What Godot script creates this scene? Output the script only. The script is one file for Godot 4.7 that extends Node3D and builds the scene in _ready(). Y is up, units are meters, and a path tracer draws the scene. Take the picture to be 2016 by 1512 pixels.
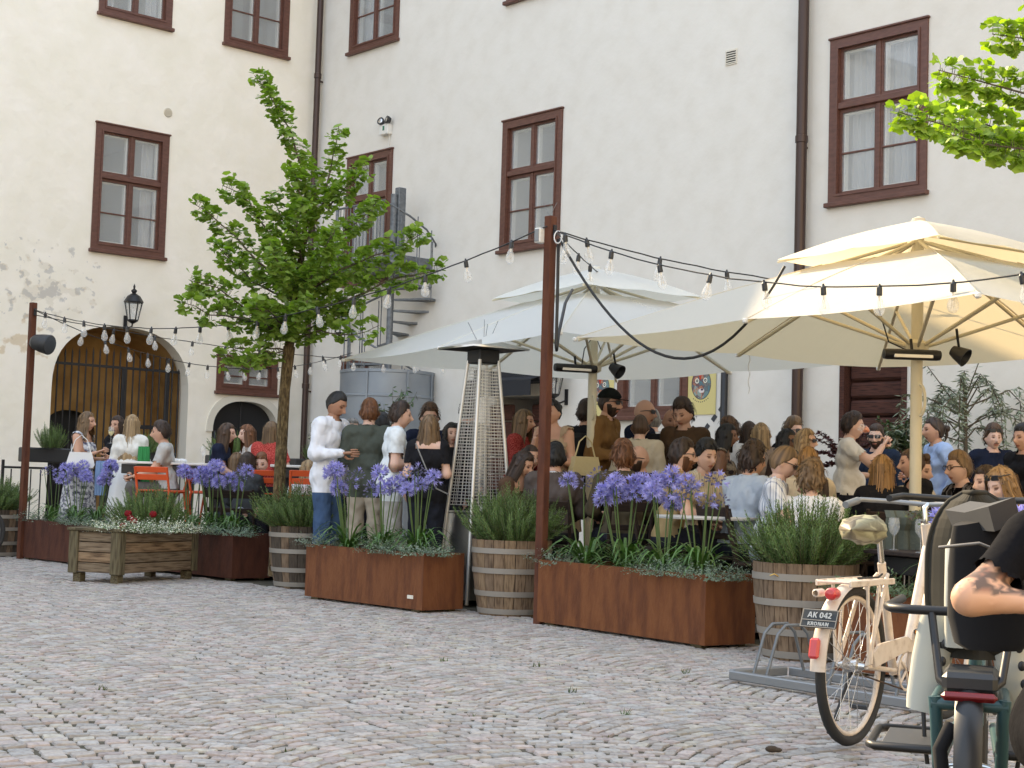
extends Node3D
# A cobbled courtyard with an outdoor terrace: planters, parasols, string lights, guests and parked bicycles.
# Units are metres, the camera stands at x = 0, z = 0 and looks along -z.

class MB:
	var v := PackedVector3Array()
	var n := PackedVector3Array()
	var uv := PackedVector2Array()
	var col := PackedColorArray()
	var c := Color(1, 1, 1)
	var colored := false
	var xf := Transform3D()
	func put(p: Vector3, q: Vector3, t := Vector2.ZERO) -> void:
		v.append(xf * p)
		n.append((xf.basis * q).normalized())
		uv.append(t)
		if colored:
			col.append(c)
	func tri(a: Vector3, b: Vector3, d: Vector3) -> void:
		var q := (b - a).cross(d - a)
		if q.length_squared() < 1e-16:
			return
		q = q.normalized()
		put(a, q); put(d, q); put(b, q)
	func quad(a: Vector3, b: Vector3, d: Vector3, e: Vector3) -> void:
		tri(a, b, d)
		tri(a, d, e)
	func quad_uv(a: Vector3, b: Vector3, d: Vector3, e: Vector3, ta: Vector2, tb: Vector2, td: Vector2, te: Vector2) -> void:
		var q := (b - a).cross(d - a).normalized()
		put(a, q, ta); put(d, q, td); put(b, q, tb)
		put(a, q, ta); put(e, q, te); put(d, q, td)
	func smooth_quad(a: Vector3, b: Vector3, d: Vector3, e: Vector3, na: Vector3, nb: Vector3, nd: Vector3, ne: Vector3, ta := Vector2.ZERO, tb := Vector2.ZERO, td := Vector2.ZERO, te := Vector2.ZERO) -> void:
		if (d - a).cross(e - b).dot(na + nb + nd + ne) < 0.0: # faces turn with their normals
			put(a, na, ta); put(b, nb, tb); put(d, nd, td)
			put(a, na, ta); put(d, nd, td); put(e, ne, te)
			return
		put(a, na, ta); put(d, nd, td); put(b, nb, tb)
		put(a, na, ta); put(e, ne, te); put(d, nd, td)
	# a box with chamfered edges; m is its centre, s its size, e the chamfer
	func box(m: Vector3, s: Vector3, e := 0.0, turn := Basis()) -> void:
		var keep := xf
		xf = xf * Transform3D(turn, m)
		var h := s * 0.5
		if e <= 0.0:
			for ax in 3:
				for sg: float in [-1.0, 1.0]:
					var u := Vector3.ZERO; var w := Vector3.ZERO; var d := Vector3.ZERO
					d[ax] = h[ax] * sg
					u[(ax + 1) % 3] = h[(ax + 1) % 3]
					w[(ax + 2) % 3] = h[(ax + 2) % 3] * sg
					quad(d - u - w, d + u - w, d + u + w, d - u + w)
		else:
			e = minf(e, minf(h.x, minf(h.y, h.z)) * 0.95)
			for ax in 3:
				for sg: float in [-1.0, 1.0]:
					var u := Vector3.ZERO; var w := Vector3.ZERO; var d := Vector3.ZERO
					d[ax] = h[ax] * sg
					u[(ax + 1) % 3] = h[(ax + 1) % 3] - e
					w[(ax + 2) % 3] = (h[(ax + 2) % 3] - e) * sg
					quad(d - u - w, d + u - w, d + u + w, d - u + w)
					# chamfer strips towards the next axis
					for s2: float in [-1.0, 1.0]:
						var p := Vector3.ZERO; var r := Vector3.ZERO; var l := Vector3.ZERO
						p[ax] = h[ax] * sg; p[(ax + 1) % 3] = (h[(ax + 1) % 3] - e) * s2
						r[ax] = (h[ax] - e) * sg; r[(ax + 1) % 3] = h[(ax + 1) % 3] * s2
						l[(ax + 2) % 3] = h[(ax + 2) % 3] - e
						if sg * s2 > 0.0:
							quad(p - l, r - l, r + l, p + l)
						else:
							quad(r - l, p - l, p + l, r + l)
			for sx: float in [-1.0, 1.0]:
				for sy: float in [-1.0, 1.0]:
					for sz: float in [-1.0, 1.0]:
						var a := Vector3(h.x * sx, (h.y - e) * sy, (h.z - e) * sz)
						var b := Vector3((h.x - e) * sx, h.y * sy, (h.z - e) * sz)
						var d := Vector3((h.x - e) * sx, (h.y - e) * sy, h.z * sz)
						if sx * sy * sz > 0.0:
							tri(a, b, d)
						else:
							tri(a, d, b)
		xf = keep
	# a round bar along a path; r is one radius or one for each point
	func tube(path: Array, r: Variant, sides := 8, caps := true, flat := 1.0) -> void:
		var np := path.size()
		if np < 2:
			return
		var rings := []
		var norms := []
		var up := Vector3.UP
		var first: Vector3 = (path[1] - path[0]).normalized()
		if absf(first.dot(up)) > 0.95:
			up = Vector3.RIGHT
		var side := first.cross(up).normalized()
		for i in np:
			var t: Vector3
			if i == 0: t = path[1] - path[0]
			elif i == np - 1: t = path[np - 1] - path[np - 2]
			else: t = (path[i + 1] - path[i]).normalized() + (path[i] - path[i - 1]).normalized()
			t = t.normalized()
			side = (side - t * side.dot(t)).normalized()
			var other := t.cross(side).normalized()
			var rad: float = r[i] if r is Array else r
			var ring := PackedVector3Array()
			var nn := PackedVector3Array()
			for k in sides + 1:
				var a := TAU * k / sides
				var d := side * cos(a) + other * sin(a) * flat
				ring.append(path[i] + d * rad)
				nn.append((side * cos(a) * flat + other * sin(a)).normalized())
			rings.append(ring)
			norms.append(nn)
		for i in np - 1:
			for k in sides:
				smooth_quad(rings[i][k], rings[i][k + 1], rings[i + 1][k + 1], rings[i + 1][k], norms[i][k], norms[i][k + 1], norms[i + 1][k + 1], norms[i + 1][k], Vector2(float(k) / sides, i), Vector2(float(k + 1) / sides, i), Vector2(float(k + 1) / sides, i + 1), Vector2(float(k) / sides, i + 1))
		if caps:
			for k in sides:
				tri(path[0], rings[0][k + 1], rings[0][k])
				tri(path[np - 1], rings[np - 1][k], rings[np - 1][k + 1])
	# a turned shape about the y axis; profile holds Vector2(radius, height) from bottom to top
	func lathe(profile: Array, sides := 16, arc := TAU, start := 0.0) -> void:
		var np := profile.size()
		for i in np - 1:
			var p0: Vector2 = profile[i]
			var p1: Vector2 = profile[i + 1]
			var d := p1 - p0
			if d.length_squared() < 1e-12:
				continue
			for k in sides:
				var a := start + arc * k / sides
				var b := start + arc * (k + 1) / sides
				var ca := Vector3(sin(a), 0, cos(a))
				var cb := Vector3(sin(b), 0, cos(b))
				var na := Vector3(ca.x * d.y, -d.x, ca.z * d.y)
				var nb := Vector3(cb.x * d.y, -d.x, cb.z * d.y)
				smooth_quad(ca * p0.x + Vector3.UP * p0.y, cb * p0.x + Vector3.UP * p0.y, cb * p1.x + Vector3.UP * p1.y, ca * p1.x + Vector3.UP * p1.y, na, nb, nb, na, Vector2(float(k) / sides, p0.y), Vector2(float(k + 1) / sides, p0.y), Vector2(float(k + 1) / sides, p1.y), Vector2(float(k) / sides, p1.y))
	# a flat outline (x, y) given thickness along z
	func slab(outline: PackedVector2Array, z0: float, z1: float) -> void:
		var ids := Geometry2D.triangulate_polygon(outline)
		var turned := Geometry2D.is_polygon_clockwise(outline)
		for i in range(0, ids.size(), 3):
			var a := outline[ids[i]]; var b := outline[ids[i + 1]]; var d := outline[ids[i + 2]]
			if (b - a).cross(d - a) < 0.0:
				var t := b; b = d; d = t
			tri(Vector3(a.x, a.y, z1), Vector3(b.x, b.y, z1), Vector3(d.x, d.y, z1))
			tri(Vector3(a.x, a.y, z0), Vector3(d.x, d.y, z0), Vector3(b.x, b.y, z0))
		for i in outline.size():
			var a := outline[i]; var b := outline[(i + 1) % outline.size()]
			if turned:
				var t := a; a = b; b = t
			quad(Vector3(a.x, a.y, z0), Vector3(b.x, b.y, z0), Vector3(b.x, b.y, z1), Vector3(a.x, a.y, z1))
	func ball(m: Vector3, r: Vector3, sides := 12, rows := 8) -> void:
		var keep := xf
		xf = xf * Transform3D(Basis(), m)
		for i in rows:
			for k in sides:
				var q := []
				for e in [[i, k], [i, k + 1], [i + 1, k + 1], [i + 1, k]]:
					var la: float = PI * e[0] / rows - PI / 2
					var lo: float = TAU * e[1] / sides
					q.append(Vector3(cos(la) * sin(lo), sin(la), cos(la) * cos(lo)))
				smooth_quad(q[0] * r, q[1] * r, q[2] * r, q[3] * r, q[0] / r, q[1] / r, q[2] / r, q[3] / r)
		xf = keep
	func mesh() -> ArrayMesh:
		var a := []
		a.resize(Mesh.ARRAY_MAX)
		a[Mesh.ARRAY_VERTEX] = v
		a[Mesh.ARRAY_NORMAL] = n
		a[Mesh.ARRAY_TEX_UV] = uv
		if colored:
			a[Mesh.ARRAY_COLOR] = col
		var m := ArrayMesh.new()
		m.add_surface_from_arrays(Mesh.PRIMITIVE_TRIANGLES, a)
		return m

var M := {}
var rng := RandomNumberGenerator.new()
var used := {}

func numbered(called: String) -> String:
	if not used.has(called):
		used[called] = 0
		return called
	used[called] += 1
	return "%s_%03d" % [called, used[called]]

func put(b: Variant, called: String, m: Material, parent: Node3D, at := Vector3.ZERO, turn := Basis()) -> MeshInstance3D:
	var o := MeshInstance3D.new()
	o.name = called
	o.mesh = b.mesh() if b is MB else b
	o.material_override = m
	o.transform = Transform3D(turn, at)
	parent.add_child(o, true)
	return o

func thing(called: String, label: String, category: String, at := Vector3.ZERO, turn := 0.0, group := "") -> Node3D:
	var o := Node3D.new()
	o.name = numbered(called)
	add_child(o)
	o.position = at
	o.rotation.y = turn
	tag(o, label, category, group)
	return o

func single(b: Variant, called: String, m: Material, label: String, category: String, at := Vector3.ZERO, turn := 0.0, group := "") -> MeshInstance3D:
	var o := put(b, numbered(called), m, self, at, Basis(Vector3.UP, turn))
	tag(o, label, category, group)
	return o

func tag(o: Node, label: String, category: String, group := "") -> void:
	o.set_meta("label", label)
	o.set_meta("category", category)
	if group:
		o.set_meta("group", group)

func copy(o: Node3D, called: String, label: String, at: Vector3, turn: float) -> Node3D:
	var k: Node3D = o.duplicate()
	k.name = numbered(called)
	add_child(k)
	k.position = at
	k.rotation.y = turn
	k.set_meta("label", label)
	return k

func setting(b: Variant, called: String, m: Material) -> MeshInstance3D:
	var o := put(b, called, m, self)
	o.set_meta("kind", "structure")
	return o

func mat(called: String, c: Color, rough := 0.8, metal := 0.0) -> StandardMaterial3D:
	var m := StandardMaterial3D.new()
	m.resource_name = called
	m.albedo_color = c.linear_to_srgb()
	m.roughness = rough
	m.metallic = metal
	M[called] = m
	return m

# a computed noise picture run through a colour ramp
func noise(seed_: int, freq: float, ramp: Array, size := 512, octaves := 4, kind := FastNoiseLite.TYPE_SIMPLEX_SMOOTH) -> NoiseTexture2D:
	var f := FastNoiseLite.new()
	f.seed = seed_
	f.noise_type = kind
	f.frequency = freq
	f.fractal_octaves = octaves
	var t := NoiseTexture2D.new()
	t.width = size
	t.height = size
	t.seamless = true
	t.noise = f
	if ramp.size():
		var g := Gradient.new()
		var offs := PackedFloat32Array()
		var cols := PackedColorArray()
		for e in ramp:
			offs.append(e[0])
			cols.append(e[1])
		g.offsets = offs
		g.colors = cols
		t.color_ramp = g
	return t

func relief(seed_: int, freq: float, strength: float, size := 512, octaves := 4) -> NoiseTexture2D:
	var t := noise(seed_, freq, [], size, octaves)
	t.as_normal_map = true
	t.bump_strength = strength
	return t

func grey(v: float) -> Color:
	return Color(v, v, v)

func tri_scale(m: StandardMaterial3D, s: Vector3, world := false) -> void:
	m.uv1_triplanar = true
	m.uv1_world_triplanar = world
	m.uv1_scale = s

func _ready() -> void:
	var cam := Camera3D.new()
	cam.name = "camera"
	cam.fov = 27.85
	cam.near = 0.1
	cam.far = 200.0
	cam.position = Vector3(0, 1.05, 0)
	cam.basis = Basis(Vector3.RIGHT, deg_to_rad(3.9)) * Basis(Vector3.BACK, deg_to_rad(1.72))
	add_child(cam)
	cam.current = true
	var env := Environment.new()
	env.background_mode = Environment.BG_SKY
	env.tonemap_mode = Environment.TONE_MAPPER_LINEAR
	env.tonemap_exposure = 2.3
	env.sdfgi_enabled = true
	env.ssao_enabled = true
	env.ssil_enabled = true
	var sky := ProceduralSkyMaterial.new()
	sky.sky_top_color = Color(0.67, 0.72, 0.785)
	sky.sky_horizon_color = Color(0.90, 0.90, 0.89)
	sky.sky_curve = 0.18
	sky.ground_bottom_color = Color(0.30, 0.28, 0.26)
	sky.ground_horizon_color = Color(0.55, 0.55, 0.55)
	sky.sky_energy_multiplier = 1.15
	var s := Sky.new()
	s.sky_material = sky
	env.sky = s
	var we := WorldEnvironment.new()
	we.name = "world"
	we.environment = env
	add_child(we)
	var sun := DirectionalLight3D.new()
	sun.name = "sun"
	sun.light_energy = 1.6
	sun.light_color = Color(1.0, 0.90, 0.74)
	sun.light_angular_distance = 0.5
	sun.shadow_enabled = true
	add_child(sun)
	sun.look_at_from_position(Vector3.ZERO, Vector3(0.645, -0.62, 0.765))
	materials()
	courtyard()
	buildings()
	people_meshes()
	stairs()
	terrace()
	plants()
	parasols()
	lights()
	furniture()
	guests()
	bicycles()

func materials() -> void:
	var m: StandardMaterial3D
	var fine := relief(3, 0.05, 5.0, 512, 5)
	var soft := relief(4, 0.02, 3.0, 512, 4)
	var blotch := noise(11, 0.006, [[0.0, Color(0.965, 0.96, 0.95)], [0.45, Color(0.985, 0.983, 0.978)], [1.0, Color(1, 1, 1)]], 1024, 6)
	for e in [["plaster_rear", Color(0.76, 0.735, 0.685)], ["plaster_side", Color(0.74, 0.705, 0.645)], ["plaster_plain", Color(0.74, 0.69, 0.58)]]:
		m = mat(e[0], e[1], 0.95)
		m.albedo_texture = blotch
		m.normal_enabled = true
		m.normal_texture = fine
		m.normal_scale = 0.05
		tri_scale(m, Vector3(0.3, 0.3, 0.3))
	m = mat("plaster_front", Color(1, 1, 1), 0.95)
	m.albedo_texture = left_plaster()
	m.texture_repeat = false
	m.normal_enabled = true
	m.normal_texture = fine
	m.normal_scale = 0.12
	mat("render_edge", Color(0.70, 0.66, 0.57), 0.95)
	mat("ochre", Color(0.50, 0.31, 0.115), 0.9)
	M.ochre.albedo_texture = noise(31, 0.01, [[0.0, Color(0.8, 0.76, 0.7)], [1.0, Color(1, 1, 1)]], 256, 4)
	tri_scale(M.ochre, Vector3(0.6, 0.6, 0.6))
	mat("dark_room", Color(0.55, 0.54, 0.52), 0.95)
	m = mat("brown_paint", Color(0.145, 0.060, 0.042), 0.5)
	m.albedo_texture = noise(21, 0.02, [[0.0, Color(0.82, 0.8, 0.78)], [1.0, Color(1, 1, 1)]], 256, 4)
	tri_scale(m, Vector3(1.0, 3.0, 1.0))
	mat("white_paint", Color(0.72, 0.71, 0.67), 0.5)
	mat("curtain", Color(0.42, 0.43, 0.44), 0.9)
	M.curtain.backlight_enabled = true
	M.curtain.backlight = Color(0.25, 0.25, 0.25)
	m = mat("pane", Color(0.86, 0.9, 0.9), 0.03)
	m.albedo_color.a = 0.16
	m.transparency = BaseMaterial3D.TRANSPARENCY_ALPHA
	m = mat("bulb_glass", Color(0.97, 0.97, 0.95), 0.02)
	m.albedo_color.a = 0.22
	m.transparency = BaseMaterial3D.TRANSPARENCY_ALPHA
	mat("filament", Color(0.75, 0.62, 0.40), 0.4)
	mat("pipe_brown", Color(0.05, 0.028, 0.022), 0.35, 0.3)
	mat("black_metal", Color(0.018, 0.018, 0.02), 0.45, 0.2)
	mat("black_cloth", Color(0.008, 0.008, 0.010), 0.95)
	mat("black_plastic", Color(0.022, 0.023, 0.026), 0.4)
	mat("cord_black", Color(0.013, 0.013, 0.013), 0.5)
	mat("grille", Color(0.04, 0.045, 0.055), 0.55)
	m = mat("galvanised", Color(0.21, 0.225, 0.24), 0.55, 0.35)
	m.albedo_texture = noise(41, 0.03, [[0.0, Color(0.72, 0.73, 0.75)], [0.6, Color(0.93, 0.94, 0.95)], [1.0, Color(1, 1, 1)]], 256, 3, FastNoiseLite.TYPE_CELLULAR)
	tri_scale(m, Vector3(2, 2, 2))
	mat("zinc_sheet", Color(0.30, 0.33, 0.36), 0.5, 0.3)
	M.zinc_sheet.albedo_texture = noise(43, 0.006, [[0.0, Color(0.85, 0.86, 0.88)], [1.0, Color(1, 1, 1)]], 256, 5)
	tri_scale(M.zinc_sheet, Vector3(0.7, 0.7, 0.7))
	m = mat("stainless", Color(0.56, 0.555, 0.54), 0.30, 1.0)
	m.normal_enabled = true
	m.normal_texture = soft
	m.normal_scale = 0.12
	tri_scale(m, Vector3(0.8, 0.8, 0.8))
	mat("chrome", Color(0.6, 0.6, 0.6), 0.18, 1.0)
	mat("brushed_steel", Color(0.62, 0.61, 0.58), 0.4, 0.6)
	mat("steel_grey", Color(0.25, 0.26, 0.27), 0.45, 0.6)
	# weathering steel: upright rust streaks, several tones
	var rust := noise(51, 0.012, [[0.0, Color(0.74, 0.68, 0.66)], [0.35, Color(0.86, 0.81, 0.78)], [0.6, Color(0.95, 0.92, 0.88)], [1.0, Color(1, 1, 1)]], 512, 5)
	var k := 0
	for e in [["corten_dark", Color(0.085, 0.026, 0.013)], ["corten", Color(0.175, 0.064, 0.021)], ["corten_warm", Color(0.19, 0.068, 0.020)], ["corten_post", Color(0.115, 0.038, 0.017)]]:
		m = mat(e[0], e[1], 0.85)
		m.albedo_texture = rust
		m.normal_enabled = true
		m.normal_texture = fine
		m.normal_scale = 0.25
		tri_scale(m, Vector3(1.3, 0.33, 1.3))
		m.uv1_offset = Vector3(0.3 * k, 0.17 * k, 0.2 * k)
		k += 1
	# timber: grain runs along x of each board
	var grain := noise(61, 0.016, [[0.0, Color(0.45, 0.40, 0.36)], [0.3, Color(0.75, 0.71, 0.66)], [0.55, Color(0.93, 0.90, 0.86)], [1.0, Color(1, 1, 0.98)]], 512, 5)
	k = 0
	for e in [["board_a", Color(0.285, 0.20, 0.125)], ["board_b", Color(0.24, 0.185, 0.13)], ["board_c", Color(0.21, 0.165, 0.115)], ["board_green", Color(0.135, 0.118, 0.07)], ["deck_wood", Color(0.36, 0.31, 0.25)], ["shutter_wood", Color(0.082, 0.028, 0.019)], ["chair_wood", Color(0.028, 0.015, 0.010)]]:
		m = mat(e[0], e[1], 0.85)
		m.albedo_texture = grain
		m.normal_enabled = true
		m.normal_texture = soft
		m.normal_scale = 0.3
		tri_scale(m, Vector3(0.4, 4.5, 4.5))
		m.uv1_offset = Vector3(0.37 * k, 0.29 * k, 0.13 * k)
		k += 1
	# oak staves: grain runs up
	k = 0
	for e in [["stave_a", Color(0.27, 0.195, 0.125)], ["stave_b", Color(0.23, 0.165, 0.11)], ["stave_c", Color(0.20, 0.145, 0.10)], ["stave_dark", Color(0.075, 0.060, 0.046)]]:
		m = mat(e[0], e[1], 0.85)
		m.albedo_texture = grain
		m.normal_enabled = true
		m.normal_texture = soft
		m.normal_scale = 0.3
		tri_scale(m, Vector3(5, 0.7, 5))
		m.uv1_offset = Vector3(0.21 * k, 0.4 * k, 0.11 * k)
		k += 1
	mat("hoop", Color(0.30, 0.275, 0.24), 0.65, 0.3)
	mat("soil", Color(0.035, 0.026, 0.019), 1.0)
	# stone
	m = mat("cobble", Color(1, 1, 1), 0.85)
	m.vertex_color_use_as_albedo = true
	m.albedo_texture = noise(71, 0.03, [[0.0, Color(0.72, 0.71, 0.72)], [0.5, Color(0.92, 0.915, 0.91)], [1.0, Color(1, 1, 1)]], 512, 5)
	m.normal_enabled = true
	m.normal_texture = fine
	m.normal_scale = 0.5
	tri_scale(m, Vector3(1.7, 1.7, 1.7), true)
	m = mat("joint", Color(0.105, 0.092, 0.07), 1.0)
	m.albedo_texture = noise(72, 0.02, [[0.0, Color(0.62, 0.66, 0.5)], [0.45, Color(0.85, 0.84, 0.8)], [1.0, Color(1, 1, 1)]], 512, 5)
	tri_scale(m, Vector3(0.7, 0.7, 0.7), true)
	# cloth of the parasols lets some light through
	var weave := relief(81, 0.015, 2.5, 512, 4)
	for e in [["canvas_cream", Color(0.70, 0.675, 0.60)], ["canvas_white", Color(0.73, 0.725, 0.69)]]:
		m = mat(e[0], e[1], 0.9)
		m.backlight_enabled = true
		m.backlight = Color(0.86, 0.79, 0.64) if e[0] == "canvas_cream" else Color(0.86, 0.85, 0.80)
		m.normal_enabled = true
		m.normal_texture = weave
		m.normal_scale = 0.7
		tri_scale(m, Vector3(0.5, 0.5, 0.5))
	mat("pole_cream", Color(0.66, 0.60, 0.44), 0.45)
	mat("orange_paint", Color(0.62, 0.085, 0.018), 0.4)
	mat("marble", Color(0.72, 0.71, 0.69), 0.3)
	mat("napkin", Color(0.80, 0.80, 0.80), 0.9)
	m = mat("glassware", Color(0.95, 0.97, 0.97), 0.02)
	m.albedo_color.a = 0.14
	m.transparency = BaseMaterial3D.TRANSPARENCY_ALPHA
	mat("white_wine", Color(0.75, 0.66, 0.32), 0.1)
	mat("aperitif", Color(0.75, 0.17, 0.02), 0.1)
	mat("bottle_glass", Color(0.02, 0.06, 0.035), 0.1)
	# leaves carry their own tone in the vertex colours
	for e in [["leaf_ginkgo", 0.5, Color(0.92, 1.0, 0.40)], ["leaf_needle", 0.6, Color(0.40, 0.5, 0.2)], ["leaf_strap", 0.45, Color(0.45, 0.55, 0.2)], ["leaf_silver", 0.8, Color(0.35, 0.4, 0.3)], ["petal", 0.7, Color(0.6, 0.58, 0.8)]]:
		m = mat(e[0], Color(1, 1, 1), e[1])
		m.vertex_color_use_as_albedo = true
		m.backlight_enabled = true
		m.backlight = e[2]
		m.cull_mode = BaseMaterial3D.CULL_DISABLED
	m = mat("bark", Color(0.27, 0.205, 0.115), 0.95)
	m.albedo_texture = noise(91, 0.02, [[0.0, Color(0.30, 0.27, 0.22)], [0.4, Color(0.62, 0.58, 0.5)], [1.0, Color(1, 1, 0.95)]], 256, 5)
	m.normal_enabled = true
	m.normal_texture = relief(92, 0.03, 14.0, 256, 4)
	m.normal_scale = 1.0
	tri_scale(m, Vector3(7, 1.6, 7))
	mat("bark_plain", Color(0.10, 0.08, 0.055), 0.95)

# old lime plaster with a worn patch where the paint has come off
func left_plaster() -> ImageTexture:
	var f := FastNoiseLite.new()
	f.seed = 5
	f.frequency = 0.012
	f.fractal_octaves = 6
	var g := FastNoiseLite.new()
	g.seed = 9
	g.frequency = 0.021
	g.fractal_octaves = 5
	var size := 1024
	var a := f.get_image(size, size).get_data()
	var data := PackedByteArray()
	data.resize(size * size * 3)
	for i in size * size:
		var t := (a[i] - 128) / 128.0
		var w := 1.0 + 0.018 * t
		data[i * 3] = int(minf(255.0, 240.0 * w))
		data[i * 3 + 1] = int(minf(255.0, 234.0 * w))
		data[i * 3 + 2] = int(minf(255.0, 221.0 * w * (1.0 + 0.012 * t)))
	var im := Image.create_from_data(size, size, false, Image.FORMAT_RGB8, data)
	# the picture covers 10.24 m; x runs towards the corner, y down from 10.24 m
	for y in range(520, 780):
		for x in range(320, 680):
			var u := (1024 - x) / 100.0
			var h := (1024 - y) / 100.0
			var d := Vector2((u - 5.3) / 0.80, (h - 4.2) / 0.62).length()
			var d2 := Vector2((u - 5.7) / 0.5, (h - 3.35) / 0.5).length()
			var q := g.get_noise_2d(x * 1.0, y * 1.3)
			var r := g.get_noise_2d(x * 2.1 + 500.0, y * 2.1)
			var c := im.get_pixel(x, y)
			var m := smoothstep(0.0, 0.16, q * 1.25 + 0.22 - d * 0.55)
			if m > 0.0:
				c = c.lerp(Color(0.83, 0.80, 0.74) if r < 0.05 else Color(0.78, 0.71, 0.60), m * 0.4)
			var m2 := smoothstep(0.0, 0.05, r * 0.9 + q * 0.5 - 0.04 - d * 0.33)
			if m2 > 0.0:
				c = c.lerp(Color(0.72, 0.715, 0.71), m2 * 0.6)
			var m3 := smoothstep(0.0, 0.2, q + 0.15 - d2 * 0.5)
			if m3 > 0.0:
				c = c.lerp(Color(0.80, 0.72, 0.60), m3 * 0.6)
			im.set_pixel(x, y, c)
	return ImageTexture.create_from_image(im)

const CORNER := Vector3(-4.009, 0, -29.702)

func in_view(p: Vector3, margin := 0.3) -> bool:
	var d := -p.z
	return d > 4.9 and absf(p.x) < d * 0.335 + margin

# how far a ground point lies behind the row of planters (negative: open courtyard)
func behind_row(p: Vector3) -> float:
	var a := Vector3(-6.4, 0, -19.2)
	if p.x > 0.4:
		a = Vector3(0.25, 0, -12.0)
		return (p - a).dot(Vector3(0.817, 0, -0.576))
	return (p - a).dot(Vector3(0.747, 0, -0.664))

const SETT := [Vector2(1, -0.72), Vector2(1, 0.72), Vector2(0.76, 1), Vector2(-0.76, 1), Vector2(-1, 0.72), Vector2(-1, -0.72), Vector2(-0.76, -1), Vector2(0.76, -1)]

func stone(b: MB, p: Vector3, along: Vector3, across: Vector3, l: float, w: float, r: RandomNumberGenerator) -> void:
	var tone := 0.45 * r.randf_range(0.78, 1.15)
	var t := r.randf()
	if t < 0.25: b.c = Color(tone * 1.07, tone * 0.93, tone * 0.88)
	elif t < 0.45: b.c = Color(tone * 1.0, tone * 0.97, tone * 0.94)
	elif t < 0.55: b.c = Color(tone * 1.06, tone * 1.0, tone * 0.88)
	else: b.c = Color(tone * 1.03, tone * 0.95, tone * 0.885)
	var top := PackedVector3Array()
	var low := PackedVector3Array()
	var h := r.randf_range(0.005, 0.011)
	var nx := r.randf_range(-0.04, 0.04)
	var nz := r.randf_range(-0.04, 0.04)
	var n := 8
	for i in n:
		var k: Vector2 = SETT[i]
		var q := along * (k.x * l * 0.5 * r.randf_range(0.86, 1.02)) + across * (k.y * w * 0.5 * r.randf_range(0.86, 1.02))
		low.append(p + q)
		top.append(p + q * 0.92 + Vector3(0, h + q.x * nx + q.z * nz, 0))
	var m := p + Vector3(0, h + r.randf_range(0.002, 0.005), 0)
	for i in n:
		var k := (i + 1) % n
		b.tri(m, top[k], top[i])
		b.quad(top[i], top[k], low[k], low[i])

func courtyard() -> void:
	var g := MB.new()
	g.quad(Vector3(-80, 0, 60), Vector3(80, 0, 60), Vector3(80, 0, -60), Vector3(-80, 0, -60))
	var ground := setting(g, "ground", M.joint)
	var r := RandomNumberGenerator.new()
	r.seed = 77
	# segmental arcs: columns of concentric courses
	var axis := Vector3(-0.5, 0, -0.866)
	var cross := Vector3(0.866, 0, -0.5)
	var width := 1.5
	var radius := width * 0.5 / sin(PI / 4)
	var list := []
	for col in range(-24, 24):
		for course in range(-70, 340):
			var base := cross * (col * width) + axis * (course * 0.092)
			if not in_view(base + axis * 0.2, 1.6) or base.z < -21.0:
				continue
			var n := 17
			for i in n:
				var a := -PI / 4 + PI / 2 * (i + 0.5 + r.randf_range(-0.09, 0.09)) / n
				var p := base + cross * (radius * sin(a)) + axis * (radius * (cos(a) - cos(PI / 4)))
				if not in_view(p) or behind_row(p) > 0.7:
					continue
				var al := cross * cos(a) - axis * sin(a)
				var ac := cross * sin(a) + axis * cos(a)
				list.append([p + Vector3(r.randf_range(-0.006, 0.006), 0.0, r.randf_range(-0.006, 0.006)), al, ac, radius * PI / 2 / n * r.randf_range(0.95, 1.0), 0.092 * cos(a) * r.randf_range(0.84, 0.92)])
	list.sort_custom(func(x, y): return x[0].length_squared() < y[0].length_squared())
	var rest := MB.new()
	rest.colored = true
	for i in list.size():
		var e: Array = list[i]
		if i < 300:
			var one := MB.new()
			one.colored = true
			stone(one, Vector3.ZERO, e[1], e[2], e[3], e[4], r)
			put(one, "cobblestone", M.cobble, ground, e[0])
		else:
			stone(rest, e[0], e[1], e[2], e[3], e[4], r)
	var o := put(rest, "cobblestones", M.cobble, ground)
	o.set_meta("kind", "stuff")
	# moss and small weeds in the joints
	var weeds := MB.new()
	weeds.colored = true
	for i in 40:
		var e: Array = list[r.randi_range(0, mini(list.size() - 1, 3500))]
		var p: Vector3 = e[0] + e[2] * (e[4] * 0.55)
		var big := r.randf() < 0.2
		for k in (9 if big else 5):
			var a := r.randf() * TAU
			var d := Vector3(cos(a), r.randf_range(0.6, 1.8), sin(a)).normalized() * (r.randf_range(0.03, 0.055) if big else r.randf_range(0.012, 0.025))
			var s := Vector3(-sin(a), 0, cos(a)) * 0.004
			weeds.c = Color(0.07, 0.10, 0.025) * r.randf_range(0.7, 1.3)
			var q := p + Vector3(r.randf_range(-0.02, 0.02), 0.003, r.randf_range(-0.02, 0.02))
			weeds.tri(q - s, q + s, q + d)
	o = put(weeds, "joint_weeds", M.leaf_strap, ground)
	o.set_meta("kind", "stuff")
	print("stones ", list.size())
	var leaf := MB.new()
	leaf.ball(Vector3(0, 0.012, 0), Vector3(0.028, 0.014, 0.016), 10, 6)
	leaf.ball(Vector3(0.024, 0.010, 0.006), Vector3(0.018, 0.010, 0.013), 8, 5)
	single(leaf, "fallen_fig", mat("withered", Color(0.05, 0.035, 0.022), 0.9), "dark withered fruit lying on the cobbles beside the pink bicycle", "litter", Vector3(1.1, 0.018, -6.38))

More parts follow.
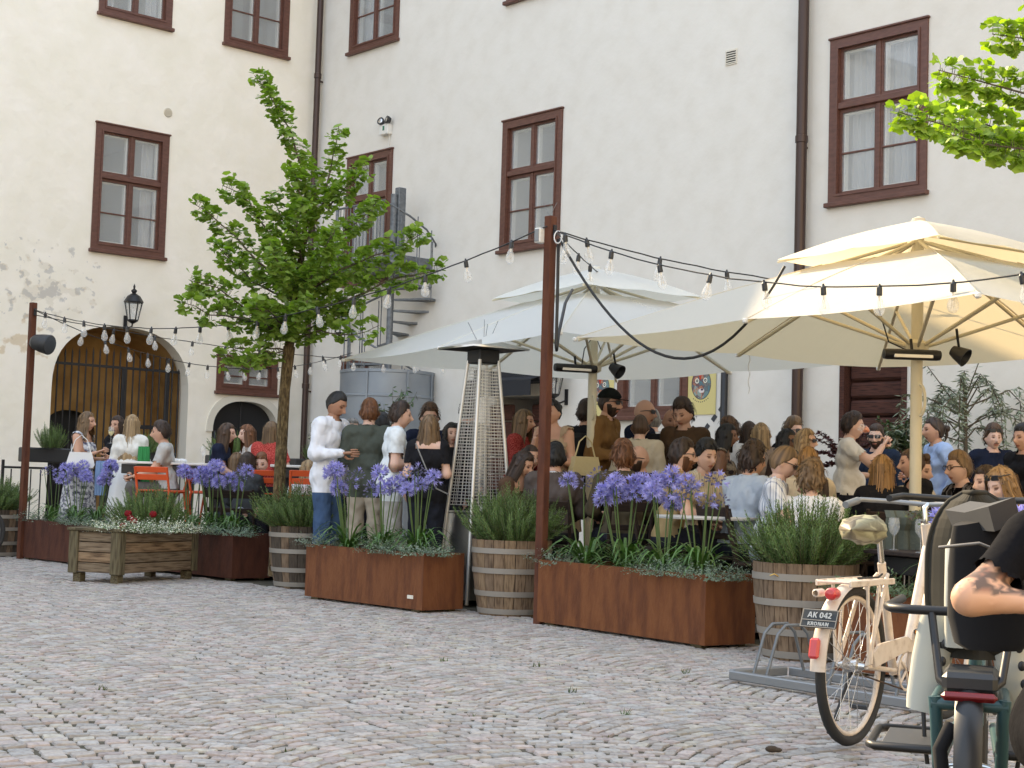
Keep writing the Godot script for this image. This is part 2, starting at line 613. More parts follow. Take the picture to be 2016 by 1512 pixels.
# a rectangular frame about the middle of its opening; t is the width of its members
func ring(b: MB, w: float, h: float, t: float, z0: float, z1: float, m := Vector3.ZERO) -> void:
	var o := [Vector2(-w / 2, -h / 2), Vector2(w / 2, -h / 2), Vector2(w / 2, h / 2), Vector2(-w / 2, h / 2)]
	var i := [Vector2(-w / 2 + t, -h / 2 + t), Vector2(w / 2 - t, -h / 2 + t), Vector2(w / 2 - t, h / 2 - t), Vector2(-w / 2 + t, h / 2 - t)]
	var keep := b.xf
	b.xf = b.xf * Transform3D(Basis(), m)
	for k in 4:
		var l := (k + 1) % 4
		var e := 0.004
		var f := func(q: Vector2, z: float) -> Vector3: return Vector3(q.x, q.y, z)
		b.quad(f.call(o[k], z1), f.call(o[l], z1), f.call(i[l], z1), f.call(i[k], z1))
		b.quad(f.call(o[l], z0), f.call(o[k], z0), f.call(i[k], z0), f.call(i[l], z0))
		b.quad(f.call(o[k], z0), f.call(o[l], z0), f.call(o[l], z1), f.call(o[k], z1))
		b.quad(f.call(i[l], z0), f.call(i[k], z0), f.call(i[k], z1), f.call(i[l], z1))
	b.xf = keep

# a wall sheet in the plane z = 0 with rectangular openings [x0, x1, y0, y1]; uvs span the plaster picture
func sheet(b: MB, x0: float, x1: float, y0: float, y1: float, holes: Array) -> void:
	var xs := [x0, x1]
	var ys := [y0, y1]
	for h in holes:
		for v in [h[0], h[1]]:
			if v > x0 and v < x1: xs.append(v)
		for v in [h[2], h[3]]:
			if v > y0 and v < y1: ys.append(v)
	xs.sort()
	ys.sort()
	for i in xs.size() - 1:
		for j in ys.size() - 1:
			if xs[i + 1] - xs[i] < 1e-4 or ys[j + 1] - ys[j] < 1e-4:
				continue
			var mx: float = (xs[i] + xs[i + 1]) / 2
			var my: float = (ys[j] + ys[j + 1]) / 2
			var open := false
			for h in holes:
				if mx > h[0] and mx < h[1] and my > h[2] and my < h[3]:
					open = true
			if open:
				continue
			var f := func(x: float, y: float) -> Vector2: return Vector2(1.0 + x / 10.24, 1.0 - y / 10.24)
			b.quad_uv(Vector3(xs[i], ys[j], 0), Vector3(xs[i + 1], ys[j], 0), Vector3(xs[i + 1], ys[j + 1], 0), Vector3(xs[i], ys[j + 1], 0), f.call(xs[i], ys[j]), f.call(xs[i + 1], ys[j]), f.call(xs[i + 1], ys[j + 1]), f.call(xs[i], ys[j + 1]))

# plaster left between an arched opening and the rectangle around it
func spandrel(b: MB, x0: float, x1: float, spring: float, apex: float) -> void:
	var n := 24
	var f := func(x: float, y: float) -> Vector2: return Vector2(1.0 + x / 10.24, 1.0 - y / 10.24)
	for k in n:
		var p := arch(x0, x1, spring, apex, float(k) / n)
		var q := arch(x0, x1, spring, apex, float(k + 1) / n)
		b.quad_uv(Vector3(p.x, p.y, 0), Vector3(q.x, q.y, 0), Vector3(q.x, apex, 0), Vector3(p.x, apex, 0), f.call(p.x, p.y), f.call(q.x, q.y), f.call(q.x, apex), f.call(p.x, apex))

func arch(x0: float, x1: float, spring: float, apex: float, t: float) -> Vector2:
	var a := PI * (1.0 - t)
	var c := cos(a)
	var s := sin(a)
	return Vector2((x0 + x1) / 2 + (x1 - x0) / 2 * signf(c) * pow(absf(c), 0.82), spring + (apex - spring) * pow(maxf(s, 0.0), 0.82))

# the soffit and jambs of an arched opening, from the wall back to z = -deep
func arch_lining(b: MB, x0: float, x1: float, foot: float, spring: float, apex: float, z0: float, z1: float) -> void:
	b.quad(Vector3(x0, foot, z1), Vector3(x0, foot, z0), Vector3(x0, spring, z0), Vector3(x0, spring, z1))
	b.quad(Vector3(x1, foot, z0), Vector3(x1, foot, z1), Vector3(x1, spring, z1), Vector3(x1, spring, z0))
	for k in 24:
		var p := arch(x0, x1, spring, apex, k / 24.0)
		var q := arch(x0, x1, spring, apex, (k + 1) / 24.0)
		b.quad(Vector3(p.x, p.y, z1), Vector3(p.x, p.y, z0), Vector3(q.x, q.y, z0), Vector3(q.x, q.y, z1))

# curtain: 0 none, 1 pulled to one side, 2 drawn across
func window(parent: Node3D, x: float, y0: float, y1: float, w: float, curtain := 0, cross := 0.60, bars := true) -> void:
	var h := y1 - y0
	var c := Vector3(x, (y0 + y1) / 2, 0)
	var b := MB.new()
	ring(b, w + 0.06, h + 0.06, 0.125, -0.16, 0.028)
	var win := put(b, "window", M.brown_paint, parent, c)
	b = MB.new()
	ring(b, w - 0.16, h - 0.16, 0.03, -0.02, 0.042)
	put(b, "inner_frame", M.brown_paint, win)
	b = MB.new()
	b.box(Vector3(0, -h / 2 - 0.035, 0.04), Vector3(w + 0.12, 0.06, 0.10), 0.008)
	put(b, "sill", M.brown_paint, win)
	b = MB.new()
	b.box(Vector3(0, h / 2 + 0.035, 0.022), Vector3(w + 0.10, 0.03, 0.06), 0.006)
	put(b, "drip_cap", M.brown_paint, win)
	var ow := w - 0.19
	var oh := h - 0.19
	var rows := [[-oh / 2, oh / 2]]
	if cross > 0.0:
		var ty := -oh / 2 + oh * cross
		b = MB.new()
		b.box(Vector3(0, ty, -0.02), Vector3(ow, 0.085, 0.10), 0.008)
		put(b, "transom", M.brown_paint, win)
		rows = [[-oh / 2, ty - 0.042], [ty + 0.042, oh / 2]]
	b = MB.new()
	b.box(Vector3(0, 0, -0.035), Vector3(0.06, oh, 0.06), 0.006)
	put(b, "mullion", M.brown_paint, win)
	for ri in rows.size():
		var rr: Array = rows[ri]
		for s: float in [-1.0, 1.0]:
			var sw := ow / 2 - 0.015
			var sh: float = rr[1] - rr[0]
			var m := Vector3(s * (ow / 4 + 0.005), (rr[0] + rr[1]) / 2, 0)
			b = MB.new()
			ring(b, sw, sh, 0.048, -0.075, -0.022, m)
			put(b, "sash", M.brown_paint, win)
			b = MB.new()
			ring(b, sw - 0.096, sh - 0.096, 0.022, -0.15, -0.08, m)
			put(b, "lining", M.white_paint, win)
			b = MB.new()
			b.box(m + Vector3(0, 0, -0.045), Vector3(sw - 0.094, sh - 0.094, 0.004))
			put(b, "pane", M.pane, win)
			if bars and ri == 0:
				b = MB.new()
				b.box(m + Vector3(0, -0.02, -0.036), Vector3(sw - 0.094, 0.024, 0.03), 0.004)
				put(b, "glazing_bar", M.brown_paint, win)
	# the room behind the panes
	b = MB.new()
	var hw := w / 2
	var hh := h / 2
	var zr := -3.0
	var z0 := -0.155
	b.quad(Vector3(-hw, -hh, zr), Vector3(hw, -hh, zr), Vector3(hw, hh, zr), Vector3(-hw, hh, zr))
	b.quad(Vector3(-hw, -hh, z0), Vector3(-hw, -hh, zr), Vector3(-hw, hh, zr), Vector3(-hw, hh, z0))
	b.quad(Vector3(hw, -hh, zr), Vector3(hw, -hh, z0), Vector3(hw, hh, z0), Vector3(hw, hh, zr))
	b.quad(Vector3(-hw, hh, zr), Vector3(hw, hh, zr), Vector3(hw, hh, z0), Vector3(-hw, hh, z0))
	b.quad(Vector3(-hw, -hh, z0), Vector3(hw, -hh, z0), Vector3(hw, -hh, zr), Vector3(-hw, -hh, zr))
	put(b, "room_interior", M.dark_room, win)
	if curtain > 0:
		for s: float in ([-1.0, 1.0] if curtain != 3 else [1.0]):
			b = MB.new()
			var n := 40
			var xa: float = 0.0 if curtain == 2 else 0.30
			for k in n:
				var q := []
				for e in [k, k + 1]:
					var t: float = xa + (hw - 0.08 - xa) * e / n
					q.append(Vector3(s * t, 0, -0.26 + 0.028 * sin(t * 62.0 + s) + 0.015 * sin(t * 27.0)))
				var up := Vector3(0, hh - 0.05, 0)
				if s > 0:
					b.quad(q[0] - up, q[1] - up, q[1] + up, q[0] + up)
				else:
					b.quad(q[1] - up, q[0] - up, q[0] + up, q[1] + up)
			put(b, "curtain", M.curtain, win)

func roof(parent: Node3D, x0: float, x1: float, eave: float) -> void:
	var b := MB.new()
	b.box(Vector3((x0 + x1) / 2, eave - 0.12, 0.1), Vector3(x1 - x0, 0.24, 0.3), 0.04)
	put(b, "cornice", M.render_edge, parent)
	b = MB.new()
	var prof := PackedVector2Array([Vector2(-0.3, eave), Vector2(5.5, eave + 2.4), Vector2(11.0, eave), Vector2(11.0, eave - 0.2), Vector2(-0.3, eave - 0.02)])
	b.xf = Transform3D(Basis(Vector3.UP, PI / 2), Vector3(0, 0, 0))
	b.slab(prof, x0, x1)
	put(b, "roof", mat("roof_tin", Color(0.10, 0.05, 0.04), 0.6), parent)
	b = MB.new()
	b.box(Vector3((x0 + x1) / 2, eave / 2, -10.8), Vector3(x1 - x0, eave, 0.3))
	b.box(Vector3(x0 + 0.15, eave / 2, -5.9), Vector3(0.3, eave, 9.4))
	b.box(Vector3(x1 - 0.15, eave / 2, -5.9), Vector3(0.3, eave, 9.4))
	put(b, "rear_wall", M.plaster_plain, parent)

func downpipe(parent: Node3D, x: float, top: float, r := 0.06) -> void:
	var b := MB.new()
	b.tube([Vector3(x, 0.15, 0.12), Vector3(x, top, 0.12)], r, 12)
	var p := put(b, "downpipe", M.pipe_brown, parent)
	for y in [0.9, 2.9, 5.9, 8.9, 11.9]:
		if y < top:
			b = MB.new()
			b.lathe([Vector2(r, y - 0.05), Vector2(r + 0.012, y - 0.045), Vector2(r + 0.012, y + 0.045), Vector2(r, y + 0.05)], 12)
			b.box(Vector3(0, y - 0.1, -0.08), Vector3(0.03, 0.03, 0.12))
			put(b, "bracket", M.pipe_brown, p, Vector3(x, 0, 0.12))

func wall_lantern(label: String, base: Transform3D) -> void:
	# a tapering six-sided lantern on a bracket; base is the middle of its glass
	var o := thing("wall_lantern", label, "lantern", base.origin)
	o.basis = base.basis
	var b := MB.new()
	b.lathe([Vector2(0.09, -0.17), Vector2(0.15, 0.14)], 6)
	put(b, "glass", M.pane, o)
	b = MB.new()
	for k in 6:
		var a := TAU * k / 6
		b.tube([Vector3(sin(a) * 0.09, -0.17, cos(a) * 0.09), Vector3(sin(a) * 0.152, 0.14, cos(a) * 0.152)], 0.008, 5)
	b.lathe([Vector2(0.0, -0.24), Vector2(0.03, -0.23), Vector2(0.09, -0.19), Vector2(0.095, -0.165), Vector2(0.0, -0.165)], 6)
	put(b, "cage", M.black_metal, o)
	b = MB.new()
	b.lathe([Vector2(0.165, 0.13), Vector2(0.17, 0.15), Vector2(0.11, 0.25), Vector2(0.05, 0.29), Vector2(0.03, 0.30), Vector2(0.05, 0.33), Vector2(0.05, 0.35), Vector2(0.015, 0.38), Vector2(0.02, 0.42), Vector2(0.0, 0.47)], 6)
	put(b, "cap", M.black_metal, o)
	b = MB.new()
	b.tube([Vector3(0, -0.2, 0), Vector3(0, -0.28, -0.02), Vector3(0, -0.30, -0.14), Vector3(0, -0.25, -0.27)], 0.014, 6)
	b.box(Vector3(0, -0.2, -0.27), Vector3(0.07, 0.25, 0.02), 0.004)
	put(b, "bracket", M.black_metal, o)
	b = MB.new()
	b.lathe([Vector2(0.0, -0.1), Vector2(0.025, -0.06), Vector2(0.028, 0.0), Vector2(0.012, 0.05), Vector2(0, 0.06)], 8)
	put(b, "lamp", M.bulb_glass, o)

func buildings() -> void:
	var b: MB
	# ---- the building with the gateway
	var L := thing("gateway_building", "cream plastered building with an arched gateway behind iron bars", "building", CORNER)
	L.basis = Basis(Vector3.UP, deg_to_rad(41.6))
	b = MB.new()
	sheet(b, -42.0, 0.0, 0.0, 13.2, [[-4.50, -3.13, 5.02, 7.21], [-4.56, -3.19, 9.2, 11.4], [-2.04, -0.69, 9.2, 11.4], [-1.89, -0.63, 2.71, 3.33], [-1.96, -0.56, 0.0, 2.54], [-5.11, -2.48, 0.0, 3.70]])
	spandrel(b, -1.96, -0.56, 1.95, 2.54)
	spandrel(b, -5.11, -2.48, 2.55, 3.70)
	put(b, "wall", M.plaster_front, L)
	window(L, -3.815, 5.02, 7.21, 1.37, 3)
	window(L, -3.875, 9.2, 11.4, 1.37, 1)
	window(L, -1.365, 9.2, 11.4, 1.35, 0)
	window(L, -1.26, 2.71, 3.33, 1.26, 0, 0.0)
	roof(L, -42.0, 0.2, 13.2)
	# gateway: soffit, inner walls, small dark archway in the back wall
	b = MB.new()
	arch_lining(b, -5.11, -2.48, 0.0, 2.55, 3.70, -0.32, 0.0)
	put(b, "gateway_jamb", M.render_edge, L)
	b = MB.new()
	arch_lining(b, -5.11, -2.48, 0.0, 2.55, 3.70, -1.5, -0.32)
	b.xf = Transform3D(Basis(), Vector3(0, 0, -1.5))
	sheet(b, -5.2, -2.4, 0.0, 3.8, [[-4.55, -3.55, 0.0, 2.25]])
	spandrel(b, -4.55, -3.55, 1.7, 2.25)
	put(b, "gateway_vault", M.ochre, L)
	b = MB.new()
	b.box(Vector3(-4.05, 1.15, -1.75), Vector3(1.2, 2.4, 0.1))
	put(b, "archway_dark_panel", M.black_metal, L)  # black panel stands in for the dark inside the small archway
	b = MB.new()
	for k in 6:
		b.box(Vector3(-5.06 + 0.01, 1.0, -0.5 - k * 0.12), Vector3(0.05, 1.9, 0.09), 0.01)
	put(b, "side_slats", M.shutter_wood, L)
	# plaster surround of the gateway and of the cellar door
	for e in [[-5.11, -2.48, 2.55, 3.70, 0.0, 0.0], [-1.96, -0.56, 1.95, 2.54, 0.13, 0.03]]:
		if e[5] > 0.0:
			b = MB.new()
			for k in 24:
				var p := arch(e[0], e[1], e[2], e[3], k / 24.0)
				var q := arch(e[0], e[1], e[2], e[3], (k + 1) / 24.0)
				var p2 := arch(e[0] - e[4], e[1] + e[4], e[2], e[3] + e[4], k / 24.0)
				var q2 := arch(e[0] - e[4], e[1] + e[4], e[2], e[3] + e[4], (k + 1) / 24.0)
				b.quad(Vector3(p.x, p.y, e[5]), Vector3(q.x, q.y, e[5]), Vector3(q2.x, q2.y, e[5]), Vector3(p2.x, p2.y, e[5]))
				b.quad(Vector3(p2.x, p2.y, e[5]), Vector3(q2.x, q2.y, e[5]), Vector3(q2.x, q2.y, 0), Vector3(p2.x, p2.y, 0))
				b.quad(Vector3(q.x, q.y, e[5]), Vector3(p.x, p.y, e[5]), Vector3(p.x, p.y, -0.2), Vector3(q.x, q.y, -0.2))
			put(b, "arch_moulding", M.render_edge, L)
	b = MB.new()
	b.box(Vector3(-1.62, 1.3, -0.21), Vector3(0.7, 2.6, 0.06), 0.01)
	var door := put(b, "cellar_door", M.black_metal, L)
	b = MB.new()
	b.box(Vector3(-0.91, 1.3, -0.21), Vector3(0.7, 2.6, 0.06), 0.01)
	put(b, "cellar_door", M.black_metal, L)
	b = MB.new()
	for x: float in [-1.92, -0.62]:
		b.tube([Vector3(x, 1.95, -0.1), Vector3(x, 1.95, 0.03), Vector3(x, 1.80, 0.05)], 0.03, 6)
	put(b, "hinge", M.black_metal, door)
	# iron gate
	var gate := thing("iron_gate", "tall black iron bar gate closing the arched gateway", "gate", CORNER)
	gate.basis = L.basis
	for k in 20:
		var x := -5.03 + k * 0.1305
		var top := 3.17 + 0.08 * sin(PI * k / 19.0)
		if absf(x + 3.795) > 1.2:
			top = 3.02
		b = MB.new()
		b.tube([Vector3(x, 0.05, -0.25), Vector3(x, top, -0.25), Vector3(x, top + 0.09, -0.25)], [0.016, 0.016, 0.001], 5)
		put(b, "bar", M.black_metal, gate)
	for e in [[-3.795, 3.0, 2.56, 0.045], [-3.795, 0.3, 2.56, 0.05], [-3.18, 1.97, 0.86, 0.07]]:
		b = MB.new()
		b.box(Vector3(e[0], e[1], -0.25), Vector3(e[2], e[3], 0.035))
		put(b, "rail", M.black_metal, gate)
	for x: float in [-3.65, -2.78]:
		b = MB.new()
		b.box(Vector3(x, 1.55, -0.25), Vector3(0.075, 2.9, 0.055), 0.006)
		put(b, "door_post", M.black_metal, gate)
	wall_lantern("black lantern on the wall above the arched gateway", Transform3D(L.basis, L.transform * Vector3(-3.81, 3.98, 0.30)))
	b = MB.new()
	b.lathe([Vector2(0.0, 0.02), Vector2(0.075, 0.02), Vector2(0.085, 0.01), Vector2(0.085, 0.0)], 20)
	for y: float in [-0.028, 0.0, 0.028]:
		b.box(Vector3(0, 0.022, y), Vector3(0.13, 0.008, 0.012))
	var v := put(b, "vent_cover", mat("vent_cream", Color(0.55, 0.50, 0.40), 0.7), L, Vector3(-3.15, 7.66, 0.0), Basis(Vector3.RIGHT, PI / 2))
	# ---- the rear building
	var R := thing("rear_building", "pale grey plastered building with brown framed windows and posters", "building", CORNER)
	R.basis = Basis(Vector3.UP, deg_to_rad(-48.4))
	b = MB.new()
	sheet(b, 0.0, 11.98, 0.0, 13.2, [[1.15, 2.62, 9.2, 11.4], [5.66, 7.06, 9.2, 11.4], [1.24, 2.58, 4.78, 7.13], [5.67, 7.05, 4.99, 7.13], [1.29, 2.61, 1.1, 3.38], [5.66, 7.05, 0.0, 2.56], [8.49, 9.85, 2.2, 3.5]])
	put(b, "wall", M.plaster_rear, R)
	window(R, 1.885, 9.2, 11.4, 1.47, 1)
	window(R, 6.36, 9.2, 11.4, 1.40, 0)
	window(R, 1.91, 4.78, 7.13, 1.34, 1, 0.68, false)
	window(R, 6.36, 4.99, 7.13, 1.38, 3)
	window(R, 1.95, 1.1, 3.38, 1.32, 0)
	window(R, 9.17, 2.2, 3.5, 1.36, 0, 0.0)
	roof(R, -0.2, 11.98, 13.2)
	downpipe(R, 0.26, 13.0)
	downpipe(R, 11.93, 13.0, 0.075)
	b = MB.new()
	b.tube([Vector3(10.62, 0.0, 0.08), Vector3(10.62, 2.95, 0.08), Vector3(10.62, 3.0, 0.0)], 0.055, 10)
	put(b, "drain_pipe", M.black_metal, R)
	# emergency lamp, vents, doorway
	b = MB.new()
	b.box(Vector3(0, 0, 0.055), Vector3(0.26, 0.19, 0.11), 0.012)
	var em := put(b, "emergency_light", M.white_paint, R, Vector3(2.42, 7.52, 0.0))
	for s: float in [-1.0, 1.0]:
		b = MB.new()
		b.xf = Transform3D(Basis(Vector3.RIGHT, PI / 2 - 0.2) * Basis(Vector3.BACK, s * 0.3), Vector3(0.1 * s + 0.02, 0.16, 0.10))
		b.lathe([Vector2(0.0, -0.06), Vector2(0.05, -0.05), Vector2(0.07, 0.0), Vector2(0.072, 0.03), Vector2(0.062, 0.035), Vector2(0.0, 0.02)], 14)
		put(b, "spot_head", M.black_plastic, em)
		b = MB.new()
		b.xf = Transform3D(Basis(Vector3.RIGHT, PI / 2 - 0.2) * Basis(Vector3.BACK, s * 0.3), Vector3(0.1 * s + 0.02, 0.16, 0.10))
		b.ball(Vector3(0, 0.022, 0), Vector3(0.055, 0.016, 0.055), 12, 6)
		put(b, "lens", M.chrome, em)
	b = MB.new()
	b.box(Vector3(0.01, 0.02, 0.112), Vector3(0.05, 0.08, 0.004))
	put(b, "pictogram", mat("sign_green", Color(0.02, 0.16, 0.09), 0.5), em)
	b = MB.new()
	b.tube([Vector3(0.08, -0.09, 0.03), Vector3(0.07, -0.14, 0.012), Vector3(0.06, -0.42, 0.012)], 0.012, 6)
	put(b, "lead", M.white_paint, em)
	for e in [[10.56, 7.32, 0.21, 0.22, 6], [0.06, 3.55, 0.2, 0.22, 6]]:
		b = MB.new()
		ring(b, e[2], e[3], 0.015, 0.0, 0.015)
		var vent := put(b, "air_vent", M.render_edge, R, Vector3(e[0], e[1], 0))
		b = MB.new()
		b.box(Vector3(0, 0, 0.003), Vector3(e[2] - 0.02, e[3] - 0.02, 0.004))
		put(b, "vent_shade_sheet", M.black_metal, vent)  # black sheet stands in for the shade behind the slats
		for k in e[4]:
			b = MB.new()
			b.box(Vector3(0, -e[3] / 2 + 0.03 + k * (e[3] - 0.05) / (e[4] - 1), 0.012), Vector3(e[2] - 0.03, 0.014, 0.016))
			put(b, "slat", M.render_edge, vent)
	b = MB.new()
	b.quad(Vector3(5.66, 0, -3.5), Vector3(7.05, 0, -3.5), Vector3(7.05, 2.6, -3.5), Vector3(5.66, 2.6, -3.5))
	b.quad(Vector3(5.66, 0, 0), Vector3(5.66, 0, -3.5), Vector3(5.66, 2.6, -3.5), Vector3(5.66, 2.6, 0))
	b.quad(Vector3(7.05, 0, -3.5), Vector3(7.05, 0, 0), Vector3(7.05, 2.6, 0), Vector3(7.05, 2.6, -3.5))
	b.quad(Vector3(5.66, 2.56, -3.5), Vector3(7.05, 2.56, -3.5), Vector3(7.05, 2.56, 0), Vector3(5.66, 2.56, 0))
	put(b, "doorway", M.dark_room, R)
	b = MB.new()
	b.box(Vector3(6.36, 2.92, 0.22), Vector3(1.62, 0.34, 0.42), 0.03)
	var aw := put(b, "awning", mat("awning_black", Color(0.014, 0.016, 0.022), 0.7), R)
	b = MB.new()
	b.slab(PackedVector2Array([Vector2(0.05, 2.74), Vector2(0.62, 2.55), Vector2(0.62, 2.30), Vector2(0.605, 2.30), Vector2(0.605, 2.54), Vector2(0.05, 2.72)]), -0.8, 0.8)
	var val := put(b, "valance", M.awning_black, aw, Vector3(6.36, 0.22, 0), Basis(Vector3.UP, -PI / 2))
	for e in [[5.93, 0.2], [6.78, 0.03]]:
		var sh := Node3D.new()
		sh.name = "door_leaf"
		R.add_child(sh, true)
		for k in 8:
			b = MB.new()
			b.box(Vector3(e[0], 0.3 + k * 0.285, e[1] - 0.1), Vector3(0.62, 0.265, 0.05), 0.03)
			put(b, "board", M.shutter_wood, sh)
	posters(R)
	wall_lantern("black lantern beside the dark awning of the rear building", Transform3D(R.basis, R.transform * Vector3(7.34, 2.72, 0.28)))
	wall_lantern("black lantern behind the spiral staircase", Transform3D(R.basis, R.transform * Vector3(1.55, 4.0, 0.28)))
	# ---- the side building
	var S := thing("side_building", "beige plastered building with a curtained window and panelled brown door", "building", CORNER)
	S.basis = R.basis
	b = MB.new()
	sheet(b, 11.98, 48.0, 0.0, 13.2, [[12.34, 13.80, 4.99, 7.18], [12.56, 13.55, 0.0, 3.28]])
	put(b, "wall", M.plaster_side, S)
	window(S, 13.07, 4.99, 7.18, 1.46, 2, 0.60)
	roof(S, 11.98, 48.0, 13.2)
	b = MB.new()
	ring(b, 1.03, 3.36, 0.075, -0.16, 0.02)
	var fr := put(b, "door_frame", M.shutter_wood, S, Vector3(13.055, 1.62, 0))
	b = MB.new()
	b.box(Vector3(13.055, 2.90, -0.06), Vector3(0.9, 0.09, 0.12), 0.01)
	put(b, "transom", M.shutter_wood, S)
	for k in 4:
		b = MB.new()
		b.box(Vector3(12.74 + k * 0.21, 3.08, -0.08), Vector3(0.19, 0.26, 0.006))
		put(b, "fanlight_pane", M.pane, S)
		b = MB.new()
		b.box(Vector3(12.635 + k * 0.21, 3.08, -0.07), Vector3(0.025, 0.28, 0.03))
		put(b, "glazing_bar", M.brown_paint, S)
	b = MB.new()
	b.box(Vector3(13.055, 3.08, -0.6), Vector3(0.95, 0.4, 0.02))
	b.box(Vector3(13.055, 1.43, -0.17), Vector3(0.95, 2.9, 0.02))
	put(b, "door_backing", M.shutter_wood, S)
	var lf := Node3D.new()
	lf.name = "panelled_door"
	S.add_child(lf, true)
	for k in 12:
		b = MB.new()
		b.box(Vector3(13.055, 0.16 + k * 0.232, -0.12), Vector3(0.86, 0.205, 0.07), 0.032)
		put(b, "board", M.shutter_wood, lf)
	# ---- the sunlit wing on the far side of the courtyard, behind the camera: it throws warm light back
	var B := thing("opposite_building", "sunlit cream building closing the courtyard opposite the gateway", "building", CORNER + Vector3(0.664, 0, 0.748) * 35.0 + Vector3(0.748, 0, -0.664) * 14.0)
	B.basis = Basis(Vector3.UP, deg_to_rad(41.6 + 180.0))
	b = MB.new()
	var holes := []
	for x in range(2, 40, 4):
		holes.append([float(x), x + 1.4, 5.0, 7.2])
		holes.append([float(x), x + 1.4, 9.2, 11.4])
	sheet(b, 0.0, 44.0, 0.0, 13.2, holes)
	put(b, "wall", M.plaster_plain, B)
	b = MB.new()
	b.box(Vector3(22, 6.6, -0.4), Vector3(44, 13.2, 0.1))
	put(b, "rear_wall", M.dark_room, B)

func posters(R: Node3D) -> void:
	# a yellow bill with red flourishes over a round patchwork face
	var w := 0.56
	var h := 1.0
	var im := Image.create(224, 400, false, Image.FORMAT_RGB8)
	im.fill(Color(0.83, 0.78, 0.53))
	var cs := [Color(0.33, 0.48, 0.52), Color(0.45, 0.33, 0.34), Color(0.71, 0.49, 0.37), Color(0.55, 0.62, 0.60), Color(0.42, 0.38, 0.40)]
	var f := FastNoiseLite.new()
	f.seed = 8
	f.noise_type = FastNoiseLite.TYPE_CELLULAR
	f.cellular_return_type = FastNoiseLite.RETURN_CELL_VALUE
	f.frequency = 0.028
	for y in range(130, 320):
		for x in range(20, 204):
			var d := Vector2((x - 112) / 74.0, (y - 225) / 88.0).length()
			if d > 1.0:
				continue
			var q := f.get_noise_2d(x, y)
			var c: Color = cs[int(clampf((q + 1.0) * 2.5, 0, 4))]
			if x > 132: c = c.lerp(cs[0], 0.55)
			if d > 0.95: c = Color(0.2, 0.17, 0.18)
			if absf(x - 104) < (205 - y) * 0.35 and y < 200: c = Color(0.72, 0.22, 0.12)
			for e in [[80, 205], [142, 203]]:
				var r := Vector2(x - e[0], y - e[1]).length()
				if r < 15: c = Color(0.92, 0.91, 0.85)
				if r < 9: c = Color(0.22, 0.2, 0.2)
				if r < 4: c = Color(0.8, 0.8, 0.75)
			if Vector2((x - 114) / 22.0, (y - 262) / 13.0).length() < 1.0: c = Color(0.86, 0.83, 0.82)
			if Vector2((x - 118) / 10.0, (y - 256) / 6.0).length() < 1.0: c = Color(0.3, 0.27, 0.32)
			im.set_pixel(x, y, c)
	for row in 2:
		for k in 7:
			var cx := 62.0 + k * 17.0
			var cy := 62.0 + row * 38.0 + absf(k - 3.0) * (6.0 if row == 1 else -4.0)
			var lean := (k - 3.0) * 0.28 * (1.0 if row == 0 else -1.0)
			for y in range(int(cy) - 19, int(cy) + 19):
				for x in range(int(cx) - 16, int(cx) + 16):
					var p := Vector2(x - cx, y - cy).rotated(-lean)
					var bend := 4.0 * sin(p.y * 0.18 + k)
					if absf(p.x - bend) < 4.2 * (1.0 - pow(absf(p.y) / 19.0, 2.0)) + 0.8:
						im.set_pixel(x, y, Color(0.80, 0.20, 0.10))
	for k in 9:
		var a := PI * (0.30 + 0.40 * k / 8.0)
		im.fill_rect(Rect2i(int(112 + 92 * cos(a)) - 4, int(225 + 103 * sin(a)) - 3, 6, 6), Color(0.2, 0.18, 0.15))
	var m := mat("poster_print", Color(1, 1, 1), 0.8)
	m.albedo_texture = ImageTexture.create_from_image(im)
	m.cull_mode = BaseMaterial3D.CULL_DISABLED
	for e in [[8.10, "yellow poster of a patchwork face behind the man in the black cap"], [10.13, "yellow poster of a patchwork face beside the black drain pipe"]]:
		var b := MB.new()
		b.quad_uv(Vector3(-w / 2, -h / 2, 0), Vector3(w / 2, -h / 2, 0), Vector3(w / 2, h / 2, 0), Vector3(-w / 2, h / 2, 0), Vector2(0, 1), Vector2(1, 1), Vector2(1, 0), Vector2(0, 0))
		var o := put(b, numbered("poster"), m, self)
		o.transform = Transform3D(R.basis, R.transform * Vector3(e[0], 2.70, 0.012))
		tag(o, e[1], "poster", "posters on the rear building")
		# small dark stickers below it
		for k in 3:
			b = MB.new()
			b.box(Vector3.ZERO, Vector3(0.07, 0.10, 0.003))
			var st := put(b, numbered("sticker"), M.grille, self)
			st.transform = Transform3D(R.basis * Basis(Vector3.BACK, -0.7), R.transform * Vector3(e[0] + 0.12 + k * 0.13, 2.02 + k * 0.13, 0.006))
			tag(st, "%s of three small dark stickers below the poster %s" % [["lowest", "middle", "topmost"][k], "behind the man in the cap" if e[0] < 9.0 else "beside the drain pipe"], "sticker", "stickers below the posters")

# ---------------------------------------------------------------- people
# The face looks along +z. Head vertices are computed once and shared by all guests.
const LON := 56
const LAT := 40
var head_p := PackedVector3Array()
var head_c := PackedColorArray()
var hand_p := PackedVector3Array()
var hand_n := PackedVector3Array()

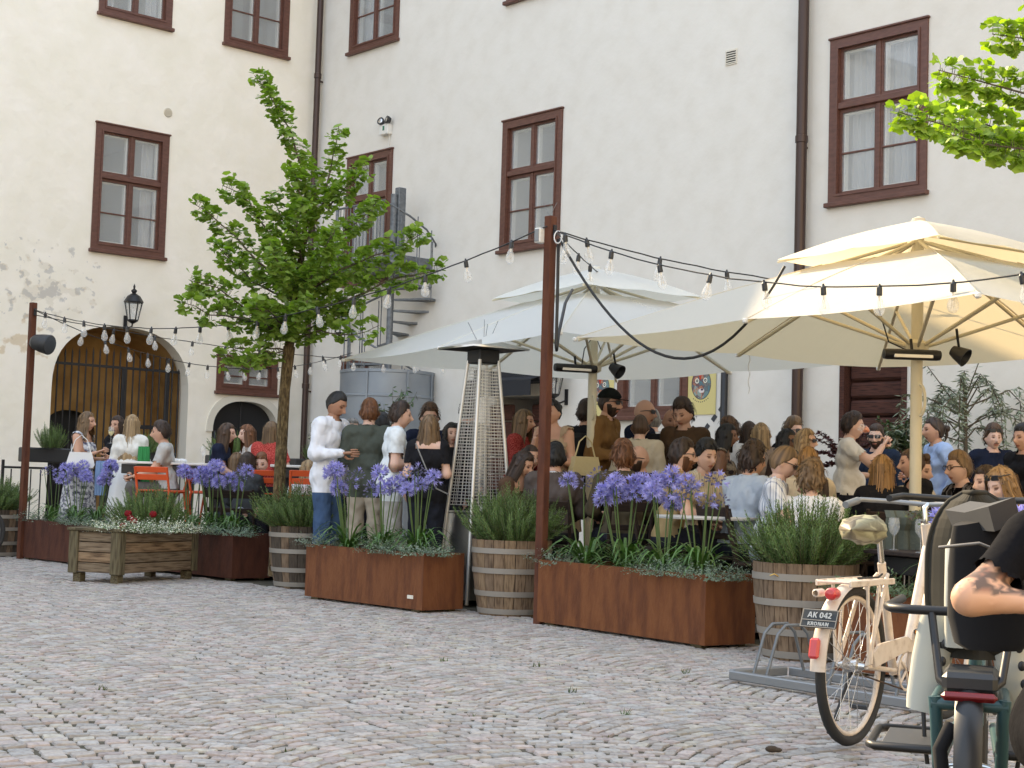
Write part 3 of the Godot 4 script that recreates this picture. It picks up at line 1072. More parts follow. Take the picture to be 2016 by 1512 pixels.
func face_point(lo: float, la: float) -> Vector3:
	# lo: 0 at the face, la: -90..90 degrees
	var cl := cos(la)
	var d := Vector3(cl * sin(lo), sin(la), cl * cos(lo))
	var p := Vector3(d.x * 0.0755, d.y * 0.117, d.z * 0.096)
	if p.y < -0.02: # jaw narrows, chin comes forward
		var t := clampf((-0.02 - p.y) / 0.097, 0, 1)
		p.x *= 1.0 - 0.30 * t * t
		if p.z > 0: p.z *= 1.0 - 0.05 * t
		else: p.z *= 1.0 - 0.45 * t
	if p.z < 0 and p.y > -0.02:
		p.z *= 1.06
	if p.z > 0:
		var g := func(x: float, y: float, sx: float, sy: float) -> float: return exp(-pow((p.x - x) / sx, 2.0) - pow((p.y - y) / sy, 2.0))
		p.z -= 0.006 * (1.0 - p.z / 0.096)
		p.z += 0.026 * g.call(0, -0.032, 0.011, 0.014) + 0.015 * g.call(0, -0.012, 0.008, 0.022)
		p.z -= 0.010 * (g.call(0.031, 0.006, 0.016, 0.011) + g.call(-0.031, 0.006, 0.016, 0.011))
		p.z += 0.005 * (g.call(0.028, 0.024, 0.022, 0.008) + g.call(-0.028, 0.024, 0.022, 0.008))
		p.z += 0.004 * (g.call(0.042, -0.022, 0.016, 0.014) + g.call(-0.042, -0.022, 0.016, 0.014))
		p.z += 0.008 * g.call(0, -0.061, 0.020, 0.006) + 0.007 * g.call(0, -0.073, 0.018, 0.006)
		p.z -= 0.004 * g.call(0, -0.067, 0.022, 0.0025)
		p.z += 0.010 * g.call(0, -0.103, 0.024, 0.014)
	var ear := exp(-pow((p.y + 0.012) / 0.026, 2.0) - pow((p.z + 0.008) / 0.016, 2.0))
	p.x += signf(p.x) * 0.020 * ear if absf(p.x) > 0.04 else 0.0
	return p

func lon_of(k: int) -> float:
	var t := 2.0 * k / LON - 1.0
	return PI * signf(t) * pow(absf(t), 1.35)

func lat_of(i: int) -> float:
	return -PI / 2 + PI * i / LAT

func people_meshes() -> void:
	for i in LAT + 1:
		for k in LON + 1:
			var p := face_point(lon_of(k), lat_of(i))
			head_p.append(p)
			var c := Color(1, 1, 1)
			if p.z > 0.03:
				for s: float in [-1.0, 1.0]:
					var e := Vector2((p.x - 0.031 * s) / 0.015, (p.y - 0.006) / 0.0075).length()
					if e < 1.0: c = Color(0.22, 0.16, 0.13)
					var br := Vector2((p.x - 0.031 * s) / 0.021, (p.y - 0.0255 + absf(p.x - 0.03 * s) * 0.15) / 0.0058).length()
					if br < 1.0: c = Color(0.30, 0.24, 0.20)
				if Vector2(p.x / 0.026, (p.y + 0.0675) / 0.0095).length() < 1.0:
					c = Color(0.84, 0.55, 0.52)
				if absf(p.x) < 0.024 and absf(p.y + 0.0672) < 0.0022: c = Color(0.45, 0.25, 0.23)
			head_c.append(c)
	# a relaxed hand: palm, four bent fingers of unequal length, a thumb from the side of the palm. Fingers point along -y, palm faces +z
	var b := MB.new()
	b.tube([Vector3(0, 0.01, 0), Vector3(0, -0.03, 0.002), Vector3(0, -0.07, 0.006), Vector3(0, -0.092, 0.010)], [0.026, 0.036, 0.042, 0.036], 10, true, 0.42)
	var ls := [0.070, 0.080, 0.075, 0.058]
	for k in 4:
		var x := 0.030 - 0.020 * k
		var l: float = ls[k]
		b.tube([Vector3(x * 0.9, -0.082, 0.008), Vector3(x, -0.082 - l * 0.45, 0.016), Vector3(x, -0.082 - l * 0.75, 0.034), Vector3(x * 0.95, -0.082 - l * 0.86, 0.056)], [0.0100, 0.0094, 0.0086, 0.0070], 6)
	b.tube([Vector3(0.028, -0.025, 0.006), Vector3(0.050, -0.050, 0.022), Vector3(0.052, -0.080, 0.036), Vector3(0.044, -0.098, 0.046)], [0.015, 0.0125, 0.0105, 0.0080], 6)
	hand_p = b.v
	hand_n = b.n

func at_head(lo: float, la: float, out: float) -> Vector3:
	var p := face_point(lo, la)
	return p + p.normalized() * out

# a shell over part of the head (hair, beard, cap): want(lo, la) gives its thickness, or less than 0 where there is none
func shell(b: MB, want: Callable, rows := 28, cols := 48, strand := 0.0, seed_ := 0) -> void:
	var pts := []
	var ok := []
	var f := FastNoiseLite.new()
	f.seed = seed_
	f.frequency = 1.0
	for i in rows + 1:
		for k in cols + 1:
			var la := -PI / 2 + PI * i / rows
			var lo := -PI + TAU * k / cols
			var w: float = want.call(lo, la)
			ok.append(w > 0.0)
			var kk := k % cols
			var lw := -PI + TAU * kk / cols
			var wig := strand * (f.get_noise_2d(lw * 9.0, la * 2.2) + 0.6 * f.get_noise_2d(lw * 22.0, la * 5.0))
			pts.append(at_head(lo, la, maxf(w, -0.006) + (wig if w > 0.0 else 0.0)))
	var nn := []
	for i in rows + 1:
		for k in cols + 1:
			var a: Vector3 = pts[i * (cols + 1) + (k + 1) % (cols + 1)] - pts[i * (cols + 1) + (k - 1 if k > 0 else cols - 1)]
			var c: Vector3 = pts[mini(i + 1, rows) * (cols + 1) + k] - pts[maxi(i - 1, 0) * (cols + 1) + k]
			var q := a.cross(c)
			nn.append(q.normalized() if q.length() > 1e-9 else pts[i * (cols + 1) + k].normalized())
	for i in rows:
		for k in cols:
			var q := [i * (cols + 1) + k, i * (cols + 1) + k + 1, (i + 1) * (cols + 1) + k + 1, (i + 1) * (cols + 1) + k]
			var any := false
			for e in q:
				if ok[e]: any = true
			if any:
				b.smooth_quad(pts[q[0]], pts[q[1]], pts[q[2]], pts[q[3]], nn[q[0]], nn[q[1]], nn[q[2]], nn[q[3]], Vector2(k * 0.006, i * 0.02), Vector2((k + 1) * 0.006, i * 0.02), Vector2((k + 1) * 0.006, (i + 1) * 0.02), Vector2(k * 0.006, (i + 1) * 0.02))

# hair falling behind and beside the head down to y = low (head coordinates)
func curtain_of_hair(b: MB, low: float, spread: float, wave: float, seed_: int, front := 0.0) -> void:
	var r := RandomNumberGenerator.new()
	r.seed = seed_
	var rows := 14
	var cols := 30
	var start := 0.92 - front
	var pts := []
	for i in rows + 1:
		var t := float(i) / rows
		var y := lerpf(0.03, low, t)
		for k in cols + 1:
			var a := start + (TAU - 2 * start) * k / cols
			var rx := lerpf(0.088, 0.088 + spread, smoothstep(0.1, 0.9, t))
			var rz := lerpf(0.108, 0.085 + spread * 0.35, smoothstep(0.2, 0.9, t))
			var ridge := 0.005 * sin(k * 2.3 + t * 3.0 * wave) + 0.004 * sin(k * 5.1 + seed_)
			ridge += wave * 0.010 * sin(t * 15.0 + k * 0.55) * t
			var tip := (0.02 * sin(k * 1.9 + seed_) - 0.02 * cos((a - PI) * 1.2)) * t
			pts.append(Vector3(sin(a) * (rx + ridge), y + tip, cos(a) * (rz + ridge) - 0.006 - 0.012 * t))
	for i in rows:
		for k in cols:
			var p := []
			var q := []
			for e in [[i, k], [i, k + 1], [i + 1, k + 1], [i + 1, k]]:
				var id: int = e[0] * (cols + 1) + e[1]
				p.append(pts[id])
				var l: Vector3 = pts[e[0] * (cols + 1) + mini(e[1] + 1, cols)] - pts[e[0] * (cols + 1) + maxi(e[1] - 1, 0)]
				var u: Vector3 = pts[mini(e[0] + 1, rows) * (cols + 1) + e[1]] - pts[maxi(e[0] - 1, 0) * (cols + 1) + e[1]]
				q.append(u.cross(l).normalized())
			var tu := k * 0.011
			b.smooth_quad(p[3], p[2], p[1], p[0], q[3], q[2], q[1], q[0], Vector2(tu, (i + 1) * 0.03), Vector2(tu + 0.011, (i + 1) * 0.03), Vector2(tu + 0.011, i * 0.03), Vector2(tu, i * 0.03))
			# the inner side, a little closer to the neck
			var s := Vector3(0.82, 1.0, 0.82)
			if i > 3:
				b.smooth_quad(p[0] * s, p[1] * s, p[2] * s, p[3] * s, -q[0], -q[1], -q[2], -q[3])

# short tapered locks lying over the cap of hair, so that it is not one smooth shape
func locks(b: MB, line: Callable, out: float, n: int, size: float, seed_: int) -> void:
	var r := RandomNumberGenerator.new()
	r.seed = seed_ + 5
	for i in n:
		var lo := r.randf_range(-PI, PI)
		var la := asin(r.randf_range(-0.5, 1.0))
		if la < line.call(lo) + 0.05:
			continue
		var p := at_head(lo, la, out)
		var nrm := p.normalized()
		var down := (Vector3(r.randf_range(-0.5, 0.5), -0.7, 0.35 * (1.0 if absf(lo) < 1.2 else -0.4)) + Vector3(nrm.x * 0.6, 0, nrm.z * 0.6))
		var d := (down - nrm * down.dot(nrm)).normalized()
		var s := d.cross(nrm) * size * r.randf_range(0.10, 0.2)
		var l := size * r.randf_range(0.7, 1.3)
		var m := p + d * l * 0.5 + nrm * size * 0.16
		var e := p + d * l + nrm * size * r.randf_range(-0.05, 0.16)
		var tu := Vector2(r.randf(), r.randf())
		b.smooth_quad(p - s, p + s, m + s * 0.8, m - s * 0.8, nrm - s * 20, nrm + s * 20, nrm + s * 20, nrm - s * 20, tu, tu, tu, tu)
		b.put(m - s * 0.8, nrm, tu); b.put(e, nrm, tu); b.put(m + s * 0.8, nrm, tu)

# loose ribbons over long hair
func strands(b: MB, low: float, spread: float, wave: float, seed_: int) -> void:
	var r := RandomNumberGenerator.new()
	r.seed = seed_ + 9
	for i in 46:
		var a := r.randf_range(0.95, TAU - 0.95)
		var w := r.randf_range(0.003, 0.007)
		var ph := r.randf() * TAU
		var end := low * r.randf_range(0.75, 1.10)
		var tu := Vector2(r.randf(), r.randf())
		var prev := []
		for k in 9:
			var t := k / 8.0
			var y := lerpf(0.05, end, t)
			var q := smoothstep(0.1, 0.9, (0.03 - y) / (0.03 - low))
			var rx := lerpf(0.093, 0.093 + spread, q) + 0.004 + wave * 0.008 * sin(t * 13.0 + ph) * t
			var rz := lerpf(0.113, 0.090 + spread * 0.35, q) + 0.004 + wave * 0.008 * sin(t * 13.0 + ph) * t
			var aa := a + wave * 0.10 * sin(t * 9.0 + ph) * t
			var p := Vector3(sin(aa) * rx, y, cos(aa) * rz - 0.006 - 0.012 * t)
			var side := Vector3(cos(aa), 0, -sin(aa)) * w * (1.0 - 0.8 * t)
			var nn := Vector3(sin(aa), 0.1, cos(aa))
			if k > 0:
				b.smooth_quad(prev[0], prev[1], p + side, p - side, nn - side * 20, nn + side * 20, nn + side * 20, nn - side * 20, tu, tu, tu, tu)
			prev = [p - side, p + side]

func hair_mesh(style: String, seed_: int) -> MB:
	var b := MB.new()
	var line := func(lo: float) -> float:
		# the hairline: above the brow in front, down to the nape behind
		var a := absf(lo)
		if a < 0.75: return 0.62
		if a < 1.35: return lerpf(0.62, 0.10, (a - 0.75) / 0.6)
		if a < 1.62: return lerpf(0.10, -0.12, (a - 1.35) / 0.27)
		return lerpf(-0.12, -0.62, clampf((a - 1.62) / 0.5, 0, 1))
	match style:
		"short", "thick", "crop":
			var k: float = {"short": 0.019, "thick": 0.030, "crop": 0.008}[style]
			shell(b, func(lo: float, la: float) -> float:
				var d: float = la - line.call(lo)
				if d < 0: return -1.0
				var top := smoothstep(0.2, 1.1, la) * (1.0 if absf(lo) < 2.0 else 0.6)
				return minf(k * 0.45 + k * 1.1 * top, 0.004 + d * 0.10), 30, 60, 0.0035 if style != "crop" else 0.0012, seed_)
			locks(b, line, k * 0.8, 230 if style != "crop" else 120, 0.045 if style == "thick" else 0.032 if style == "short" else 0.014, seed_)
		"receding":
			shell(b, func(lo: float, la: float) -> float:
				var d: float = la - line.call(lo)
				if d < 0 or (la > 0.55 and absf(lo) < 1.2): return -1.0
				return minf(0.007, 0.003 + d * 0.08), 30, 60, 0.001, seed_)
		"long", "wavy", "bob", "verylong":
			shell(b, func(lo: float, la: float) -> float:
				var d: float = la - (line.call(lo) if absf(lo) < 1.0 else minf(line.call(lo), -0.25))
				if d < 0: return -1.0
				return minf(0.017, 0.004 + d * 0.10), 30, 60, 0.003, seed_)
			var low: float = {"long": -0.30, "wavy": -0.26, "bob": -0.17, "verylong": -0.43}[style]
			var sp: float = {"long": 0.035, "wavy": 0.055, "bob": 0.030, "verylong": 0.075}[style]
			var wv: float = {"long": 0.25, "wavy": 1.3, "bob": 0.35, "verylong": 0.9}[style]
			curtain_of_hair(b, low, sp, wv, seed_, 0.10)
			locks(b, line, 0.012, 110, 0.045, seed_)
			strands(b, low, sp, wv, seed_)
		"up", "bun":
			shell(b, func(lo: float, la: float) -> float:
				var d: float = la - line.call(lo)
				if d < 0: return -1.0
				return minf(0.010, 0.003 + d * 0.09), 30, 60, 0.002, seed_)
			locks(b, line, 0.008, 120, 0.03, seed_)
			b.ball(Vector3(0, 0.02 if style == "bun" else 0.05, -0.125), Vector3(0.036, 0.034, 0.034), 12, 8)
			if style == "bun":
				b.tube([Vector3(0, 0.01, -0.12), Vector3(0, -0.04, -0.125), Vector3(0, -0.09, -0.11)], [0.02, 0.016, 0.006], 8)
	return b

func rot_x(p: Vector3, m: Vector3, a: float) -> Vector3:
	return m + Basis(Vector3.RIGHT, a) * (p - m)

# bones: [a, b, radius a, radius b, kind]; kinds: 0 torso, 1 upper arm, 2 forearm, 3 neck, 4 thigh, 5 shin, 6 foot
func skeleton(s: Dictionary) -> Dictionary:
	var pose: String = s.get("pose", "stand")
	var fem: bool = s.get("f", false)
	var fat: float = s.get("fat", 1.0)
	var drop := {"stand": 0.0, "sit": 0.40, "bar": 0.10}[pose] as float
	drop += s.get("sink", 0.0)
	var pelvis := Vector3(0, 0.95 - drop, 0)
	var sw := 0.158 if fem else 0.186
	var lean := deg_to_rad(s.get("lean", 4.0 if pose == "stand" else 8.0))
	var top := func(v: Vector3) -> Vector3: return rot_x(Vector3(v.x, v.y - drop, v.z), pelvis, lean)
	var B := []
	var hip := 0.118 if fem else 0.108
	B.append([pelvis + Vector3(-0.075, 0, 0), pelvis + Vector3(0.075, 0, 0), hip * fat, hip * fat, 0])
	var wr := (0.088 if fem else 0.106) * fat
	B.append([top.call(Vector3(-0.05, 1.10, 0.005)), top.call(Vector3(0.05, 1.10, 0.005)), wr, wr, 0])
	B.append([top.call(Vector3(-0.075, 1.29, 0.005)), top.call(Vector3(0.075, 1.29, 0.005)), 0.098 * fat, 0.098 * fat, 0])
	if fem:
		B.append([top.call(Vector3(-0.07, 1.26, 0.07)), top.call(Vector3(0.07, 1.26, 0.07)), 0.06, 0.06, 0])
	elif fat > 1.05:
		B.append([top.call(Vector3(-0.04, 1.08, 0.07)), top.call(Vector3(0.04, 1.08, 0.07)), 0.10, 0.10, 0])
	var neck: Vector3 = top.call(Vector3(0, 1.455, -0.012))
	var skull: Vector3 = top.call(Vector3(0, 1.56, 0.012))
	B.append([neck + Vector3(0, -0.03, 0), skull, 0.058 if not fem else 0.047, 0.052 if not fem else 0.044, 3])
	var wrists := []
	var arms: Array = s.get("arms", ["down", "down"])
	for i in 2:
		var g := -1.0 if i == 0 else 1.0
		var S: Vector3 = top.call(Vector3(g * sw, 1.405, -0.01))
		B.append([neck + Vector3(0, -0.045, 0), S + Vector3(-g * 0.02, 0.01, 0), 0.062, 0.054, 0])
		var e := Vector3.ZERO
		var w := Vector3.ZERO
		match arms[i]:
			"down": e = Vector3(0.045, -0.275, -0.03); w = Vector3(0.0, -0.245, 0.06)
			"bent": e = Vector3(0.05, -0.27, 0.01); w = Vector3(-0.07, 0.03, 0.235)
			"hold": e = Vector3(0.05, -0.26, 0.06); w = Vector3(-0.11, 0.10, 0.20)
			"chin": e = Vector3(0.03, -0.24, 0.13); w = Vector3(-0.115, 0.215, 0.06)
			"drink": e = Vector3(0.09, -0.13, 0.22); w = Vector3(-0.13, 0.17, 0.10)
			"table": e = Vector3(0.06, -0.235, 0.14); w = Vector3(-0.10, -0.03, 0.225)
			"fold": e = Vector3(0.055, -0.26, 0.06); w = Vector3(-0.23, 0.03, 0.10)
			"hip": e = Vector3(0.13, -0.24, -0.05); w = Vector3(-0.11, -0.18, 0.09)
			"crossed": e = Vector3(0.175, -0.13, 0.08); w = Vector3(-0.24, 0.0, 0.09)
			"point": e = Vector3(0.06, -0.18, 0.20); w = Vector3(-0.04, 0.06, 0.235)
		e.x *= g
		w.x *= g
		var E := S + Basis(Vector3.RIGHT, lean) * e
		var W := E + Basis(Vector3.RIGHT, lean) * w
		var ar: float = s.get("arm", 0.88 if fem else 1.04)
		B.append([S, E, 0.056 * ar, 0.043 * ar, 1])
		B.append([E, W, 0.043 * ar, 0.028 * ar, 2])
		wrists.append([E, W, g])
	for i in 2:
		var g := -1.0 if i == 0 else 1.0
		var H := pelvis + Vector3(g * 0.09, -0.03, 0)
		var K: Vector3
		var A: Vector3
		var T: Vector3
		match pose:
			"stand":
				K = Vector3(g * 0.10, 0.50, 0.025); A = Vector3(g * 0.105, 0.09, -0.02); T = Vector3(g * 0.125, 0.035, 0.15)
			"sit":
				K = Vector3(g * s.get("spread", 0.115), 0.50, 0.42); A = Vector3(g * s.get("spread", 0.115), 0.09, 0.40 - 0.06 * g); T = Vector3(g * 0.13, 0.035, 0.57 - 0.06 * g)
			_:
				K = Vector3(g * 0.115, 0.78, 0.40); A = Vector3(g * 0.115, 0.38, 0.30); T = Vector3(g * 0.13, 0.33, 0.46)
		B.append([H, K, 0.088 * fat, 0.058, 4])
		B.append([K, A, 0.057, 0.040, 5])
		B.append([A + Vector3(0, -0.035, -0.03), T, 0.042, 0.034, 6])
	return {"bones": B, "skull": skull, "wrists": wrists, "lean": lean, "top": top, "pelvis": pelvis, "neck": neck}

# the body as one field on a grid, meshed as surface nets at two levels: skin, and cloth a finger's breadth outside it
func field(B: Array, cell: float) -> Dictionary:
	var lo := Vector3(9, 9, 9)
	var hi := Vector3(-9, -9, -9)
	for e in B:
		for k in 2:
			var p: Vector3 = e[k]
			var r: float = e[2 + k] + 0.05
			lo = lo.min(p - Vector3(r, r, r))
			hi = hi.max(p + Vector3(r, r, r))
	var nx := int((hi.x - lo.x) / cell) + 2
	var ny := int((hi.y - lo.y) / cell) + 2
	var nz := int((hi.z - lo.z) / cell) + 2
	var sum := PackedFloat32Array()
	sum.resize(nx * ny * nz)
	var best := PackedFloat32Array()
	best.resize(nx * ny * nz)
	best.fill(1.0)
	var code := PackedInt32Array()
	code.resize(nx * ny * nz)
	var ik := 1.0 / 0.017
	for bi in B.size():
		var e: Array = B[bi]
		var a: Vector3 = e[0]
		var d: Vector3 = e[1] - e[0]
		var ra: float = e[2]
		var dr: float = e[3] - e[2]
		var l2 := maxf(d.length_squared(), 1e-6)
		var pad := Vector3.ONE * (maxf(e[2], e[3]) + 0.052)
		var p0: Vector3 = ((a.min(e[1]) - pad - lo) / cell).floor()
		var p1: Vector3 = ((a.max(e[1]) + pad - lo) / cell).ceil()
		var x0 := maxi(int(p0.x), 0); var x1 := mini(int(p1.x), nx - 1)
		var y0 := maxi(int(p0.y), 0); var y1 := mini(int(p1.y), ny - 1)
		var z0 := maxi(int(p0.z), 0); var z1 := mini(int(p1.z), nz - 1)
		for z in range(z0, z1 + 1):
			for y in range(y0, y1 + 1):
				var id := (z * ny + y) * nx + x0
				var p := lo + Vector3(x0, y, z) * cell - a
				for x in range(x0, x1 + 1):
					var t := clampf(p.dot(d) / l2, 0.0, 1.0)
					var dist := (p - d * t).length() - ra - dr * t
					if dist < 0.06:
						sum[id] += exp(-dist * ik)
						if dist < best[id]:
							best[id] = dist
							code[id] = e[4] * 100 + int(t * 99.0)
					id += 1
					p.x += cell
	for i in sum.size():
		sum[i] = -log(sum[i]) / ik if sum[i] > 1e-12 else 0.5
	return {"f": sum, "code": code, "lo": lo, "n": Vector3i(nx, ny, nz), "cell": cell}

const CORNERS := [[0, 0, 0], [1, 0, 0], [0, 1, 0], [1, 1, 0], [0, 0, 1], [1, 0, 1], [0, 1, 1], [1, 1, 1]]
const EDGES := [[0, 1], [2, 3], [4, 5], [6, 7], [0, 2], [1, 3], [4, 6], [5, 7], [0, 4], [1, 5], [2, 6], [3, 7]]

# returns triangle corners sorted into bins by what(code)
func nets(F: Dictionary, iso: float, what: Callable, bins: int, wrinkle := 0.0, seed_ := 0) -> Array:
	var f: PackedFloat32Array = F.f
	var code: PackedInt32Array = F.code
	var n: Vector3i = F.n
	var cell: float = F.cell
	var lo: Vector3 = F.lo
	var off := PackedInt32Array()
	for c in CORNERS:
		off.append((c[2] * n.y + c[1]) * n.x + c[0])
	var ids := {}
	var vp := PackedVector3Array()
	var vn := PackedVector3Array()
	var vb := PackedInt32Array()
	var fn := FastNoiseLite.new()
	fn.seed = seed_
	fn.frequency = 11.0
	fn.fractal_octaves = 2
	for z in n.z - 1:
		for y in n.y - 1:
			var id := (z * n.y + y) * n.x
			for x in n.x - 1:
				var q := id + x
				var v0 := f[q] - iso
				var mask := 0
				if v0 > 0.09:
					continue
				var vals := [v0, f[q + off[1]] - iso, f[q + off[2]] - iso, f[q + off[3]] - iso, f[q + off[4]] - iso, f[q + off[5]] - iso, f[q + off[6]] - iso, f[q + off[7]] - iso]
				for k in 8:
					if vals[k] < 0.0:
						mask |= 1 << k
				if mask == 0 or mask == 255:
					continue
				var s := Vector3.ZERO
				var cnt := 0
				for e in EDGES:
					var a: float = vals[e[0]]
					var b: float = vals[e[1]]
					if (a < 0.0) != (b < 0.0):
						var t := a / (a - b)
						var ca: Array = CORNERS[e[0]]
						var cb: Array = CORNERS[e[1]]
						s += Vector3(ca[0], ca[1], ca[2]).lerp(Vector3(cb[0], cb[1], cb[2]), t)
						cnt += 1
				s /= cnt
				var g := Vector3(vals[1] + vals[3] + vals[5] + vals[7] - vals[0] - vals[2] - vals[4] - vals[6], vals[2] + vals[3] + vals[6] + vals[7] - vals[0] - vals[1] - vals[4] - vals[5], vals[4] + vals[5] + vals[6] + vals[7] - vals[0] - vals[1] - vals[2] - vals[3]).normalized()
				var p := lo + (Vector3(x, y, z) + s) * cell
				if wrinkle > 0.0:
					var w := fn.get_noise_3d(p.x * 1.0, p.y * 0.55, p.z * 1.0)
					var wx := fn.get_noise_3d(p.x + 0.012, p.y * 0.55, p.z) - w
					var wy := fn.get_noise_3d(p.x, p.y * 0.55 + 0.012, p.z) - w
					var wz := fn.get_noise_3d(p.x, p.y * 0.55, p.z + 0.012) - w
					p += g * wrinkle * (0.4 + w)
					g = (g - Vector3(wx, wy, wz) * wrinkle * 110.0).normalized()
				ids[q] = vp.size()
				vp.append(p)
				vn.append(g)
				vb.append(what.call(code[q], p))
	var out := []
	for k in bins:
		out.append(MB.new())
	var dx := 1
	var dy := n.x
	var dz := n.x * n.y
	for q: int in ids:
		var inside := f[q] - iso < 0.0
		for ax in 3:
			var st: int = [dx, dy, dz][ax]
			if (f[q + st] - iso < 0.0) == inside:
				continue
			var s1: int = [dy, dz, dx][ax]
			var s2: int = [dz, dx, dy][ax]
			var i1: int = ids.get(q - s1, -1)
			var i2: int = ids.get(q - s1 - s2, -1)
			var i3: int = ids.get(q - s2, -1)
			if i1 < 0 or i2 < 0 or i3 < 0:
				continue
			var i0: int = ids[q]
			var bin := vb[i0]
			if bin < 0:
				continue
			var b: MB = out[bin]
			if inside:
				b.smooth_quad(vp[i0], vp[i1], vp[i2], vp[i3], vn[i0], vn[i1], vn[i2], vn[i3])
			else:
				b.smooth_quad(vp[i3], vp[i2], vp[i1], vp[i0], vn[i3], vn[i2], vn[i1], vn[i0])
	return out

var skins := {}
var cloths := {}

func skin(c: Color) -> StandardMaterial3D:
	var key := c.to_html()
	if not skins.has(key):
		var m := mat("skin_" + str(skins.size()), c, 0.55)
		m.vertex_color_use_as_albedo = true
		m.subsurf_scatter_enabled = true
		m.subsurf_scatter_strength = 0.06
		skins[key] = m
	return skins[key]

func cloth(c: Color, pattern := "") -> StandardMaterial3D:
	var key := c.to_html() + pattern
	if not cloths.has(key):
		var m := mat("cloth_" + str(cloths.size()), c, 0.9)
		if not M.has("weave_relief"):
			M.weave_relief = relief(201, 0.03, 4.0, 256, 4)
		m.normal_enabled = true
		m.normal_texture = M.weave_relief
		m.normal_scale = 0.35
		m.metallic_specular = 0.2
		tri_scale(m, Vector3(3, 3, 3))
		if pattern == "stripe" or pattern == "pinstripe":
			var im := Image.create(64, 8, false, Image.FORMAT_RGB8)
			im.fill(Color(1, 1, 1))
			im.fill_rect(Rect2i(10, 0, 14 if pattern == "stripe" else 6, 8), Color(0.50, 0.55, 0.66) if pattern == "stripe" else Color(0.74, 0.66, 0.52))
			im.fill_rect(Rect2i(40, 0, 5, 8), Color(0.72, 0.75, 0.80) if pattern == "stripe" else Color(0.85, 0.80, 0.7))
			m.albedo_texture = ImageTexture.create_from_image(im)
			tri_scale(m, Vector3(24, 24, 24))
		elif pattern == "floral":
			m.albedo_texture = noise(211, 0.03, [[0.0, Color(0.32, 0.32, 0.40)], [0.42, Color(0.45, 0.45, 0.52)], [0.47, Color(0.95, 0.95, 0.94)], [1.0, Color(1, 1, 1)]], 256, 2)
			tri_scale(m, Vector3(2.2, 2.2, 2.2))
		elif pattern == "ditsy":
			m.albedo_texture = noise(212, 0.09, [[0.0, Color(1.0, 0.8, 0.76)], [0.42, Color(1.0, 0.78, 0.74)], [0.5, Color(0.72, 0.36, 0.36)], [1.0, Color(0.66, 0.3, 0.3)]], 256, 2)
		elif pattern == "argyle":
			m.albedo_texture = noise(213, 0.022, [[0.0, Color(0.09, 0.06, 0.08)], [0.55, Color(0.09, 0.06, 0.08)], [0.57, Color(0.85, 0.86, 0.86)], [1.0, Color(0.9, 0.9, 0.9)]], 256, 1, FastNoiseLite.TYPE_CELLULAR)
		cloths[key] = m
	return cloths[key]

func hair_mat(c: Color) -> StandardMaterial3D:
	var key := "hair" + c.to_html()
	if not cloths.has(key):
		var m := mat("hair_" + str(cloths.size()), c, 0.55)
		if not M.has("hair_tex"):
			var im := Image.create(256, 16, false, Image.FORMAT_RGB8)
			var r := RandomNumberGenerator.new()
			r.seed = 4
			var v := 0.8
			for x in 256:
				v = clampf(v + r.randf_range(-0.2, 0.2), 0.68, 1.0)
				for y in 16:
					im.set_pixel(x, y, Color(v, v * 0.985, v * 0.96))
			M.hair_tex = ImageTexture.create_from_image(im)
		m.albedo_texture = M.hair_tex
		m.uv1_scale = Vector3(1.0, 1.0, 1.0)
		cloths[key] = m
	return cloths[key]

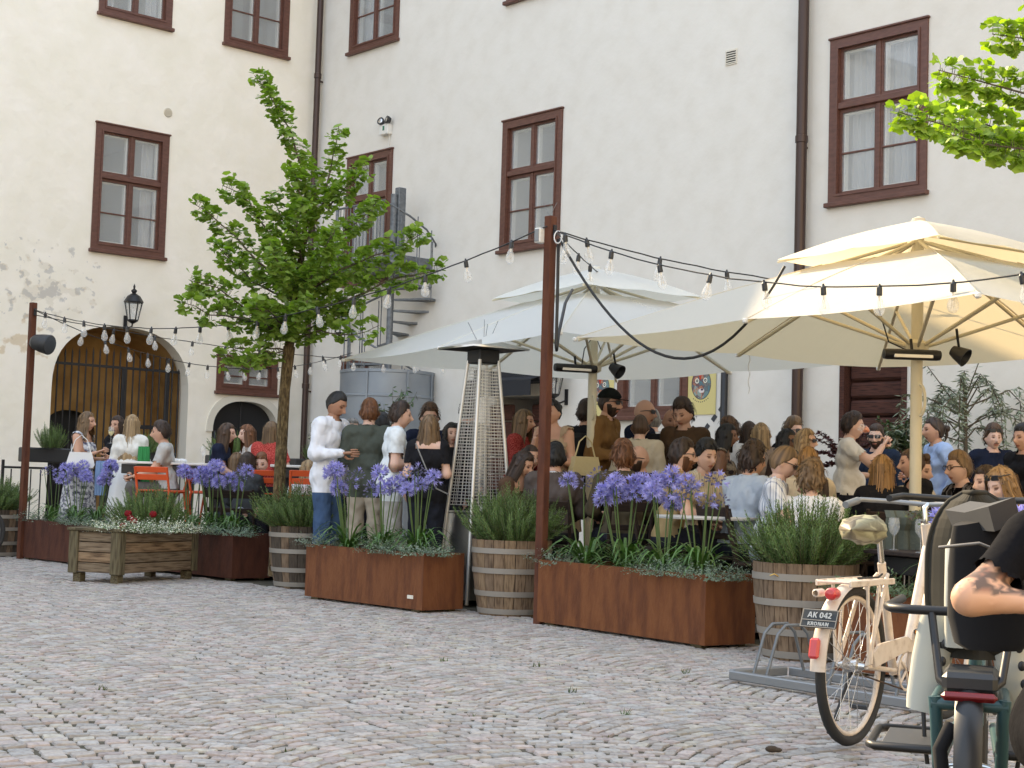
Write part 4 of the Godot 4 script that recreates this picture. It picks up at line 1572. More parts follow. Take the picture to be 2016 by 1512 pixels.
func person(s: Dictionary) -> Node3D:
	var H: float = s.get("h", 1.78)
	var k := H / 1.75
	var o := thing("person", s.label, "person", s.at, deg_to_rad(s.yaw), "guests on the terrace")
	var seed_ := int(absf(s.at.x * 1000.0 + s.at.z * 77.0))
	var sk := skeleton(s)
	var F := field(sk.bones, s.get("cell", 0.021))
	# skin
	var low: bool = s.get("low_neck", false)
	var sc := Basis.from_scale(Vector3.ONE * k)
	var body: MB = nets(F, 0.0, func(_c: int, _p: Vector3) -> int: return 0, 1)[0]
	body.colored = true
	body.col.resize(body.v.size())
	body.col.fill(Color(1, 1, 1))
	if s.has("tattoo"):
		var ink := FastNoiseLite.new()
		ink.seed = 6
		ink.frequency = 26.0
		var el: Vector3 = sk.wrists[0][0]
		for i in body.v.size():
			var q := body.v[i]
			if q.x < -0.12 and q.y > el.y + 0.012 and (q - el).length() < 0.19 and ink.get_noise_3dv(q) > -0.16:
				body.col[i] = Color(0.22, 0.24, 0.27) if ink.get_noise_3dv(q * 2.0) > -0.2 else Color(0.5, 0.42, 0.42)
	# head, turned as the guest looks
	var hb := Basis(Vector3.RIGHT, sk.lean * 0.3) * Basis(Vector3.UP, deg_to_rad(s.get("turn", 0.0))) * Basis(Vector3.RIGHT, deg_to_rad(s.get("nod", 0.0)))
	var hx := Transform3D(hb.scaled(Vector3.ONE * (1.02 if s.get("f", false) else 1.07)), sk.skull + Vector3(0, 0.052, 0.014))
	body.xf = hx
	for i in LAT:
		for j in LON:
			var id := [i * (LON + 1) + j, i * (LON + 1) + j + 1, (i + 1) * (LON + 1) + j + 1, (i + 1) * (LON + 1) + j]
			var nn := []
			for e: int in id:
				var r0 := e / (LON + 1)
				var c0 := e % (LON + 1)
				var a := head_p[r0 * (LON + 1) + (c0 + 1 if c0 < LON else 1)] - head_p[r0 * (LON + 1) + (c0 - 1 if c0 > 0 else LON - 1)]
				var c := head_p[mini(r0 + 1, LAT) * (LON + 1) + c0] - head_p[maxi(r0 - 1, 0) * (LON + 1) + c0]
				var q := a.cross(c)
				nn.append(q if q.length() > 1e-9 else head_p[e])
			for e in [0, 2, 1, 0, 3, 2]:
				body.c = head_c[id[e]]
				body.put(head_p[id[e]], nn[e])
	body.c = Color(1, 1, 1)
	for w in sk.wrists:
		var d: Vector3 = (w[1] - w[0]).normalized()
		var side := Vector3(-w[2], 0, 0)
		var palm := (side - d * side.dot(d)).normalized()
		var bx := (-d).cross(palm).normalized()
		body.xf = Transform3D(Basis(bx, -d, palm).scaled(Vector3.ONE * (0.92 if s.get("f", false) else 1.02)), w[1] + d * 0.012)
		for i in hand_p.size():
			body.put(hand_p[i], hand_n[i])
	body.xf = Transform3D()
	var ob := put(body, "body", skin(s.get("skin", Color(0.52, 0.28, 0.19))), o, Vector3.ZERO, sc)
	# clothing
	var sleeve: float = {"long": 2.0, "roll": 1.55, "short": 0.62, "none": 0.0}[s.get("sleeve", "long")]
	var dress: bool = s.get("dress", false)
	var bare: bool = s.get("bare", false)
	var waist: float = sk.pelvis.y + (0.06 if not dress else -9.0)
	var hem: float = sk.pelvis.y - s.get("hem", 0.0)
	var pose: String = s.get("pose", "stand")
	var ny: float = sk.neck.y
	var sort := func(c: int, p: Vector3) -> int:
		var kind := c / 100
		var t := (c % 100) / 99.0
		if kind == 3:
			return 0 if (t < 0.30 and not low) else -1
		if kind == 1: return 0 if t < sleeve else -1
		if kind == 2: return 0 if 1.0 + t * 0.98 < sleeve else -1
		if kind == 0:
			if low and p.y > ny - 0.06 - (0.04 if p.z > 0 else 0.0) and absf(p.x) < 0.12: return -1
			return 0 if p.y > hem + 0.02 else 1
		if kind == 6: return 2 if p.x < 0.0 else 3
		if bare: return -1
		if kind == 4 and pose == "stand" and p.y > hem: return 0
		return 1
	var parts := nets(F, s.get("loose", 0.012), sort, 4, s.get("wrinkle", 0.009), seed_)
	if parts[0].v.size(): put(parts[0], "top", cloth(s.top, s.get("pattern", "")), o, Vector3.ZERO, sc)
	if parts[1].v.size(): put(parts[1], "trousers" if not dress else "dress", cloth(s.get("legs", Color(0.03, 0.03, 0.04)), s.get("pattern", "") if dress else ""), o, Vector3.ZERO, sc)
	for i in [2, 3]:
		if parts[i].v.size(): put(parts[i], "shoe", cloth(s.get("shoes", Color(0.03, 0.025, 0.02))), o, Vector3.ZERO, sc)
	if s.has("skirt"):
		var b := MB.new()
		var y0: float = sk.pelvis.y + 0.12
		var y1: float = s.get("skirt_end", 0.45)
		var rows := 10
		for i in rows:
			for j in 36:
				var q := []
				var nq := []
				for e in [[i, j], [i, j + 1], [i + 1, j + 1], [i + 1, j]]:
					var t: float = float(e[0]) / rows
					var a: float = TAU * e[1] / 36
					var rr := lerpf(0.115, 0.235, sqrt(t)) * (1.0 + 0.05 * t * sin(a * 9.0) + 0.03 * t * sin(a * 17.0))
					q.append(Vector3(sin(a) * (rr + 0.045), lerpf(y0, y1, t), cos(a) * rr))
					nq.append(Vector3(sin(a + 0.5 * t * cos(a * 9.0)), 0.2, cos(a + 0.5 * t * cos(a * 9.0))))
				b.smooth_quad(q[3], q[2], q[1], q[0], nq[3], nq[2], nq[1], nq[0])
		put(b, "skirt", cloth(s.skirt, s.get("pattern", "")), o, Vector3.ZERO, sc)
	if s.get("collar", false):
		var b := MB.new()
		for g: float in [-1.0, 1.0]:
			var n0: Vector3 = sk.neck
			b.tube([n0 + Vector3(0, 0.035, -0.066), n0 + Vector3(g * 0.060, 0.028, -0.02), n0 + Vector3(g * 0.058, 0.0, 0.045), n0 + Vector3(g * 0.030, -0.050, 0.085)], [0.018, 0.019, 0.019, 0.013], 6, true, 0.45)
		put(b, "collar", cloth(s.get("collar_c", s.top), s.get("pattern", "")), o, Vector3.ZERO, sc)
	# hair, beard, hat, glasses
	var hk := Transform3D(sc * hx.basis, sc * hx.origin)
	if s.get("hair", "short") != "bald":
		var hm := put(hair_mesh(s.get("hair", "short"), seed_ % 97), "hair", hair_mat(s.get("hair_c", Color(0.05, 0.03, 0.02))), o)
		hm.transform = hk
	if s.has("beard"):
		var b := MB.new()
		var thick: float = s.beard
		shell(b, func(lo: float, la: float) -> float:
			var a := absf(lo)
			if a > 1.45 or la > -0.02 - 0.12 * cos(lo): return -1.0
			if a < 0.30 and la > -0.66 and la < -0.50: return -1.0
			if a < 0.42 and la > -0.36: return -1.0
			if la > -0.30 and a < 0.95: return -1.0
			return thick * (0.5 + 0.5 * smoothstep(-0.4, -0.9, la)), 40, 64, 0.0015, 3)
		put(b, "beard", hair_mat(s.get("beard_c", s.get("hair_c", Color(0.05, 0.03, 0.02)))), o).transform = hk
	if s.has("moustache"):
		var b := MB.new()
		b.tube([Vector3(-0.026, -0.056, 0.088), Vector3(0, -0.050, 0.104), Vector3(0.026, -0.056, 0.088)], [0.003, 0.006, 0.003], 6)
		put(b, "moustache", hair_mat(s.hair_c), o).transform = hk
	if s.has("shades"):
		# worn over the eyes (1), pushed up into the hair (2), clear glasses (3)
		var b := MB.new()
		var kind: int = s.shades
		var y := 0.008 if kind != 2 else 0.075
		var z := 0.100 if kind != 2 else 0.082
		for g: float in [-1.0, 1.0]:
			if kind == 3:
				var q := []
				for i in 13:
					var a := TAU * i / 12
					q.append(Vector3(g * 0.033 + cos(a) * 0.024, y + sin(a) * 0.019, z))
				b.tube(q, 0.0026, 5)
			else:
				b.box(Vector3(g * 0.034, y, z - 0.004), Vector3(0.056, 0.036, 0.006), 0.008, Basis(Vector3.UP, g * 0.22))
			b.tube([Vector3(g * 0.062, y + 0.008, z - 0.012), Vector3(g * 0.082, y + 0.008, 0.04), Vector3(g * 0.084, y, -0.01)], 0.0035, 5)
		b.box(Vector3(0, y + 0.008, z + 0.001), Vector3(0.02, 0.006, 0.005))
		put(b, "glasses", M.black_plastic, o).transform = hk
	if s.has("cap"):
		var brim := MB.new()
		brim.xf = Transform3D(Basis(Vector3.RIGHT, PI / 2 + 0.12), Vector3(0, 0.048, 0.0))
		brim.slab(PackedVector2Array([Vector2(-0.078, 0.05), Vector2(-0.066, 0.13), Vector2(-0.03, 0.165), Vector2(0.03, 0.165), Vector2(0.066, 0.13), Vector2(0.078, 0.05)]), -0.004, 0.004)
		var b := MB.new()
		shell(b, func(lo: float, la: float) -> float: return 0.020 if la > 0.32 else -1.0, 30, 48)
		var cp := put(b, "cap", cloth(s.cap), o)
		cp.transform = hk
		put(brim, "brim", cloth(s.cap), cp)
	s.w0 = o.transform * (sc * sk.wrists[0][1])
	s.w1 = o.transform * (sc * sk.wrists[1][1])
	return o

func heading(d: Vector2) -> float:
	return atan2(-d.y, d.x)

# ---------------------------------------------------------------- spiral staircase and landing
func stairs() -> void:
	var c := Vector3(-2.16, 0, -26.85)
	var o := thing("spiral_staircase", "galvanised steel spiral staircase with landing below the balcony door", "staircase", c)
	var b := MB.new()
	b.tube([Vector3(0, 0, 0), Vector3(0, 6.15, 0)], 0.058, 14)
	put(b, "column", M.galvanised, o)
	var n := 26
	var step := MB.new()
	var w := deg_to_rad(29.0)
	step.slab(PackedVector2Array([Vector2(0.05, -0.02), Vector2(0.78 * cos(w / 2), -0.78 * sin(w / 2)), Vector2(0.80, 0.0), Vector2(0.78 * cos(w / 2), 0.78 * sin(w / 2)), Vector2(0.05, 0.02)]), -0.035, 0.0)
	var tread := step.mesh()
	var post := MB.new()
	post.tube([Vector3(0, -0.05, 0), Vector3(0, 0.98, 0)], 0.011, 6)
	var baluster := post.mesh()
	var rail := []
	for k in n:
		var a := deg_to_rad(212.0) - k * deg_to_rad(26.5) * 1.0
		var y := 0.19 + k * 0.187
		# treads lie flat: turn the outline's z axis upright
		var t := put(tread, "tread", M.galvanised, o, Vector3(0, y, 0), Basis(Vector3.UP, a) * Basis(Vector3.RIGHT, -PI / 2))
		for h: float in [-0.2, 0.2]:
			var q := Vector3(cos(a + h) * 0.775, y, -sin(a + h) * 0.775)
			put(baluster, "baluster", M.galvanised, o, q)
		rail.append(Vector3(cos(a) * 0.775, y + 0.97, -sin(a) * 0.775))
	b = MB.new()
	b.tube(rail, 0.018, 8)
	put(b, "handrail", M.galvanised, o)
	# landing, running left along the wall from the column
	var u := Vector3(-0.664, 0, -0.748)
	var f := Vector3(-0.748, 0, 0.664)
	var turn := Basis(Vector3.UP, atan2(-u.z, u.x))
	b = MB.new()
	b.box(u * 0.45 - f * 0.35 + Vector3(0, 4.93, 0), Vector3(1.9, 0.17, 1.3), 0.01, turn)
	put(b, "landing", M.galvanised, o)
	for k in 15:
		b = MB.new()
		b.tube([u * (-0.1 + k * 0.1) + f * 0.28 + Vector3(0, 5.0, 0), u * (-0.1 + k * 0.1) + f * 0.28 + Vector3(0, 5.98, 0)], 0.010, 6)
		put(b, "baluster", M.galvanised, o)
	b = MB.new()
	b.tube([u * -0.12 + f * 0.28 + Vector3(0, 5.99, 0), u * 1.38 + f * 0.28 + Vector3(0, 5.99, 0)], 0.02, 8)
	put(b, "top_rail", M.galvanised, o)
	b = MB.new()
	b.box(u * 1.3 + f * 0.28 + Vector3(0, 5.5, 0), Vector3(0.06, 1.05, 0.06), 0.005)
	put(b, "end_post", M.galvanised, o)
	b = MB.new()
	b.box(Vector3(0.03, 5.65, 0) + f * -0.1, Vector3(0.13, 1.25, 0.16), 0.01, turn)
	put(b, "gate_panel", M.galvanised, o)
	# sheet metal drum round the lowest turn
	b = MB.new()
	b.lathe([Vector2(0.82, 0.0), Vector2(0.82, 3.02), Vector2(0.835, 3.02), Vector2(0.835, 2.97), Vector2(0.825, 2.96), Vector2(0.825, 2.6), Vector2(0.84, 2.59), Vector2(0.84, 2.56), Vector2(0.825, 2.55), Vector2(0.825, 0.0)], 40, deg_to_rad(250.0), deg_to_rad(-160.0))
	put(b, "drum_panel", M.zinc_sheet, o)
	b = MB.new()
	b.lathe([Vector2(0.80, 0.0), Vector2(0.80, 2.92), Vector2(0.815, 2.92), Vector2(0.815, 0.0)], 16, deg_to_rad(95.0), deg_to_rad(80.0))
	put(b, "drum_panel", M.zinc_sheet, o)
	for a: float in [1.2, -0.35, 0.5]:
		b = MB.new()
		b.box(Vector3(sin(a) * 0.84, 1.5, cos(a) * 0.84), Vector3(0.035, 3.0, 0.02), 0.004, Basis(Vector3.UP, a))
		put(b, "drum_seam", M.zinc_sheet, o)

# ---------------------------------------------------------------- terrace floor, planters, posts, barrels
const ROW := Vector2(0.664, 0.748)

func steel_planter(label: String, fl: Vector2, dir: Vector2, length: float, width: float, height: float, m: Material, badge := false) -> Transform3D:
	var back := Vector2(dir.y, -dir.x)
	var mid := fl + dir * (length / 2) + back * (width / 2)
	var o := thing("steel_planter", label, "planter", Vector3(mid.x, 0.0, mid.y), heading(dir), "rusty steel planters along the terrace")
	var b := MB.new()
	b.xf = Transform3D(Basis(Vector3.RIGHT, PI / 2), Vector3(0, height + 0.03, 0))
	ring(b, length, width, 0.028, 0.0, height)
	put(b, "trough", m, o)
	b = MB.new()
	b.box(Vector3(0, height - 0.03, 0), Vector3(length - 0.06, 0.03, width - 0.06))
	put(b, "soil", M.soil, o)
	for x: float in [-1.0, 1.0]:
		for z: float in [-1.0, 1.0]:
			b = MB.new()
			b.box(Vector3(x * (length / 2 - 0.12), 0.02, z * (width / 2 - 0.06)), Vector3(0.11, 0.035, 0.07), 0.004)
			put(b, "foot", M.board_green, o)
	if badge:
		b = MB.new()
		b.box(Vector3(length / 2 - 0.16, 0.13, width / 2 + 0.004), Vector3(0.08, 0.03, 0.006), 0.002)
		put(b, "badge", M.render_edge, o)
	return o.transform

func barrel(label: String, at: Vector3, r1: float, r0: float, h: float, dark := false, turn := 0.0) -> void:
	var o := thing("oak_barrel", label, "barrel", at, turn, "half barrels with rosemary")
	var n := 22
	var rr := func(t: float) -> float: return lerpf(r0, r1, t) + 0.018 * sin(PI * t)
	for k in n:
		var b := MB.new()
		var a0 := TAU * k / n + 0.008
		var a1 := TAU * (k + 1) / n - 0.008
		var p := RandomNumberGenerator.new()
		p.seed = k * 7 + int(at.x * 50)
		var out := p.randf_range(0.0, 0.004)
		for i in 5:
			var t0 := i / 5.0
			var t1 := (i + 1) / 5.0
			var f := func(a: float, t: float, d: float) -> Vector3: return Vector3(sin(a) * (rr.call(t) + d), t * h, cos(a) * (rr.call(t) + d))
			b.smooth_quad(f.call(a0, t0, out), f.call(a1, t0, out), f.call(a1, t1, out), f.call(a0, t1, out), f.call(a0, 0, 0) * Vector3(1, 0, 1), f.call(a1, 0, 0) * Vector3(1, 0, 1), f.call(a1, 0, 0) * Vector3(1, 0, 1), f.call(a0, 0, 0) * Vector3(1, 0, 1))
			b.quad(f.call(a1, t0, -0.025), f.call(a0, t0, -0.025), f.call(a0, t1, -0.025), f.call(a1, t1, -0.025))
			b.quad(f.call(a0, t0, -0.025), f.call(a0, t0, out), f.call(a0, t1, out), f.call(a0, t1, -0.025))
			b.quad(f.call(a1, t0, out), f.call(a1, t0, -0.025), f.call(a1, t1, -0.025), f.call(a1, t1, out))
			if i == 4:
				b.quad(f.call(a0, 1.0, out), f.call(a1, 1.0, out), f.call(a1, 1.0, -0.025), f.call(a0, 1.0, -0.025))
		var m: Material = M[["stave_a", "stave_b", "stave_c"][p.randi() % 3]]
		if dark:
			m = M[["stave_dark", "stave_c"][p.randi() % 2]]
		put(b, "stave", m, o)
	for t: float in [0.07, 0.30, 0.60, 0.86]:
		var b := MB.new()
		var y := t * h
		var d := 0.022
		b.lathe([Vector2(rr.call(t - 0.035) + 0.003, y - d), Vector2(rr.call(t - 0.035) + 0.009, y - d), Vector2(rr.call(t + 0.035) + 0.009, y + d), Vector2(rr.call(t + 0.035) + 0.003, y + d)], 40)
		put(b, "hoop", M.hoop, o)
	var b := MB.new()
	b.lathe([Vector2(r1 - 0.03, h - 0.06), Vector2(0.0, h - 0.04)], 24)
	put(b, "soil", M.soil, o)

func terrace() -> void:
	var b := MB.new()
	b.xf = Transform3D(Basis(Vector3.RIGHT, -PI / 2), Vector3.ZERO)
	b.slab(PackedVector2Array([Vector2(-5.5, 20.1), Vector2(-1.2, 15.1), Vector2(0.3, 13.7), Vector2(1.0, 12.7), Vector2(2.0, 11.35), Vector2(2.6, 10.7), Vector2(3.2, 9.4), Vector2(8, 9.2), Vector2(7.6, 16.6), Vector2(0.2, 25.0), Vector2(-1.4, 25.4), Vector2(-3.4, 25.6), Vector2(-5.4, 27.6), Vector2(-10.5, 23.6)]), 0.05, 0.15)
	var deck := setting(b, "terrace_floor", M.deck_wood)
	var T := {}
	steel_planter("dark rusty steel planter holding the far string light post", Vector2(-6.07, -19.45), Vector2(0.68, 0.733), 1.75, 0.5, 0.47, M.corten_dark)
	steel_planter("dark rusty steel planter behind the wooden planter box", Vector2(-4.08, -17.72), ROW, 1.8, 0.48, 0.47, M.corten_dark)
	steel_planter("rusty steel planter with small metal badge, beside the patio heater", Vector2(-1.83, -14.2), ROW, 1.72, 0.44, 0.47, M.corten, true)
	steel_planter("large orange rusty steel planter with the tall post at its end", Vector2(0.25, -12.2), Vector2(0.576, 0.817), 1.93, 0.47, 0.48, M.corten_warm)
	steel_planter("rusty steel planter with low green plants behind the pink bicycle", Vector2(1.98, -9.35), Vector2(0.90, 0.436), 1.6, 0.4, 0.47, M.corten)
	# posts of the string lights
	for e in [[Vector3(-6.06, 0, -19.42), "rusty square post with a loudspeaker, standing in a planter", 3.22], [Vector3(0.27, 0, -12.27), "tall rusty square post carrying several light strings", 3.24]]:
		var p: Node3D = thing("light_post", e[1], "post", e[0], heading(ROW) + 0.12, "rusty light posts")
		b = MB.new()
		b.box(Vector3(0, e[2] / 2, 0), Vector3(0.075, e[2], 0.075), 0.006)
		put(b, "shaft", M.corten_post, p)
		b = MB.new()
		b.box(Vector3(0.048, e[2] - 0.12, 0), Vector3(0.02, 0.09, 0.03), 0.003)
		put(b, "hook_plate", M.black_metal, p)
	var jb := thing("junction_box", "small white junction box near the top of the tall rusty post", "junction box", Vector3(0.19, 3.08, -12.27), heading(ROW) + 0.12)
	b = MB.new()
	b.box(Vector3.ZERO, Vector3(0.06, 0.12, 0.08), 0.006)
	put(b, "housing", M.white_paint, jb)
	b = MB.new()
	b.box(Vector3(0, 0, 0.042), Vector3(0.045, 0.1, 0.01), 0.003)
	put(b, "lid", M.steel_grey, jb)
	var sp := thing("bird_spikes", "thin wire bird spikes on top of the tall rusty post", "bird spikes", Vector3(0.26, 3.24, -12.27))
	for a: float in [-0.5, 0.1, 0.55]:
		b = MB.new()
		b.tube([Vector3(0, 0, 0), Vector3(sin(a) * 0.11, 0.11, 0.02 * a)], 0.0018, 4)
		put(b, "wire", M.steel_grey, sp)
	var ls := thing("loudspeaker", "black outdoor loudspeaker mounted on the rusty post", "loudspeaker", Vector3(-5.90, 2.70, -19.30), deg_to_rad(72.0))
	b = MB.new()
	b.xf = Transform3D(Basis(Vector3.RIGHT, PI / 2 + 0.18), Vector3.ZERO)
	b.lathe([Vector2(0.0, -0.14), Vector2(0.06, -0.135), Vector2(0.095, -0.09), Vector2(0.118, 0.02), Vector2(0.128, 0.12), Vector2(0.12, 0.135)], 20)
	put(b, "cabinet", M.black_plastic, ls)
	b = MB.new()
	b.xf = Transform3D(Basis(Vector3.RIGHT, PI / 2 + 0.18), Vector3.ZERO)
	b.lathe([Vector2(0.12, 0.133), Vector2(0.06, 0.148), Vector2(0.0, 0.152)], 20)
	put(b, "grille", M.grille, ls)
	b = MB.new()
	b.tube([Vector3(0, 0, -0.1), Vector3(0, -0.02, -0.17)], 0.02, 8)
	put(b, "bracket", M.black_metal, ls)
	barrel("weathered half barrel standing behind the badge planter and the wooden box", Vector3(-2.08, 0, -15.75), 0.325, 0.25, 0.62, true, 0.3)
	barrel("half barrel with dark stained foot, between patio heater and tall post", Vector3(0.04, 0, -13.1), 0.335, 0.26, 0.63, false, 0.1)
	barrel("light oak half barrel behind the bicycle rack", Vector3(1.97, 0, -10.25), 0.345, 0.265, 0.63, false, 0.6)
	barrel("dark half barrel beside the parked bicycle wheel near the gateway", Vector3(-6.6, 0, -19.95), 0.38, 0.33, 0.6, true)
	b = MB.new()
	b.tube([Vector3(-0.03, 0, 0), Vector3(-0.01, 0.012, 0.02), Vector3(0.02, -0.005, 0.02), Vector3(0.04, 0.02, 0.012), Vector3(0.045, 0.03, 0.0)], 0.005, 6)
	single(b, "brass_hook", mat("brass", Color(0.75, 0.5, 0.16), 0.3, 1.0), "small brass hook screwed to the light oak half barrel", "hook", Vector3(1.72, 0.55, -10.0), 0.3)
	wooden_planter()
	rail_planters()
	patio_heater()

func board(called: String, parent: Node3D, s: Vector3, at: Vector3, turn: float, m: Material) -> void:
	var b := MB.new()
	b.box(Vector3.ZERO, s, 0.006)
	put(b, called, m, parent, at, Basis(Vector3.UP, turn))

func wooden_planter() -> void:
	# a long box of horizontal boards on block feet; local x runs along its long side
	var r := Vector2(0.40, -0.917)
	var front := Vector2(-3.80, -15.28)
	var l := Vector2(-0.917, -0.40)
	var mid := front + r * 0.66 + l * 0.31
	var o := thing("wooden_planter", "weathered wooden planter box with red and white flowers", "planter", Vector3(mid.x, 0, mid.y), heading(r))
	var L := 1.32
	var W := 0.62
	var ms := [M.board_a, M.board_b, M.board_c]
	for k in 4:
		var y := 0.155 + k * 0.101
		for s: float in [-1.0, 1.0]:
			board("board", o, Vector3(L - 0.10, 0.094, 0.028), Vector3(0, y, s * (W / 2 - 0.03)), 0.0, ms[(k + 1) % 3])
			board("board", o, Vector3(W - 0.10, 0.094, 0.028), Vector3(s * (L / 2 - 0.03), y, 0), PI / 2, ms[(k + 2) % 3])
	for sx: float in [-1.0, 1.0]:
		for sz: float in [-1.0, 1.0]:
			for e in [[Vector3(0.095, 0.42, 0.028), Vector3(sx * (L / 2 - 0.047), 0.305, sz * (W / 2 - 0.008))], [Vector3(0.028, 0.42, 0.095), Vector3(sx * (L / 2 - 0.008), 0.305, sz * (W / 2 - 0.062))]]:
				var b := MB.new()
				b.box(Vector3.ZERO, Vector3(e[0].y, e[0].x, e[0].z), 0.006)
				put(b, "corner_board", M.board_green, o, e[1], Basis(Vector3.BACK, PI / 2))
			var b := MB.new()
			b.box(Vector3(sx * (L / 2 - 0.08), 0.05, sz * (W / 2 - 0.08)), Vector3(0.09, 0.10, 0.09), 0.005)
			put(b, "foot", M.board_green, o)
	for s: float in [-1.0, 1.0]:
		board("rim", o, Vector3(L + 0.04, 0.032, 0.10), Vector3(0, 0.532, s * (W / 2 - 0.03)), 0.0, M.board_green)
		board("rim", o, Vector3(W - 0.165, 0.032, 0.10), Vector3(s * (L / 2 - 0.03), 0.532, 0), PI / 2, M.board_green)
	var b := MB.new()
	b.box(Vector3(0, 0.47, 0), Vector3(L - 0.12, 0.03, W - 0.12))
	put(b, "soil", M.soil, o)

func rail_planters() -> void:
	# low iron railing at the back of the terrace with planter boxes hung on it
	var a := Vector3(-7.4, 0.15, -20.4)
	var d := Vector3(0.748, 0, -0.664)
	for k in 5:
		var c := a + d * (k * 1.45)
		var rail := thing("iron_railing", ["black railing section at the wall below the worn plaster", "black railing section in front of the gateway jamb", "black railing section before the iron gate", "black railing section behind the standing women", "black railing section before the cellar door"][k], "railing", c, heading(Vector2(d.x, d.z)), "railing sections at the back of the terrace")
		for x: float in [-0.68, 0.68]:
			var b := MB.new()
			b.box(Vector3(x, 0.55, 0), Vector3(0.035, 1.1, 0.035), 0.004)
			put(b, "post", M.black_metal, rail)
		for y: float in [0.15, 1.0]:
			var b := MB.new()
			b.box(Vector3(0, y, 0), Vector3(1.33, 0.03, 0.03), 0.004)
			put(b, "rail", M.black_metal, rail)
		for i in 9:
			var b := MB.new()
			b.box(Vector3(-0.56 + i * 0.14, 0.57, 0), Vector3(0.014, 0.82, 0.014))
			put(b, "bar", M.black_metal, rail)
		var pl := thing("railing_planter", ["black planter box with silvery trailing plants on the railing", "black planter box of rosemary beside the rusty post", "black planter box hung before the iron gate", "black planter box of bushy rosemary behind the seated man", "black planter box of silvery foliage near the cellar door"][k], "planter", c + Vector3(0, 1.08, 0.0), heading(Vector2(d.x, d.z)), "planter boxes on the railing")
		var b := MB.new()
		b.box(Vector3(0, 0.10, 0.0), Vector3(0.85, 0.20, 0.24), 0.015)
		put(b, "box", M.black_plastic, pl)

func patio_heater() -> void:
	var o := thing("patio_heater", "pyramid shaped stainless steel patio heater with wire guards", "heater", Vector3(-0.27, 0.0, -14.15), deg_to_rad(34.0))
	var b: MB
	var w0 := 0.27
	var w1 := 0.10
	var top := 2.22
	for sx: float in [-1.0, 1.0]:
		for sz: float in [-1.0, 1.0]:
			b = MB.new()
			b.tube([Vector3(sx * w0, 0.02, sz * w0), Vector3(sx * w1, top, sz * w1)], 0.017, 8)
			put(b, "leg", M.brushed_steel, o)
	var f := func(y: float) -> float: return lerpf(w0, w1, y / top)
	# base cabinet
	for k in 4:
		b = MB.new()
		b.xf = Transform3D(Basis(Vector3.UP, k * PI / 2), Vector3.ZERO)
		var a: float = f.call(0.06) - 0.005
		var c: float = f.call(0.82) - 0.005
		b.quad(Vector3(-a, 0.06, a), Vector3(a, 0.06, a), Vector3(c, 0.82, c), Vector3(-c, 0.82, c))
		put(b, "cabinet_panel", M.stainless, o)
		b = MB.new()
		b.xf = Transform3D(Basis(Vector3.UP, k * PI / 2), Vector3.ZERO)
		for i in 44:
			var y := 0.90 + i * 0.0292
			var h: float = f.call(y) - 0.004
			b.box(Vector3(0, y, h), Vector3(h * 2, 0.006, 0.006))
		for i in 5:
			var t := -0.66 + i * 0.33
			b.tube([Vector3(t * f.call(0.9), 0.90, f.call(0.9) - 0.004), Vector3(t * f.call(2.16), 2.16, f.call(2.16) - 0.004)], 0.0028, 4)
		put(b, "wire_guard", M.brushed_steel, o)
	b = MB.new()
	var s := 0.215
	b.box(Vector3(0, 0.835, 0), Vector3(s * 2 - 0.02, 0.02, s * 2 - 0.02), 0.004)
	put(b, "shelf", M.stainless, o)
	b = MB.new()
	b.tube([Vector3(0, 0.85, 0), Vector3(0, 2.2, 0)], 0.05, 14)
	put(b, "glass_tube", M.pane, o)
	b = MB.new()
	b.box(Vector3(0, 2.255, 0), Vector3(0.22, 0.13, 0.22), 0.01)
	put(b, "burner_head", M.black_metal, o)
	b = MB.new()
	b.lathe([Vector2(0.43, 2.318), Vector2(0.43, 2.335), Vector2(0.0, 2.43)], 4, TAU, PI / 4)
	put(b, "hood", M.stainless, o)
	b = MB.new()
	b.lathe([Vector2(0.0, 2.40), Vector2(0.428, 2.32)], 4, TAU, PI / 4)
	put(b, "hood_lining", M.black_metal, o)
	var sp := thing("bird_spikes", "thin bird spikes on the hood of the patio heater", "bird spikes", Vector3(-0.27, 2.41, -14.15))
	for e in [[-0.6, 0.16], [0.0, 0.19], [0.12, 0.15], [0.5, 0.18]]:
		b = MB.new()
		b.tube([Vector3(e[0] * 0.1, -0.01, 0), Vector3(e[0] * 0.25, e[1], 0)], 0.003, 4)
		put(b, "wire", M.steel_grey, sp)

